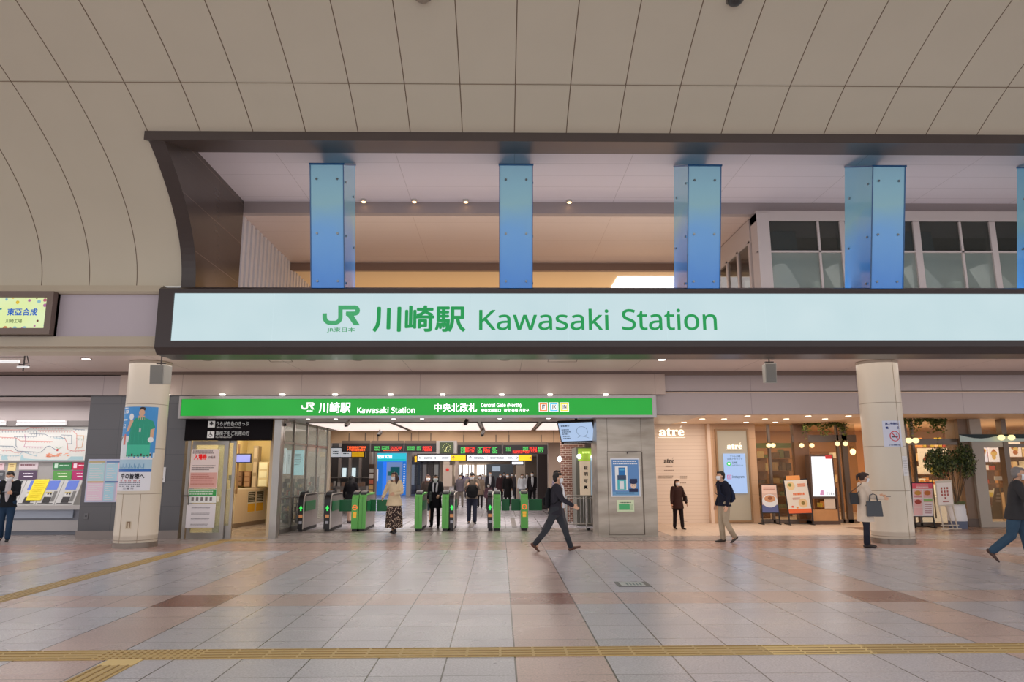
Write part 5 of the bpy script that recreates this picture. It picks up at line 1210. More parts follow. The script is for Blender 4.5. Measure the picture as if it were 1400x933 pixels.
# ivy garlands
def ivy(x0, x1, Y, z0, z1, n, lab, seed=1, col=((96, 112, 50), (130, 140, 70), (70, 84, 40))):
    r = random.Random(seed); m = M()
    for i in range(n):
        m.use(mat(r.choice(col), .6)); t_ = r.random(); x = x0+(x1-x0)*t_; z = z1-abs(r.gauss(0, .45))*(z1-z0)*(.55+.45*sin(t_*14+seed)); y = Y+r.uniform(-.08, .08)
        a = r.uniform(0, 6.28); s_ = r.uniform(.025, .05); e = Euler((r.uniform(-1, 1), r.uniform(-1, 1), a)).to_matrix()
        m.poly([Vector((x, y, z))+e @ Vector(p) for p in ((-s_, 0, 0), (0, -s_*.6, 0), (s_*1.2, 0, 0), (0, s_*.6, 0))])
    tag(m.build('ivy_garland'), lab, 'garland', kind='stuff')
ZI = 2.97
ivy(X_(1096), X_(1158), 21.2, ZI-.45, ZI, 620, 'trailing green ivy garland along the top of the shop front left of the column', 1)
ivy(X_(1225, 19.6), X_(1300, 19.6), 19.6, ZI-.4, ZI, 760, 'trailing green ivy garland right of the column above the potted tree', 2)
ivy(X_(1278, 19.6), X_(1302, 19.6), 19.6, ZI-.75, ZI, 260, 'drooping clump of ivy at the brown pillar', 3)
# alcove downlights
k = 0
for py, pxs in ((568.5, (938, 1022, 1105, 1160)), (572.5, (925, 960, 990, 1046, 1075, 1128)), (577, (935, 1020, 1060))):
    for px in pxs:
        x, y, z = G(px, py, ZA); m = M(mat((225, 205, 185))); m.tube([(x, y, ZA-.012), (x, y, ZA)], .1, 16, cap=False); m.use(mat((255, 236, 205), emis=4)).tube([(x, y, ZA-.016), (x, y, ZA-.012)], .075, 16, cap=False)
        tag(m.build('downlight'), 'bright warm downlight, %s from the left in the %s row of the alcove ceiling' % (('first', 'second', 'third', 'fourth', 'fifth', 'sixth')[pxs.index(px)], {568.5: 'front', 572.5: 'middle', 577: 'back'}[py]), 'light', 'alcove ceiling downlights')

# ---- right of the column: brown pillar, pale frame, glazing
Y4 = 19.9
a = (X_(1317, Y4), X_(1330.5, Y4)); bp = M(mat((136, 112, 92), .4, noise=.08)).box(a[0], Y4, .12, a[1], Y4+.6, 2.99).build('trim_22'); struct(bp, 'tall brown square pillar behind the potted tree')
struct(M(mat((110, 96, 88))).box(a[0]-.02, Y4-.02, 0, a[1]+.02, Y4+.6, .22).build('trim_23', origin=False), 'dark foot of the brown pillar')
gr = mat((186, 176, 164), .45)
pf = thing('entrance_portal', 'pale grey beige portal with a wide sill at the right end of the shop', 'portal', (X_(1340, Y4), Y4, 0))
m = M(gr); xA, xB = X_(1330.5, Y4), X_(1346, Y4); zs = W(1360, 717, Y4)[2]; zt1 = W(1360, 612, Y4)[2]
m.box(xA, Y4-.1, 0, xB, Y4+.3, 2.98); m.box(xB, Y4-.1, 0, 16, Y4+.3, .14); m.box(xB, Y4-.1, zt1, X_(1373, Y4), Y4+.3, zt1+.16); m.build('surround', pf)
m = M(bronze); m.box(X_(1373, Y4), Y4-.12, 0, X_(1380, Y4), Y4+.1, 2.98); m.box(X_(1373, Y4), Y4, zt1, 16, Y4+.1, zt1+.1); zz = W(1360, 603, Y4)[2]; m.build('post', pf)
M(glass((220, 180, 130), .85)).box(xB, Y4+.1, .14, 16, Y4+.11, 2.98).build('pane', pf)
m = M(mat((196, 214, 206), .5, emis=.1)); zA = W(1350, 604, Y4-.15)[2]; zB = W(1350, 595, Y4-.15)[2]
xs_ = [X_(1318+i*10, Y4-.15) for i in range(14)]
for i in range(13):
    u_ = lambda j: zB-.1*abs(sin(j*.55)); m.poly([(xs_[i], Y4-.15, zA), (xs_[i+1], Y4-.15, zA), (xs_[i+1], Y4-.15, u_(i+1)), (xs_[i], Y4-.15, u_(i))])
m.use(mat((40, 60, 66)))
for i in range(13): u_ = lambda j: zB-.1*abs(sin(j*.55)); m.poly([(xs_[i], Y4-.14, u_(i)), (xs_[i+1], Y4-.14, u_(i+1)), (xs_[i+1], Y4-.14, zB+.02), (xs_[i], Y4-.14, zB+.02)])
tag(m.build('awning'), 'pale teal awning with a dark wavy upper edge at the right', 'awning')
m = M(bronze)
for a_, b_ in ((1242.5, 1246), (1252, 1255)): m.box(X_(a_, Y4+.1), Y4+.1, 0, X_(b_, Y4+.1), Y4+.2, 2.99)
zA = W(1280, 606, Y4)[2]; m.box(X_(1225, Y4), Y4+.05, zA-.05, X_(1317, Y4), Y4+.15, zA+.12); m.box(X_(1225, Y4), Y4+.1, 0, X_(1317, Y4), Y4+.2, .1)
t = thing('glazed_shopfront', 'glazed shop front between the right column and the brown pillar', 'shop front', (X_(1270, Y4), Y4, 0)); m.build('frame', t)
M(glass((220, 180, 130), .85)).box(X_(1200, Y4), Y4+.14, .1, X_(1317, Y4), Y4+.15, 2.99).build('pane', t)
for k, (q, c, lab) in enumerate((((1256, 613, 1302, 638), (240, 220, 190), 'wide lit food photograph above the pastry shelf'), ((1338, 611, 1350, 632), (230, 225, 240), 'left lit cake photograph inside the portal frame'), ((1352, 611, 1366, 632), (235, 225, 225), 'right lit cake photograph inside the portal frame'), ((1380, 605, 1396, 625), (235, 215, 200), 'lit food photograph at the right edge'))):
    Y = 22.2; x0, z0, x1, z1 = R4(*q, Y); m = M(mat(c, emis=.6)); m.box(x0, Y, z0, x1, Y+.04, z1); rk = random.Random(k+40)
    for i in range(5): m.use(mat(rk.choice([(190, 110, 60), (150, 60, 40), (110, 80, 60), (230, 190, 110)]), emis=.3)); m.disc(rk.uniform(x0+.15, x1-.15), rk.uniform(z0+.12, z1-.12), rk.uniform(.05, .12), Y-.002-.001*i, 14, rz=.07)
    done(m, 'hanging_picture', lab, 'picture')
x0, z0, x1, z1 = R4(1252, 658, 1312, 722, 21.6)
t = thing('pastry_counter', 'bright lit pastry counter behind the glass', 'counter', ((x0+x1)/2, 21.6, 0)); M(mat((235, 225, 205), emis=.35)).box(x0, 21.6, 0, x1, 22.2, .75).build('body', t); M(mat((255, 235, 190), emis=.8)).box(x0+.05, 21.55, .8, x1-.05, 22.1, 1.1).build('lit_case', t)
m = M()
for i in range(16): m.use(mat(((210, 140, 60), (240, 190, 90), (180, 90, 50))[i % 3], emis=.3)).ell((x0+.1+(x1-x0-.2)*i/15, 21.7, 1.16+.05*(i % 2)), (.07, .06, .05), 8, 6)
tag(m.build('pastry', t), kind='stuff')
# ================================================================== MENU BOARDS AND POTTED TREE
blk = mat((34, 30, 30), .4)
def tiltboard(name, corners, Yt, label, items, face_col, legs=True, back=.35):
    """board standing on the floor: corners = picture pixels TL, TR, BR, BL; Yt depth of the face"""
    t = thing(name, label, 'signboard', (W(corners[3][0], corners[3][1], Yt)[0], Yt, 0))
    P4 = [W(x, y, Yt) for x, y in corners]
    def q(u, v, k=0):
        a = [P4[0][i]+(P4[1][i]-P4[0][i])*u for i in range(3)]; b = [P4[3][i]+(P4[2][i]-P4[3][i])*u for i in range(3)]
        r = [a[i]+(b[i]-a[i])*v for i in range(3)]; return (r[0], r[1]-k, r[2])
    m = M(blk); m.hexa([q(-.04, 1.03, -.03), q(1.04, 1.03, -.03), q(1.04, 1.03, .0), q(-.04, 1.03, .0)], [q(-.04, -.03, -.03), q(1.04, -.03, -.03), q(1.04, -.03, .0), q(-.04, -.03, .0)]); m.build('frame', t)
    m = M(mat(face_col, .5)); m.poly([q(0, 1, .004), q(1, 1, .004), q(1, 0, .004), q(0, 0, .004)])
    for it in items:
        m.use(mat(it[1], .5, emis=.05))
        if it[0] == 'r': _, _, u0, v0, u1, v1 = it[:6]; kk = it[6] if len(it) > 6 else .006; m.poly([q(u0, v1, kk), q(u1, v1, kk), q(u1, v0, kk), q(u0, v0, kk)])
        elif it[0] == 'd': _, _, u0, v0, ru, rv = it[:6]; kk = it[6] if len(it) > 6 else .008; m.poly([q(u0+ru*cos(2*PI*i/18), v0-rv*sin(2*PI*i/18), kk) for i in range(18)])
        elif it[0] == 't':
            _, _, u0, v0, u1, v1, n = it; rr = random.Random(int(u0*100+v0*31))
            for j in range(n):
                v = v0+(v1-v0)*(j+.2)/n; hv = (v1-v0)/n*.5; u = u0
                while u < u1-.02: w_ = hv*rr.uniform(.5, 1.1); m.poly([q(u, v+hv, .01), q(min(u+w_, u1), v+hv, .01), q(min(u+w_, u1), v, .01), q(u, v, .01)]); u += w_+hv*.25
    m.build('printed_face', t)
    if legs:
        m = M(blk)
        for u in (-.02, 1.02):
            a = q(u, 1.0); m.bar((a[0], a[1]+.01, a[2]), (a[0], a[1]-.02, 0.01), .03)
            m.bar((a[0], a[1]-.1, .015), (a[0], a[1]+back, .015), .03)
        a, b = q(0, 1), q(1, 1); m.bar((a[0], a[1], .14), (b[0], b[1], .14), .025); m.bar((a[0], a[1]+back, .02), (b[0], b[1]+back, .02), .025)
        m.build('stand', t)
    return t
r_ = 'r'; d_ = 'd'
tiltboard('menu_board', [(1041, 663.5), (1061, 663.5), (1064.5, 701), (1042.5, 701)], 21.0, 'menu board with a photo of a soup bowl standing beside the wood wall', [('r', (236, 205, 190), .02, .02, .98, .3), ('t', (180, 120, 100), .1, .08, .9, .2, 2), ('r', (90, 100, 150), .0, .72, 1, 1), ('d', (225, 228, 232), .5, .58, .5, .24), ('d', (205, 150, 110), .5, .5, .36, .13, .01), ('d', (150, 90, 60), .52, .48, .15, .06, .012)], (222, 190, 176))
tiltboard('menu_board', [(1072, 657.5), (1102.5, 656), (1110, 701.5), (1079, 702.5)], 20.8, 'slanted white menu board with bowls of food and an orange band', [('r', (235, 110, 60), 0, .87, 1, 1), ('r', (240, 160, 90), .1, -.14, .72, -.01), ('d', (235, 205, 150), .25, .17, .18, .13), ('d', (120, 130, 60), .22, .14, .07, .05, .01), ('d', (235, 200, 150), .68, .7, .2, .14), ('d', (140, 120, 60), .68, .7, .08, .06, .01), ('t', (235, 120, 60), .3, .36, .8, .5, 1), ('t', (200, 120, 90), .25, .52, .6, .6, 2), ('t', (235, 130, 70), .55, .1, .9, .22, 2), ('d', (230, 100, 70), .2, .8, .06, .03), ('d', (230, 150, 70), .4, .83, .05, .03)], (240, 232, 220))
o = tiltboard('menu_board', [(1247, 661), (1274.5, 661), (1275.5, 706), (1248.5, 706)], 19.6, 'pink and red photo menu board in a black frame beside the right column', [('r', (228, 90, 110), 0, .0, 1, .17), ('t', (250, 235, 235), .2, .03, .8, .15, 2)]+[('r', (238, 190, 190), .04+.5*i, .2+.27*j, .48+.5*i, .44+.27*j) for i in range(2) for j in range(3)]+[('d', c, .26+.48*i, .3+.27*j, .17, .07) for (i, j, c) in ((0, 0, (205, 150, 70)), (1, 0, (200, 120, 60)), (0, 1, (170, 70, 60)))]+[('r', (150, 200, 120), .54, .47, .98, .56, .009), ('r', (245, 235, 240), .54, .58, .98, .98, .009), ('t', (180, 120, 130), .58, .62, .94, .94, 5), ('t', (190, 90, 100), .08, .4, .44, .44, 1)], (246, 238, 240))
M(blk).prism([(W(1276.5, 657, 19.6)[0], 19.65, .25), (W(1283, 690, 19.6)[0], 19.8, .25), (W(1280, 657, 19.6)[0], 19.8, 1.33), (W(1276.5, 657, 19.6)[0], 19.65, 1.33)], (.03, .03, 0)).build('back_panel', o)
mk = thing('map_screen_kiosk', 'bright white lit map screen on a wooden kiosk in front of the shop', 'screen', (W(1127, 714, 20.9)[0], 20.9, 0))
P4 = [W(1109, 624.5, 20.9), W(1137, 624.5, 20.9), W(1142, 679, 20.9), W(1112, 679, 20.9)]
m = M(sign_face((250, 250, 252), (246, 246, 250), 1.25)); m.poly([P4[3], P4[2], P4[1], P4[0]]); m.build('screen', mk)
def q4(P, u, v, k):
    a = [P[0][i]+(P[1][i]-P[0][i])*u for i in range(3)]; b = [P[3][i]+(P[2][i]-P[3][i])*u for i in range(3)]; return (a[0]+(b[0]-a[0])*v, a[1]-k, a[2]+(b[2]-a[2])*v)
m = M(mat((190, 195, 200), emis=.3))
for u0, v0, u1, v1 in ((.25, .42, .45, .36), (.45, .36, .8, .33), (.1, .42, .85, .425), (.05, .1, .08, .4), (.1, .75, .9, .755)): m.bar(q4(P4, u0, v0, .004), q4(P4, u1, v1, .004), .012, .002)
m.use(mat((205, 150, 190), emis=.4)); m.poly([q4(P4, *p, .004) for p in ((.3, .97), (.5, .97), (.48, .84), (.35, .84))]); m.use(mat((190, 200, 205), emis=.3))
for i in range(4): m.poly([q4(P4, *p, .003) for p in ((.6+.1*i, .97), (.66+.1*i, .97), (.66+.1*i, .88+.01*i), (.6+.1*i, .88+.01*i))])
m.build('map_print', mk)
wd = mat((206, 150, 96), .4, noise=.1, nscale=5); m = M(mat((90, 66, 50), .4)); x0, x1 = P4[3][0]-.08, P4[2][0]+.1
m.box(x0-.0, 20.95, 0, x0+.05, 21.3, 1.05); m.box(x1-.05, 20.95, 0, x1, 21.3, 1.05); m.box(x0, 20.92, 0, x1, 21.3, .1); m.prism([(P4[0][0]-.05, 20.92, P4[0][2]+.06), (P4[1][0]+.05, 20.92, P4[1][2]+.06), (P4[2][0]+.05, 20.92, P4[2][2]-.06), (P4[3][0]-.05, 20.92, P4[3][2]-.06)], (0, .3, 0)); m.build('casing', mk)
M(wd).box(x0+.05, 20.93, .1, x1-.05, 21.2, .42).build('wood_panel', mk); M(mat((230, 210, 190))).box((x0+x1)/2, 20.94, .45, x1-.1, 20.96, .85).build('leaflet_holder', mk)
m = M(mat((205, 60, 60), emis=.3)); m.poly([q4(P4, *p, .006) for p in ((.68, .06), (1.02, .06), (1.0, -.03), (.68, -.03))]); m.build('red_tab', mk)
# white easel sign
es = thing('easel_sign', 'small white menu sign on a thin beige easel in front of the potted tree', 'signboard', (W(1291, 724, 19.0)[0], 19.0, 0))
P4 = [W(1280, 661, 19.0), W(1300, 660, 19.0), W(1303, 690, 19.0), W(1283.5, 691, 19.0)]
m = M(mat((205, 195, 180), .4)); m.prism([q4(P4, -.06, 1.05, 0), q4(P4, 1.06, 1.05, 0), q4(P4, 1.06, -.12, 0), q4(P4, -.06, -.12, 0)], (0, .02, 0))
for u in (.02, .98): a = q4(P4, u, 1, .0); m.bar((a[0], 19.01, a[2]), (a[0]+(.06 if u > .5 else .06), 19.01, 0.02), .025)
a = q4(P4, .3, .3, 0); m.bar((a[0], 19.05, a[2]), (a[0]+.3, 19.15, .02), .02); m.bar((P4[3][0]+.0, 19.01, .12), (P4[2][0]+.1, 19.01, .12), .02); m.bar((P4[3][0]-.02, 18.96, .03), (P4[2][0]+.12, 18.96, .03), .03); m.build('easel', es)
m = M(mat((238, 228, 222), .5)); m.poly([q4(P4, *p, .004) for p in ((0, 1), (1, 1), (1, 0), (0, 0))]); m.use(mat((170, 90, 80)))
for i in range(3):
    for j in range(3+i % 2): m.poly([q4(P4, *p, .006) for p in ((.25+.2*i, .3+.15*j), (.36+.2*i, .3+.15*j), (.36+.2*i, .2+.15*j), (.25+.2*i, .2+.15*j))])
m.poly([q4(P4, *p, .006) for p in ((.3, .88), (.75, .88), (.75, .83), (.3, .83))]); m.build('printed_face', es)
# potted tree
Yt = 19.45; a = R4(1297, 690, 1320, 723, Yt); cx = (a[0]+a[2])/2; rp = (a[2]-a[0])/2
tr = thing('potted_tree', 'bushy potted tree in a tall ribbed white pot with a blue grey foot', 'plant', (cx, Yt, 0))
z2 = a[3]; m = M(mat((232, 232, 236), .5)); m.tube([(cx, Yt, .2), (cx, Yt, .34), (cx, Yt, .36), (cx, Yt, .52), (cx, Yt, .54), (cx, Yt, z2-.02), (cx, Yt, z2)], [rp*1.02, rp*1.02, rp*.97, rp*1.0, rp*.95, rp*.93, rp*.96], 28, cap=False); m.build('pot', tr, smooth=True)
M(mat((100, 110, 135), .5)).tube([(cx, Yt, 0), (cx, Yt, .2)], [rp*.95, rp*1.0], 28, cap=False).build('pot_foot', tr, smooth=True)
rr = random.Random(4); m = M(mat((96, 76, 56), .7)); heads = []
cA = W(1285, 632, Yt); cB = W(1318, 630, Yt)
for i in range(9):
    tgt = Vector((cA[0] if i % 2 else cB[0], Yt, cA[2]))+Vector((rr.uniform(-.35, .35), rr.uniform(-.25, .25), rr.uniform(-.3, .3)))
    b0 = Vector((cx+rr.uniform(-.06, .06), Yt+rr.uniform(-.05, .05), z2-.05)); md = (b0+tgt)/2+Vector((rr.uniform(-.06, .06), 0, .1))
    m.tube([b0, md, tgt], [.016, .012, .006], 6, cap=False)
m.build('stem', tr)
m = M(); gs_ = [mat(c, .55) for c in ((52, 72, 34), (78, 96, 46), (36, 52, 26), (120, 130, 80))]
for i in range(4200):
    c = cA if rr.random() < .58 else cB; R_ = Vector((.42, .34, .42)) if c is cA else Vector((.3, .28, .5))
    d = Vector((rr.gauss(0, 1), rr.gauss(0, 1), rr.gauss(0, 1))).normalized()*(rr.random()**.45)
    p = Vector((c[0], Yt, c[2]))+Vector((d.x*R_.x, d.y*R_.y, d.z*R_.z)); m.use(rr.choice(gs_)); s_ = rr.uniform(.02, .045)
    e = Euler((rr.uniform(-1.5, 1.5), rr.uniform(-1.5, 1.5), rr.uniform(0, 6.28))).to_matrix()
    m.poly([p+e @ Vector(q) for q in ((-s_, 0, 0), (0, -s_*.5, 0), (s_*1.3, 0, 0), (0, s_*.5, 0))])
m.build('foliage', tr)
m = M(mat((90, 100, 60)));
for i in range(160): p = Vector((cx+rr.uniform(-rp, rp)*.8, Yt+rr.uniform(-rp, rp)*.8, z2+rr.uniform(-.02, .05))); m.poly([p, p+Vector((.03, 0, .03)), p+Vector((.01, .02, .05))])
m.build('moss', tr)
# folding board inside the frame
t = tiltboard('chalk_board', [(1361, 668), (1371, 668), (1374, 708), (1355, 708)], 21.0, 'dark folding chalk board standing inside the pale portal frame', [('t', (150, 150, 145), .2, .15, .8, .5, 3)], (58, 54, 50), legs=True)
x = X_(1373, 20.6); t = thing('display_stand', 'small beige display stand beside the dark folding board', 'stand', (x, 20.6, 0)); M(mat((225, 190, 150))).box(x-.02, 20.6, 0, x+.22, 20.8, .9).build('body', t); M(mat((240, 240, 235))).box(x-.3, 20.59, 1.25, x-.05, 20.62, 1.37).build('card', t); M(mat((120, 90, 60))).bar((x-.17, 20.61, 0), (x-.17, 20.61, 1.25), .02).build('pole', t)
m = M(mat((235, 235, 232)));
for i in range(4): p = G(1269+i*7.5, 734.5); m.box(p[0], p[1]-.04, .003, p[0]+.09, p[1]+.02, .006)
struct(m.build('trim_24', origin=False), 'short white floor marks in front of the menu boards')

# ================================================================== TICKET MACHINES AND ROUTE MAP
x0, z0, x1, z1 = R4(-120, 584, 118.5, 630, YT-.05); x1 = xs0-.0
rm = thing('route_map_board', 'large white railway route map board over the ticket machines', 'map', ((x0+x1)/2, YT-.05, z0))
M(mat((222, 220, 214), .4, emis=.18)).box(x0, YT-.05, z0, x1, YT, z1).build('board', rm)
cl = [mat(c, emis=.1) for c in ((220, 110, 100), (120, 130, 150), (150, 180, 150), (225, 160, 90), (90, 110, 140), (200, 120, 160), (150, 190, 205))]
rr = random.Random(12); m = M(); Ym_ = YT-.056
def mp(px, py): p = W(px, py, YT-.05); return (p[0], p[2])
def route(pts, k, ticks=True):
    m.use(cl[k]); P = [mp(*p) for p in pts]; m.stroke(P, .011, Ym_)
    if ticks:
        for (xa, za), (xb, zb) in zip(P, P[1:]):
            n = int(hypot(xb-xa, zb-za)/.07)
            for i in range(1, n):
                if abs(zb-za) < .05: m.rect(xa+(xb-xa)*i/n-.004, za+(zb-za)*i/n-.04, xa+(xb-xa)*i/n+.004, za+(zb-za)*i/n-.012, Ym_)
for pts, k in (([(0, 588), (35, 588), (42, 584.5), (88, 586)], 0), ([(0, 589.5), (50, 589.5), (50, 597), (20, 597), (20, 599)], 4), ([(52, 589), (100, 589.5), (105, 594), (105, 612), (103, 615)], 0), ([(40, 593), (62, 594), (66, 596.5), (82, 597), (90, 601)], 1), ([(0, 598), (22, 599), (28, 603), (72, 604)], 0), ([(22, 599), (22, 610), (24, 612)], 4), ([(0, 610), (18, 610.5), (24, 617), (50, 618.5)], 4), ([(0, 615.5), (14, 616), (20, 619), (30, 618.5)], 0), ([(52, 619), (56, 618.5), (64, 611), (68, 610), (76, 615)], 4), ([(84, 595), (98, 595.5), (98, 607), (92, 607)], 1), ([(88, 598), (92, 606), (93, 615), (100, 617), (116, 616.5)], 0), ([(74, 599), (90, 599.5)], 6), ([(36, 603), (33, 611), (60, 611.5)], 5), ([(105, 596), (115, 596), (112, 612), (104, 612)], 3), ([(0, 622), (26, 623.5), (31, 618), (50, 624), (51, 618)], 6), ([(34, 594), (35, 603)], 5), ([(76, 611), (80, 614), (86, 611)], 2), ([(100, 587), (116, 588)], 1), ([(104, 600), (116, 600.5)], 2), ([(-110, 590), (-40, 591), (-20, 600), (-2, 600)], 0), ([(-110, 610), (-30, 612), (-2, 610)], 4)):
    route(pts, k)
for i in range(30): m.use(mat((235, 150, 110), emis=.2)); a = mp(62+rr.uniform(0, 30), 620.5+rr.uniform(0, 5)); m.rect(a[0], a[1], a[0]+rr.uniform(.03, .1), a[1]+.015, Ym_)
m.use(mat((205, 30, 40))); p = mp(78.5, 615.5); m.disc(p[0], p[1], .03, Ym_-.002, 12); m.build('route_line', rm)
m = M(mat((176, 205, 210), emis=.15))
for pts in ([(2, 629), (2, 624), (9, 623), (11, 629)], [(28, 629.5), (29, 622), (31, 622), (33, 627), (50, 628.5), (115, 629.5)], [(92, 629), (97, 624.5), (114, 624.5), (114, 629)]): m.poly([(mp(*p)[0], Ym_+.003, mp(*p)[1]) for p in pts][::-1])
m.build('sea_print', rm)
m = M(mat((150, 146, 146), .4)).box(x0, YT-.09, z0-.05, x1, YT, z0); m.build('lower_rail', rm)
for k, (a, b) in enumerate(((-60, 6), (23.5, 89))):
    q = R4(a, 575.5, b, 582, YT-.2); t = thing('fluorescent_light', ['twin fluorescent tube light cut by the left edge above the route map', 'twin fluorescent tube light above the middle of the route map'][k], 'light', ((q[0]+q[2])/2, YT-.2, q[1]))
    for z, r9 in ((q[1]+.03, .018), (q[3]-.01, .008)): M(mat((255, 255, 255), emis=1.6)).cyl((q[0], YT-.22, z), (q[2], YT-.22, z), r9, 10).build('tube', t)
    M(mat((205, 200, 200))).box(q[0]-.03, YT-.18, q[1], q[2]+.03, YT, q[3]).build('housing', t)
q = R4(-120, 582, 119, 585, YT-.1); struct(M(mat((130, 122, 120))).box(q[0], YT-.15, q[3]-.02, xs0, YT, q[3]+.12).build('trim_25', origin=False), 'dark rail above the route map')
# machine fronts
zA = W(60, 655, YT)[2]; zB = W(60, 690, 18.8)[2]; Yb0, Yb1 = YT-.03, 18.82
mach = [-38.5, -13, 12.5, 38, 63.5, 89]; wpx = 25.5
lim = xs0-.02
pan = mat((214, 212, 210), .35); q = R4(-120, 630, 119, 656, YT); struct(M(mat((190, 186, 184), .4)).box(q[0], YT-.04, zA, xs0, YT+.1, z0-.05).build('wall_machine', origin=False), 'grey panel wall between the route map and the ticket machines')
def cons(px, v, k=0.0):
    """point on the sloping console: px along the top edge, v 0 top .. 1 bottom"""
    x = W(px, 655, Yb0)[0]; return (x, Yb0+(Yb1-Yb0)*v-k*.7, zA+(zB-zA)*v+k*.7)
names = {-38.5: 'ticket machine cut by the left edge, leftmost', -13: 'ticket machine hidden behind the man with the phone', 12.5: 'ticket machine with a dark screen right of the man with the phone', 38: 'ticket machine covered by the yellow notice sheet', 63.5: 'ticket machine with a blue screen right of the yellow sheet', 89: 'ticket machine with a blue screen nearest the slate wall'}
for a in mach:
    b = a+wpx; xb = min(W(b, 655, Yb0)[0], lim); xa = W(a, 655, Yb0)[0]
    t = thing('ticket_machine', 'white '+names[a], 'ticket machine', ((xa+xb)/2, Yb1, 0), group='ticket machines along the wall')
    m = M(pan); m.prism([(xa+.006, Yb0+.03, zA), (xa+.006, Yb0, zA), (xa+.006, Yb1, zB), (xa+.006, Yb1, zB-.1), (xa+.006, Yb0+.03, zB-.1)], (xb-xa-.012, 0, 0)); m.build('console', t)
    def cq(u0, v0, u1, v1, k=.006): return [cons(a+(b-a)*u0, v1, k), cons(a+(b-a)*u1, v1, k), cons(a+(b-a)*u1, v0, k), cons(a+(b-a)*u0, v0, k)]
    dark = a == 12.5
    M(mat((78, 82, 86), .2) if dark else mat((96, 116, 190), .2, emis=.5)).poly(cq(.24, .08, .82, .44)).build('screen', t)
    m = M(mat((50, 48, 50), .4)); m.poly(cq(.3, .72, .7, .95)); m.poly(cq(.1, .96, .9, .99)); m.use(mat((130, 128, 126))); m.poly(cq(.72, .5, .9, .9, .005))
    m.use(mat((235, 232, 228))); m.poly(cq(.34, .6, .6, .68)); m.use(mat((60, 58, 60))); m.poly(cq(.42, .56, .5, .64, .008)); m.poly(cq(.56, .56, .64, .64, .008)); m.use(mat((220, 200, 120))); m.poly(cq(.3, .53, .62, .555, .008))
    m.build('coin_slot', t)
    M(mat((190, 200, 216), .4)).box(xa, Yb1+.03, .42, xb, Yb1+.06, zB-.14).build('front_panel', t)
m = M(mat((206, 202, 200), .4)); m.box(-18, Yb1-.14, zB-.13, lim, Yb1-.003, zB-.02); ob = m.build('counter_shelf', origin=True); tag(ob, 'long pale shelf along the bottom of the ticket machines', 'shelf')
struct(M(mat((150, 152, 162), .4)).box(-18, Yb1+.09, 0, lim, YT, zB-.14).build('wall_machine_base', origin=False)); struct(M(mat((196, 192, 192), .4)).box(-18, Yb1+.01, .1, lim, Yb1+.07, .36).build('trim_26', origin=False), 'pale kick rail under the ticket machines')
P_ = [cons(49, .04, .02), cons(69, .04, .02), cons(69, .86, .02), cons(49, .86, .02)]
m = M(mat((248, 226, 40), .5, emis=.15)); m.prism([P_[3], P_[2], P_[1], P_[0]], (0, .006, -.006)); m.use(mat((200, 170, 40)))
for j in range(9):
    v = .14+.075*j; a_, b_ = cons(51.5, v, .026), cons(66.5-(j % 3), v, .026); m.bar(a_, b_, .008, .002)
done(m, 'notice_sheet', 'bright yellow notice sheet lying on the ticket machine console', 'notice')
for k, (q, c, tc_, lab) in enumerate((((72.5, 632.5, 97.5, 642.5), (60, 130, 80), (200, 225, 205), 'green illuminated panel above the right ticket machines'), ((72.5, 644, 97.5, 656), (96, 160, 80), (225, 235, 200), 'light green panel below the green one above the ticket machines'), ((98.5, 632.5, 118, 642.5), (196, 40, 80), (245, 215, 225), 'crimson panel above the last ticket machine'), ((98.5, 644, 118, 656), (186, 50, 110), (245, 215, 225), 'magenta panel below the crimson one'), ((25.5, 644, 50, 656), (92, 72, 96), (235, 225, 235), 'dark purple panel above the ticket machines right of the man with the phone'), ((26, 632.5, 52, 642.5), (216, 200, 204), (120, 70, 80), 'pale pink text panel above the dark purple panel'), ((11, 633, 21.5, 644), (236, 212, 150), (150, 110, 60), 'small yellow notice left of the pale pink panel'), ((-3, 633, 5.5, 643), (232, 200, 204), (150, 90, 90), 'small pink notice above the machines near the left edge'), ((-3, 645, 6, 656), (86, 86, 90), (180, 180, 180), 'dark grey panel above the machines near the left edge'))):
    x0, z0, x1, z1 = R4(*q, YT-.06); x1 = min(x1, lim); m = M(mat(c, .4, emis=.25)); m.box(x0, YT-.06, z0, x1, YT-.045, z1); m.use(mat(tc_, emis=.3)); h = z1-z0
    if k in (0, 2): m.rect(x0+.04, z0+h*.25, x0+.13, z1-h*.15, YT-.063); textlines(m, x0+h*.9, z0+h*.4, x1-.06, z0+h*.75, YT-.063, 1, .1)
    elif k in (1, 3, 4): textlines(m, x0+h*.5, z0+h*.55, x1-.08, z0+h*.8, YT-.063, 1, .1); m.rect(x0+h*.6, z0+h*.3, x1-.1, z0+h*.42, YT-.063)
    else: textlines(m, x0+.04, z0+h*.45, x1-.04, z1-.03, YT-.063, 1 if k == 5 else 2, .1)
    done(m, 'machine_panel', lab, 'panel')
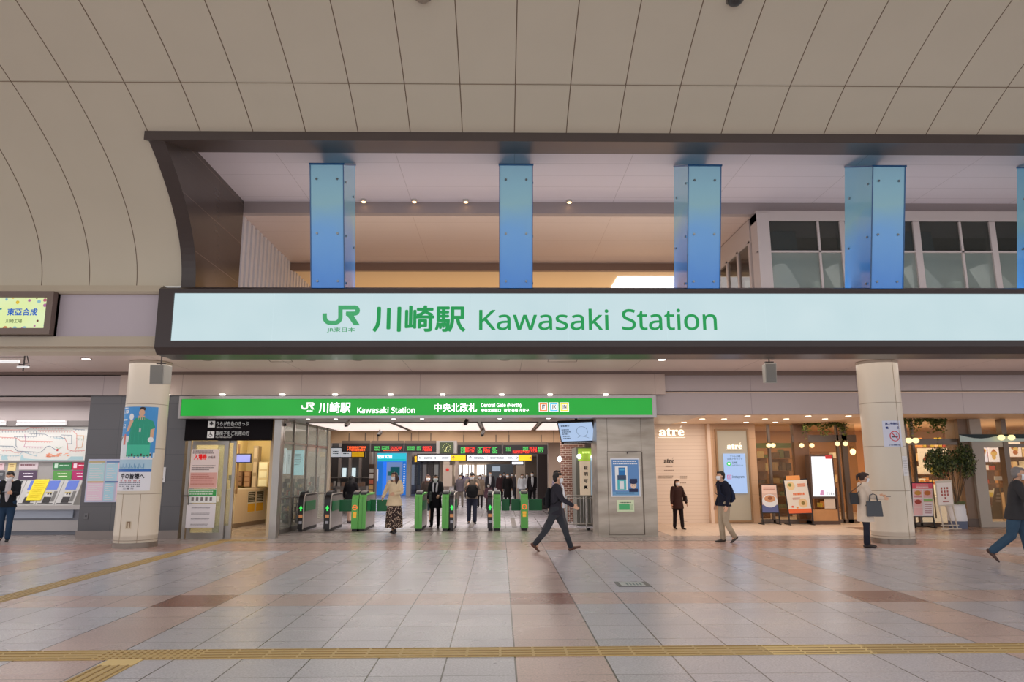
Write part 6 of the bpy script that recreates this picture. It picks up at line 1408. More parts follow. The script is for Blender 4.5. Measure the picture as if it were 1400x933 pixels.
# fare board on the slate wall
x0, z0, x1, z1 = R4(118, 628, 171, 687, YW-.03)
fb = thing('fare_table_board', 'pale board with light blue and pink timetables on the slate wall behind the left column', 'notice board', ((x0+x1)/2, YW-.03, z0))
M(mat((196, 200, 224), .4)).box(x0, YW-.03, z0, x1, YW, z1).build('board', fb)
m = M(); xm = x0+(x1-x0)*.47
for (a, b, c, d, col) in ((x0+.03, z0+.5, xm-.02, z1-.05, (176, 208, 214)), (xm+.01, z0+.5, x1-.2, z1-.05, (170, 206, 222)), (x0+.03, z0+.04, xm-.02, z0+.48, (222, 196, 212)), (xm+.01, z0+.04, x1-.25, z0+.48, (166, 206, 222)), (x1-.2, z0+.04, x1-.02, z1-.05, (222, 190, 206))):
    m.use(mat(col, emis=.1)); m.rect(a, b, c, d, YW-.033)
    m.use(mat((232, 226, 230)))
    for j in range(8): m.rect(a+.03, b+(d-b)*(j+.3)/8.5, c-.03-.05*(j % 3), b+(d-b)*(j+.55)/8.5, YW-.036)
for (a, c, z, col) in ((x0+.03, xm-.02, z1-.05, (200, 180, 130)), (xm+.01, x1-.02, z1-.05, (110, 140, 190)), (x0+.03, xm-.02, z0+.5, (225, 180, 130)), (xm+.01, x1-.02, z0+.5, (80, 110, 170))): m.use(mat(col)); m.rect(a, z-.035, c, z, YW-.038)
m.build('printed_table', fb)
q = R4(219, 639, 225.5, 660, YW-.03); m = M(mat((225, 225, 228))); m.box(q[0], YW-.02, q[1], q[2], YW, q[3]); m.use(mat((120, 120, 130))); m.rect(q[2]-.1, q[1]+.07, q[2]-.04, q[1]+.1, YW-.022); done(m, 'notice', 'small white notice on the slate wall just right of the left column', 'notice')
q = R4(115, 702, 120.5, 710, YW-.01); t = thing('wall_socket', 'small grey wall socket plate low on the slate wall', 'socket', ((q[0]+q[2])/2, YW-.02, q[1])); M(mat((112, 112, 116))).box(q[0], YW-.02, q[1], q[2], YW, q[3]).build('plate', t, bevel=.004); M(mat((60, 60, 64))).box(q[0]+.03, YW-.024, q[1]+.05, q[2]-.03, YW-.02, q[3]-.05).build('outlet', t)

# ================================================================== TICKET GATES
GY = 19.45; GL = 1.55
gg = mat((112, 196, 96), .35, emis=.05); ggd = mat((20, 110, 62), .35, emis=.08); gb = mat((40, 36, 38), .3); gst = mat((158, 148, 142), .3, metal=.5, noise=.08, nscale=3)
def gate_profile(inset=0.0, z0=.05, h=.98):
    y0, y1 = inset, GL-inset; r = .2
    p = [(y0, z0), (y0, h-r)]
    for i in range(1, 7): a = PI-i*PI/12; p.append((y0+r+r*cos(a), h-r+r*sin(a)))
    for i in range(0, 7): a = PI/2-i*PI/12; p.append((y1-r+r*cos(a), h-r+r*sin(a)))
    p += [(y1, z0)]
    return p
def gate(px0, px1, kind, label, flaps=(), sideextra=0.0):
    x0 = W(px0, 700, GY)[0]; x1 = W(px1, 700, GY)[0]; xm = (x0+x1)/2
    t = thing('ticket_gate', label, 'ticket gate', (xm, GY, 0), group='ticket gates')
    w_ = x1-x0
    prof = gate_profile(.05, .08, .93)
    M(gst).prism([(x0+.01, GY+y, z) for y, z in prof], (w_-.02, 0, 0)).build('body', t)
    pr = gate_profile(0, .06, .98); shell = gg if kind == 'green' else gb
    m = M(shell)      # curved front shell: strip along the profile
    pin = gate_profile(.04, .06, .94)
    k = 8
    for i in range(k):
        a, b = pr[i], pr[i+1]; c, d = pin[i+1], pin[i]
        m.hexa([(x0, GY+a[0], a[1]), (x1, GY+a[0], a[1]), (x1, GY+d[0], d[1]), (x0, GY+d[0], d[1])], [(x0, GY+b[0], b[1]), (x1, GY+b[0], b[1]), (x1, GY+c[0], c[1]), (x0, GY+c[0], c[1])])
    m.build('front_shell', t)
    if kind == 'black':
        m = M(mat((215, 205, 195), .3, metal=.4)); 
        for i in range(k):
            a, b = pr[i], pr[i+1]; xx = x1 if xm < .3 else x0
            m.bar((xx, GY+a[0]-.004, a[1]), (xx, GY+b[0]-.004, b[1]), .022)
        m.build('edge_trim', t)
    m = M(gb); m.box(x0+.01, GY+.1, .95, x1-.01, GY+.62, 1.0); m.prism([(x0+.012, GY+.12, 1.0), (x0+.012, GY+.5, 1.0), (x0+.012, GY+.45, 1.06), (x0+.012, GY+.16, 1.03)], (w_-.024, 0, 0)); m.build('card_reader', t)
    M(mat((50, 46, 46))).box(x0+.02, GY+.03, 0, x1-.02, GY+GL-.03, .08).build('plinth', t)
    m = M(ggd if kind == 'black' else ggd); sx = x1+.001 if xm < .3 else x0-.009
    m.box(sx, GY+.15, .52, sx+.008, GY+1.2, .78); m.build('side_stripe', t)
    if kind == 'black':
        m = M(mat((60, 210, 90), emis=1.2)); m.poly([(xm-.05, GY-.012, .60), (xm+.05, GY-.012, .60), (xm, GY-.012, .68)]); m.rect(xm-.018, .54, xm+.018, .60, GY-.012); m.use(mat((205, 140, 90), emis=.3)); m.rect(xm-.05, .36, xm+.05, .44, GY-.004); m.use(mat((200, 200, 210))); m.rect(xm-.04, .2, xm+.04, .27, GY-.004); m.build('indicator', t)
    elif sideextra:
        m = M(mat((240, 110, 60), emis=.9)); m.ring(xm, .62, .07, .02, GY-.008, 16); m.rect(xm-.045, .61, xm+.045, .63, GY-.008); m.use(mat((235, 170, 60), emis=.5)); m.rect(xm-.045, .36, xm+.045, .43, GY-.008); m.rect(xm-.05, .44, xm+.05, .5, GY-.004); m.build('indicator', t)
    else:
        M(mat((70, 150, 70))).box(xm-.004, GY-.006, .08, xm+.004, GY, .9).build('seam', t)
    for (fa, fb_) in flaps:
        a = W(fa, 697, GY+.7)[0]; b = W(fb_, 697, GY+.7)[0]
        M(ggd).box(a, GY+.68, .48, b, GY+.71, .80).build('flap', t, bevel=.01)
    return t
gate(407.5, 415, 'black', 'black fronted ticket gate with a silver side, leftmost of the row')
gate(443, 452, 'black', 'black fronted ticket gate with a green arrow, second from the left', [(464, 481)])
gate(480.5, 489.5, 'green', 'light green ticket gate with an orange mark, left half of the green pair', sideextra=1)
gate(490.5, 500, 'green', 'light green ticket gate with a silver side left of the woman in beige', [(500.5, 514), (515.5, 529)])
gate(567, 577, 'green', 'light green ticket gate between the woman in beige and the two women in black')
gate(604, 613.5, 'green', 'light green half of the gate pair right of the two women in black')
gate(614.5, 621, 'black', 'black half of the gate pair right of the two women in black')
gate(666.5, 673.5, 'black', 'black ticket gate with a green arrow left of its light green neighbour in the middle')
gate(674.5, 684.5, 'green', 'light green ticket gate just right of the black one in the middle', [(686, 696.5)])
gate(712, 722, 'green', 'light green ticket gate with an orange mark, rightmost in view', [(699, 711), (723, 741)], sideextra=1)
# floor strip under the gates
struct(M(mat((120, 106, 100), .35)).box(-5.5, 19.15, .001, XP0+.2, 19.35, .004).build('trim_27', origin=False), 'dark floor strip in front of the gates')
m = M(mat((110, 98, 92), .35))
for p in (524, 560, 640, 700): a = W(p, 720, 20.4)[0]; m.prism([(a, 20.4, .003), (a+.14, 20.4, .003), (a+.14+(a)*.02, 24.5, .003), (a+(a)*.02, 24.5, .003)], (0, 0, .002))
struct(m.build('trim_28', origin=False), 'thin dark guide strips on the floor behind the gates')

# round fittings high on the vault, cut by the top edge of the picture
for px, py, c, lab in ((1004.5, -4, (60, 58, 56), 'dark round camera dome on the vault at the top edge'), (578, -5, (150, 134, 116), 'beige round fitting on the vault at the top edge, left of the dome')):
    Yv, Zv = vp(t_at(py, px)); x = W(px, py, Yv)[0]
    t = thing('ceiling_dome', lab, 'camera', (x, Yv, Zv)); M(mat(c, .3)).ell((x, Yv, Zv-.02), (.11, .11, .09), 18, 10).build('dome', t, smooth=True); M(mat((120, 112, 100))).tube([(x, Yv, Zv-.03), (x, Yv, Zv+.05)], .13, 18, cap=False).build('mounting_ring', t)
# ================================================================== TACTILE PAVING, FLOOR PLAQUE
yl = mat((206, 176, 118), .5, noise=.1, nscale=5); ylb = mat((168, 136, 84), .5); yn = mat((236, 206, 140), .5)
def tact(x0, y0, x1, y1, along, mats, seg=.3, dots=None):
    """guide strip with raised bars along 'x' or 'y'"""
    m = M(mats); m.box(x0, y0, .001, x1, y1, .006)
    m.use(ylb)
    if along == 'x':
        x = x0
        while x < x1-.01:
            if dots and dots(x):
                for i in range(5):
                    for j in range(5): cx_, cy_ = x+.03+i*.06, y0+.03+(y1-y0-.06)*j/4; m.box(cx_-.011, cy_-.011, .006, cx_+.011, cy_+.011, .011)
            else:
                for j in range(4): yy_ = y0+.035+(y1-y0-.07)*j/3; m.box(x+.012, yy_-.008, .006, min(x+seg-.012, x1), yy_+.008, .010)
            x += seg
    else:
        y = y0
        while y < y1-.01:
            for j in range(4): xx = x0+.035+(x1-x0-.07)*j/3; m.box(xx-.008, y+.012, .006, xx+.008, min(y+seg-.012, y1), .010)
            y += seg
    return m
ya_, yb_ = G(700, 898.8)[1], G(700, 885.8)[1]
xn0, xn1 = G(1052, 892)[0], G(1190, 890)[0]
dx0, dx1 = G(110, 892)[0], G(262, 892)[0]
m = tact(-9, ya_, xn0, yb_, 'x', yl, dots=lambda x: dx0 < x < dx1); struct(m.build('trim_29', origin=False), 'long yellow tactile guide strip across the concourse floor')
m = tact(xn0, ya_, xn1, yb_, 'x', yn); struct(m.build('trim_30', origin=False), 'newer paler section of the long yellow tactile strip')
m = tact(xn1, ya_, 12, yb_, 'x', yl); struct(m.build('trim_31', origin=False), 'right end of the long yellow tactile strip')
xb0 = G(132, 911.5)[0]; xb1 = G(180, 911.5)[0]; yc_ = G(150, 911.5)[1]
struct(M(yn).box(xb0, yc_, .001, xb1, ya_, .007).build('trim_32', origin=False), 'bright plain yellow tactile slab')
struct(tact(xb0, 2.0, xb1, yc_, 'y', yl).build('trim_33', origin=False), 'yellow tactile strip leading towards the camera at the lower left')
xq = (G(0, 816)[0]+G(300, 744)[0])/2; 
struct(tact(xq-.15, 2.0, xq+.15, 17.0, 'y', yl).build('trim_34', origin=False), 'yellow tactile strip running to the office door')
struct(tact(xq-.15, 17.0, W(366, 734, 17.3)[0], 17.3, 'x', yl).build('trim_35', origin=False), 'short yellow tactile strip turning along the office door')
q = [G(838, 803), G(872, 803)]; t = thing('floor_plaque', 'small pale metal plaque set in the granite floor', 'plaque', (q[0][0], q[0][1], 0)); y1_ = G(845, 796.5)[1]
xx0 = G(843, 800)[0]; xx1 = G(888, 800)[0]
M(mat((110, 108, 106), .4)).box(xx0, q[0][1], .001, xx1, y1_, .006).build('frame', t); m = M(mat((198, 200, 198), .4)); w_ = xx1-xx0; m.box(xx0+w_*.12, q[0][1]+.03, .006, xx1-w_*.16, y1_-.03, .008); m.use(mat((110, 130, 130)))
for i in range(5): m.box(xx0+w_*(.3+.1*i), q[0][1]+.1, .008, xx0+w_*(.35+.1*i), y1_-.1, .009)
m.build('plate', t)
m = M(mat((200, 175, 170), .4)); p = G(520, 741.5); 
for px in (460, 574, 712): p = G(px, 741); m.box(p[0], p[1]-.35, .001, p[0]+.03, p[1]+.4, .003)
m.box(-5.6, G(700, 741)[1]-.01, .001, 12, G(700, 741)[1]+.01, .003); m.mats[0] = mat((96, 80, 76), .4)
struct(m.build('trim_36', origin=False), 'expansion joint across the floor in front of the gates')
# ================================================================== PEOPLE
def remesh(m, voxel, sm=4):
    """weld overlapping tapered limbs into one continuous surface"""
    me = bpy.data.meshes.new('b'); me.from_pydata(m.v, [], m.f); o = bpy.data.objects.new('b', me); C.objects.link(o)
    r = o.modifiers.new('r', 'REMESH'); r.mode = 'VOXEL'; r.voxel_size = voxel; r.adaptivity = 0
    s = o.modifiers.new('s', 'SMOOTH'); s.factor = .5; s.iterations = sm
    dg = bpy.context.evaluated_depsgraph_get(); dg.update()
    n = bpy.data.meshes.new_from_object(o.evaluated_get(dg)); bpy.data.objects.remove(o); bpy.data.meshes.remove(me)
    return n
def place(me, name, material, parent):
    me.name = name; me.materials.clear(); me.materials.append(material)
    for p in me.polygons: p.use_smooth = True
    o = bpy.data.objects.new(name, me); C.objects.link(o); o.parent = parent; return o
def cloth(c, c2=None, scale=20, kind='noise', rough=.85):
    if c2 is None: return mat(c, rough, noise=.12, nscale=9, spec=.2)
    m = bpy.data.materials.new('patterned_cloth'); m.use_nodes = True; nt = m.node_tree; b = nt.nodes['Principled BSDF']; b.inputs['Roughness'].default_value = rough
    tc = nt.nodes.new('ShaderNodeTexCoord'); n = nt.nodes.new('ShaderNodeTexVoronoi' if kind == 'floral' else 'ShaderNodeTexChecker'); n.inputs['Scale'].default_value = scale
    nt.links.new(tc.outputs['Object'], n.inputs['Vector'])
    mx = nt.nodes.new('ShaderNodeMix'); mx.data_type = 'RGBA'; mx.inputs[6].default_value = lin(c); mx.inputs[7].default_value = lin(c2)
    if kind == 'floral':
        g = nt.nodes.new('ShaderNodeMath'); g.operation = 'LESS_THAN'; g.inputs[1].default_value = .38; nt.links.new(n.outputs['Distance'], g.inputs[0]); nt.links.new(g.outputs[0], mx.inputs[0])
    else: nt.links.new(n.outputs['Fac'], mx.inputs[0])
    nt.links.new(mx.outputs[2], b.inputs['Base Color']); return m
SKIN = mat((226, 178, 148), .55, spec=.3); DARK = mat((28, 24, 24), .6); MASK = mat((242, 243, 246), .8)
def person(label, foot, h, rz, legs=((8, 4), (-8, 6)), arms=((0, 6, 12, 0), (0, 6, 12, 0)), lean=0, headt=(0, 0), top=((60, 60, 70), .14, 1.0), bottom=('trousers', (40, 40, 48)), hair=('short', (30, 24, 22)), mask=True, shoes=(30, 26, 26), near=2, build_=1.0, group=None, inner=None, collar=None, lift=0.0, shirtw=.06, skin_col=None):
    """local frame: front = -Y, the person's left = +X. legs (hip, knee) degrees L, R; arms (flex, abduct, elbow, inward) L, R.
    top = (colour or material, length below the hip joint, flare)"""
    s = h/1.70; sk = SKIN if skin_col is None else mat(skin_col, .55)
    X, Y, Z = foot
    root = thing('person', label, 'person', (X, Y, Z), radians(rz), group)
    vox = {3: .0075, 2: .012, 1: .02, 0: .032}[near]
    V3 = Vector; lr = radians(lean)
    def leg(sd, hip, knee):
        a = radians(hip); k = radians(hip-knee); H0 = V3((sd*.085, 0, 0)); K = H0+V3((sd*.01, -sin(a)*.43, -cos(a)*.43)); A = K+V3((0, -sin(k)*.40, -cos(k)*.40)); return H0, K, A, k
    Ls = [leg(1, *legs[0]), leg(-1, *legs[1])]
    drop = max(-l[2].z for l in Ls)+.085
    base = V3((0, 0, drop))
    def T(v): return (base+v)*s
    def spine(u, dy=0): return V3((0, -sin(lr)*u+dy*cos(lr), cos(lr)*u))
    def arm(sd, fl, ab, el, inw):
        S = spine(.47)+V3((sd*.175*build_, 0, 0)); f = radians(fl)+lr; b = radians(ab)
        d1 = V3((sd*sin(b), -sin(f)*cos(b), -cos(f)*cos(b))); E_ = S+d1*.28; f2 = f+radians(el); b2 = radians(ab-inw)
        d2 = V3((sd*sin(b2), -sin(f2)*cos(b2), -cos(f2)*cos(b2))); Wr = E_+d2*.245; return S, E_, Wr, d2
    As = [arm(1, *arms[0]), arm(-1, *arms[1])]
    # --- body
    m = M()
    tp = [(-.05, .12, .1), (.03, .15, .11), (.14, .125, .095), (.3, .14, .1), (.42, .14*build_, .085), (.5, .075, .06)]
    m.tube([T(spine(u)) for u, _, _ in tp], [(a*s, b*s) for _, a, b in tp], 16)
    hb = spine(.5)
    Rm = Euler((radians(headt[1]), 0, radians(headt[0])), 'XYZ').to_matrix() if headt[1] == 0 else (Matrix.Rotation(radians(headt[0]), 3, 'Z') @ Matrix.Rotation(radians(headt[1]), 3, 'X'))
    neck_top = hb+V3((0, -.015-sin(lr)*.04, .045)); hc = neck_top+Rm @ V3((0, -.012, .105))
    def Hd(v): return T(hc+Rm @ V3(v))
    m.tube([T(hb), T(neck_top+V3((0, 0, .03)))], [.055*s, .05*s], 12)
    def hell(mm, c, r, n=14, q=10):
        mm.ell(Hd(c), tuple(k*s for k in r), n, q, Rm)
    hell(m, (0, .005, .02), (.076, .094, .098)); hell(m, (0, -.03, -.045), (.055, .058, .068)); hell(m, (0, -.092, -.012), (.011, .018, .02), 8, 6)
    for sd in (1, -1): hell(m, (sd*.078, .008, -.008), (.012, .02, .03), 8, 6)
    for S, E_, Wr, d in As:
        m.tube([T(S), T((S+E_)/2), T(E_), T((E_+Wr)/2), T(Wr)], [k*s for k in (.038, .04, .035, .034, .025)], 10)
    for sd, (S, E_, Wr, d) in zip((1, -1), As):      # hand: palm, four fingers, thumb
        side = V3((0, 1, 0)) if abs(d.y) < .75 else V3((0, 0, -1))
        side = (side-d*side.dot(d)).normalized(); nrm = d.cross(side).normalized()   # side: across the knuckles
        pc = Wr+d*.045
        m.tube([T(Wr), T(Wr+d*.03), T(Wr+d*.085)], [(.022*s, .018*s), (.036*s, .016*s), (.04*s, .014*s)], 10, ref=tuple(side))
        inn = nrm if nrm.x*sd < 0 else -nrm
        if near >= 2:
            for i, (o_, ln) in enumerate(((-.03, .068), (-.01, .078), (.01, .074), (.029, .06))):
                k0 = Wr+d*.085+side*o_; k1 = k0+d*ln*.5+inn*.008; k2 = k1+d*ln*.38+inn*.026
                m.tube([T(k0), T(k1), T(k2)], [.0095*s, .0085*s, .0072*s], 8)
            t0 = Wr+d*.03-side*.03; t1 = t0+d*.03-side*.02+inn*.015; m.tube([T(t0), T(t1), T(t1+d*.03+inn*.012)], [.013*s, .0105*s, .009*s], 8)
        else: m.tube([T(Wr+d*.08), T(Wr+d*.14+inn*.02)], [(.034*s, .013*s), (.025*s, .012*s)], 8, ref=tuple(side))
    for sd, (H0, K, A, k) in zip((1, -1), Ls):
        m.tube([T(H0), T((H0+K)/2), T(K), T(K+(A-K)*.35), T(A)], [q*s for q in (.085, .072, .052, .052, .034)], 12)
        m.tube([T(A), T(A+V3((0, -.05, -.05)))], [.03*s, .025*s], 8)
    place(remesh(m, vox*(1 if near < 3 else .85)), 'body', sk, root)
    # --- shoes
    for sd, (H0, K, A, k) in zip((1, -1), Ls):
        lift_ = A.z+drop-.085
        pit = max(-.3, min(1.0, -k*1.0)) if lift_ > .01 or k < -.15 else (max(-.35, -k) if k > .12 else 0)
        R_ = Matrix.Rotation(pit, 3, 'X')
        def FT(v): return T(A+R_ @ V3(v))
        m = M(); out = sd*.02
        m.tube([FT((0, .045, -.045)), FT((0, 0, -.04)), FT((out*.5, -.08, -.052)), FT((out, -.15, -.062)), FT((out, -.185, -.066))], [(.033*s, .036*s), (.036*s, .042*s), (.042*s, .03*s), (.04*s, .022*s), (.03*s, .016*s)], 12)
        m.tube([FT((0, .0, -.03)), FT((0, 0, .02))], [.038*s, .04*s], 10)
        place(remesh(m, max(vox, .01), 3), 'shoe', shoes if not isinstance(shoes, tuple) else mat(shoes, .5), root)
    # --- trousers / skirt
    bm_k = bottom[0]; bc = bottom[1] if not isinstance(bottom[1], tuple) else cloth(bottom[1])
    m = M()
    if bm_k == 'trousers':
        wide = bottom[2] if len(bottom) > 2 else 1.0
        m.tube([T(spine(.1)), T(V3((0, 0, .02))), T(V3((0, 0, -.06)))], [(.145*s, .115*s), (.165*s, .125*s), (.15*s, .11*s)], 16)
        for sd, (H0, K, A, k) in zip((1, -1), Ls):
            m.tube([T(H0+V3((0, 0, .02))), T((H0*.5+K*.5)), T(K), T(K+(A-K)*.45), T(A+(K-A)*.03)], [q*s for q in (.105, .09*wide, .07*wide, .066*wide, .062*wide)], 14)
        place(remesh(m, max(vox, .012)), 'trousers', bc, root)
    else:
        L_ = bottom[2]; fr = bottom[3] if len(bottom) > 3 else 1.3
        mid = (Ls[0][2]+Ls[1][2])/2; mid = V3((mid.x, mid.y*.6, 0))
        m.tube([T(spine(.12)), T(V3((0, 0, 0))), T(mid*.5+V3((0, 0, -L_*.5))), T(mid+V3((0, 0, -L_)))], [(.135*s, .105*s), (.17*s, .13*s), (.185*fr*s, .15*fr*s), (.2*fr*s, .165*fr*s)], 20, cap=False)
        place(remesh(m, max(vox, .012)), 'skirt', bc, root)
        if len(bottom) > 4:
            m = M()
            for (H0, K, A, k) in Ls: m.tube([T(H0), T(K), T(A)], [.08*s, .062*s, .045*s], 12)
            place(remesh(m, max(vox, .012)), 'tights', cloth(bottom[4]), root)
    # --- jacket
    tc_, ln, fl = top; tc_ = cloth(tc_) if isinstance(tc_, tuple) else tc_
    m = M(); sw = (Ls[0][1]+Ls[1][1])/2
    ring = [(.515, .095, .08), (.47, .165*build_, .1), (.4, .19*build_, .125), (.25, .172*build_, .13), (.12, .165, .125), (0, .178*fl, .138*fl)]
    pts = [T(spine(u)) for u, _, _ in ring]; rad = [(a*s, b*s) for _, a, b in ring]
    if ln > .02:
        n_ = 3
        for i in range(1, n_+1):
            u = ln*i/n_; pts.append(T(V3((0, sw.y*.3*u/.43, -u)))); rad.append(((.178+.03*i/n_)*fl*s, (.14+.03*i/n_)*fl*s))
    m.tube(pts, rad, 20, cap=False)
    for S, E_, Wr, d in As:
        m.tube([T(S+V3((-S.x*.15, 0, -.0))), T((S+E_)/2), T(E_), T((E_+Wr)/2), T(Wr-d*.005)], [q*s for q in (.084, .068, .057, .053, .044)], 12)
    jk = place(remesh(m, max(vox, .012)), 'coat' if ln > .3 else 'jacket', tc_, root)
    if inner:   # open front showing shirt
        m = M(inner if not isinstance(inner, tuple) else cloth(inner)); wdt = shirtw; kf = .9 if shirtw < .1 else .8; ky = 1.0 if shirtw < .1 else 1.2
        pl = [(.54, .035, -.09), (.46, wdt, -.125), (.3, wdt, -.152), (.15, wdt*.7, -.15), (.03, .015, -.155)]
        P2 = [(T(spine(u, y*ky*kf)+V3((-w2, 0, 0))), T(spine(u, y*ky-.008)), T(spine(u, y*ky*kf)+V3((w2, 0, 0)))) for u, w2, y in pl]
        for a, b in zip(P2, P2[1:]): m.poly([a[0], a[1], b[1], b[0]]); m.poly([a[1], a[2], b[2], b[1]])
        m.build('shirt', root, local=True, smooth=True)
    if collar:
        m = M(); m.tube([T(spine(.5)+V3((0, -.01, -.0))), T(spine(.545)+V3((0, -.012, .01)))], [(.09*s, .085*s), (.075*s, .075*s)], 16); place(remesh(m, max(vox, .012), 3), 'scarf' if collar[1] else 'collar', cloth(collar[0]), root)
        if collar[1]:
            m = M()
            for sd in (1, -1): m.tube([T(spine(.51)+V3((sd*.06, -.06, 0))), T(spine(.4)+V3((sd*.06, -.13, 0))), T(spine(.22)+V3((sd*.05, -.15, 0)))], [(.035*s, .02*s)]*3, 10)
            place(remesh(m, max(vox, .012), 3), 'scarf_end', cloth(collar[0]), root)
    # --- head details
    hk, hcol = hair; hm = mat(hcol, .6, noise=.15, nscale=30); m = M()
    hell(m, (0, .026, .04), (.085, .09, .087)); hell(m, (0, .05, -.005), (.078, .06, .085)); hell(m, (0, -.045, .085), (.06, .042, .033), 12, 8)
    for sd in (1, -1): hell(m, (sd*.07, .03, .01), (.02, .04, .06), 8, 6)
    if hk in ('long', 'verylong'):
        L2 = .16 if hk == 'long' else .3
        for sd in (1, -1): m.tube([Hd((sd*.075, -.005, .02)), Hd((sd*.085, .0, -.08)), T(hc+V3((sd*.1, -.03, -.1-L2)))], [(.03*s, .04*s), (.034*s, .045*s), (.03*s, .03*s)], 10)
        m.tube([Hd((0, .06, 0)), Hd((0, .075, -.1)), T(hc+V3((0, .09, -.12-L2)))], [(.085*s, .04*s), (.1*s, .05*s), (.09*s, .04*s)], 12)
    if hk == 'bob': m.tube([Hd((0, .03, .02)), Hd((0, .035, -.09))], [(.1*s, .085*s), (.1*s, .075*s)], 14)
    if hk == 'pony': hell(m, (0, .11, .06), (.03, .035, .035), 10, 8); m.tube([Hd((0, .12, .06)), Hd((0, .16, .0)), Hd((0, .15, -.1))], [.028*s, .034*s, .016*s], 10)
    place(remesh(m, max(vox*.8, .009), 2), 'hair', hm, root)
    if near >= 2:
        for sd in (1, -1):
            m = M(mat((240, 236, 230), .3)); hell(m, (sd*.031, -.082, .008), (.014, .008, .008), 8, 6); m.use(DARK); hell(m, (sd*.031, -.0885, .008), (.006, .004, .006), 8, 6); m.build('eye', root, local=True, smooth=True)
            m = M(hm); hell(m, (sd*.031, -.088, .032), (.02, .005, .004), 8, 6); m.build('eyebrow', root, local=True)
        if not mask: m = M(mat((190, 110, 100), .5)); hell(m, (0, -.089, -.06), (.022, .006, .007), 8, 6); m.build('mouth', root, local=True)
    if mask:
        m = M(MASK); n_ = 8; rows_ = []
        for j in range(6):
            z = .004-.02*j; r_ = []
            for i in range(n_+1):
                a = radians(-72+144*i/n_); dep = (.1, .112, .11, .104, .097, .085)[j]; wdt = (.062, .07, .07, .067, .06, .05)[j]
                r_.append(Hd((wdt*1.12*sin(a), -.012-(dep-.008)*cos(a)*1.0, z)))
            rows_.append(r_)
        for a, b in zip(rows_, rows_[1:]):
            for i in range(n_): m.poly([a[i], b[i], b[i+1], a[i+1]])
        if near >= 2:
            for sd in (0, n_): m.bar(rows_[1][sd], Hd(((-1 if sd == 0 else 1)*.084, .01, .01)), .004)
        m.build('face_mask', root, local=True, smooth=True)
    info = dict(root=root, T=T, As=As, Ls=Ls, s=s, spine=spine, Hd=Hd)
    return info
def bagroot(name, label, info, cat='bag'):
    r = info['root']; return thing(name, label, cat, tuple(r.location), r.rotation_euler.z)
def backpack(info, label, col, w=.15, h=.21, d=.09):
    t = bagroot('backpack', label, info); T, sp_ = info['T'], info['spine']; m = M(); c = lambda u, x, y: T(sp_(u, y)+Vector((x, 0, 0)))
    m.tube([c(.08, 0, .11+d), c(.14, 0, .12+d), c(.3, 0, .115+d), c(.42, 0, .10+d)], [(w, d), (w*1.05, d*1.1), (w, d), (w*.75, d*.7)], 16); mc = cloth(col)
    place(remesh(m, .012), 'bag_body', mc, t)
    m = M(); m.tube([c(.1, 0, .15+d*1.7), c(.24, 0, .15+d*1.7)], [(w*.7, d*.35), (w*.65, d*.3)], 12); place(remesh(m, .012), 'pocket', mc, t)
    for sd in (1, -1): m = M(mc); m.tube([c(.44, sd*.1, .12), c(.51, sd*.1, .02), c(.44, sd*.115, -.13), c(.25, sd*.14, -.14), c(.12, sd*.16, .03), c(.12, sd*.13, .16)], [(.022, .008)]*6, 8, cap=False); m.build('strap', t, local=True, smooth=True)
    return t
def handbag(info, label, col, side, at, size=(.15, .12, .05), handle=.18, name='handbag', strap_to=None):
    """bag hanging at local point 'at' (metres, unscaled person frame, measured from the hip)"""
    t = bagroot(name, label, info); T = info['T']; c = Vector(at); w, h, d = size; mc = mat(col, .45, noise=.08, nscale=12); V_ = Vector
    m = M(mc); A = [T(c+V_((x*d, y*w, -h))) for x, y in ((-1, -1), (1, -1), (1, 1), (-1, 1))]; B = [T(c+V_((x*d*.5, y*w*.92, h))) for x, y in ((-1, -1), (1, -1), (1, 1), (-1, 1))]
    m.hexa(A, B).build('bag_body', t, local=True, bevel=.015)
    for k in (-1, 1):
        if strap_to is not None and k == 1: continue
        if strap_to is None: pts = [T(c+V_((k*d*.5, -w*.5, h*.9))), T(c+V_((k*d*.3, -w*.4, h+handle*.8))), T(c+V_((k*d*.2, 0, h+handle))), T(c+V_((k*d*.3, w*.4, h+handle*.8))), T(c+V_((k*d*.5, w*.5, h*.9)))]
        else: e = V_(strap_to); pts = [T(c+V_((0, -w*.8, h*.9))), T((c+e)/2+V_((side*.02, -.07, .05))), T(e+V_((0, -.03, .02))), T(e+V_((0, .03, .02))), T((c+e)/2+V_((side*.02, .07, .05))), T(c+V_((0, w*.8, h*.9)))]
        m = M(mc); m.tube(pts, .008, 8, cap=False); m.build('handle' if strap_to is None else 'strap', t, local=True, smooth=True)
    return t
def gpt(px, py): return G(px, py)
def size_at(px, foot_py, top_py):
    g = G(px, foot_py); lo, hi = .5, 2.5
    for _ in range(40):
        m_ = (lo+hi)/2
        if PX(g[0], g[1], m_)[1] > top_py: lo = m_
        else: hi = m_
    return g, (lo+hi)/2

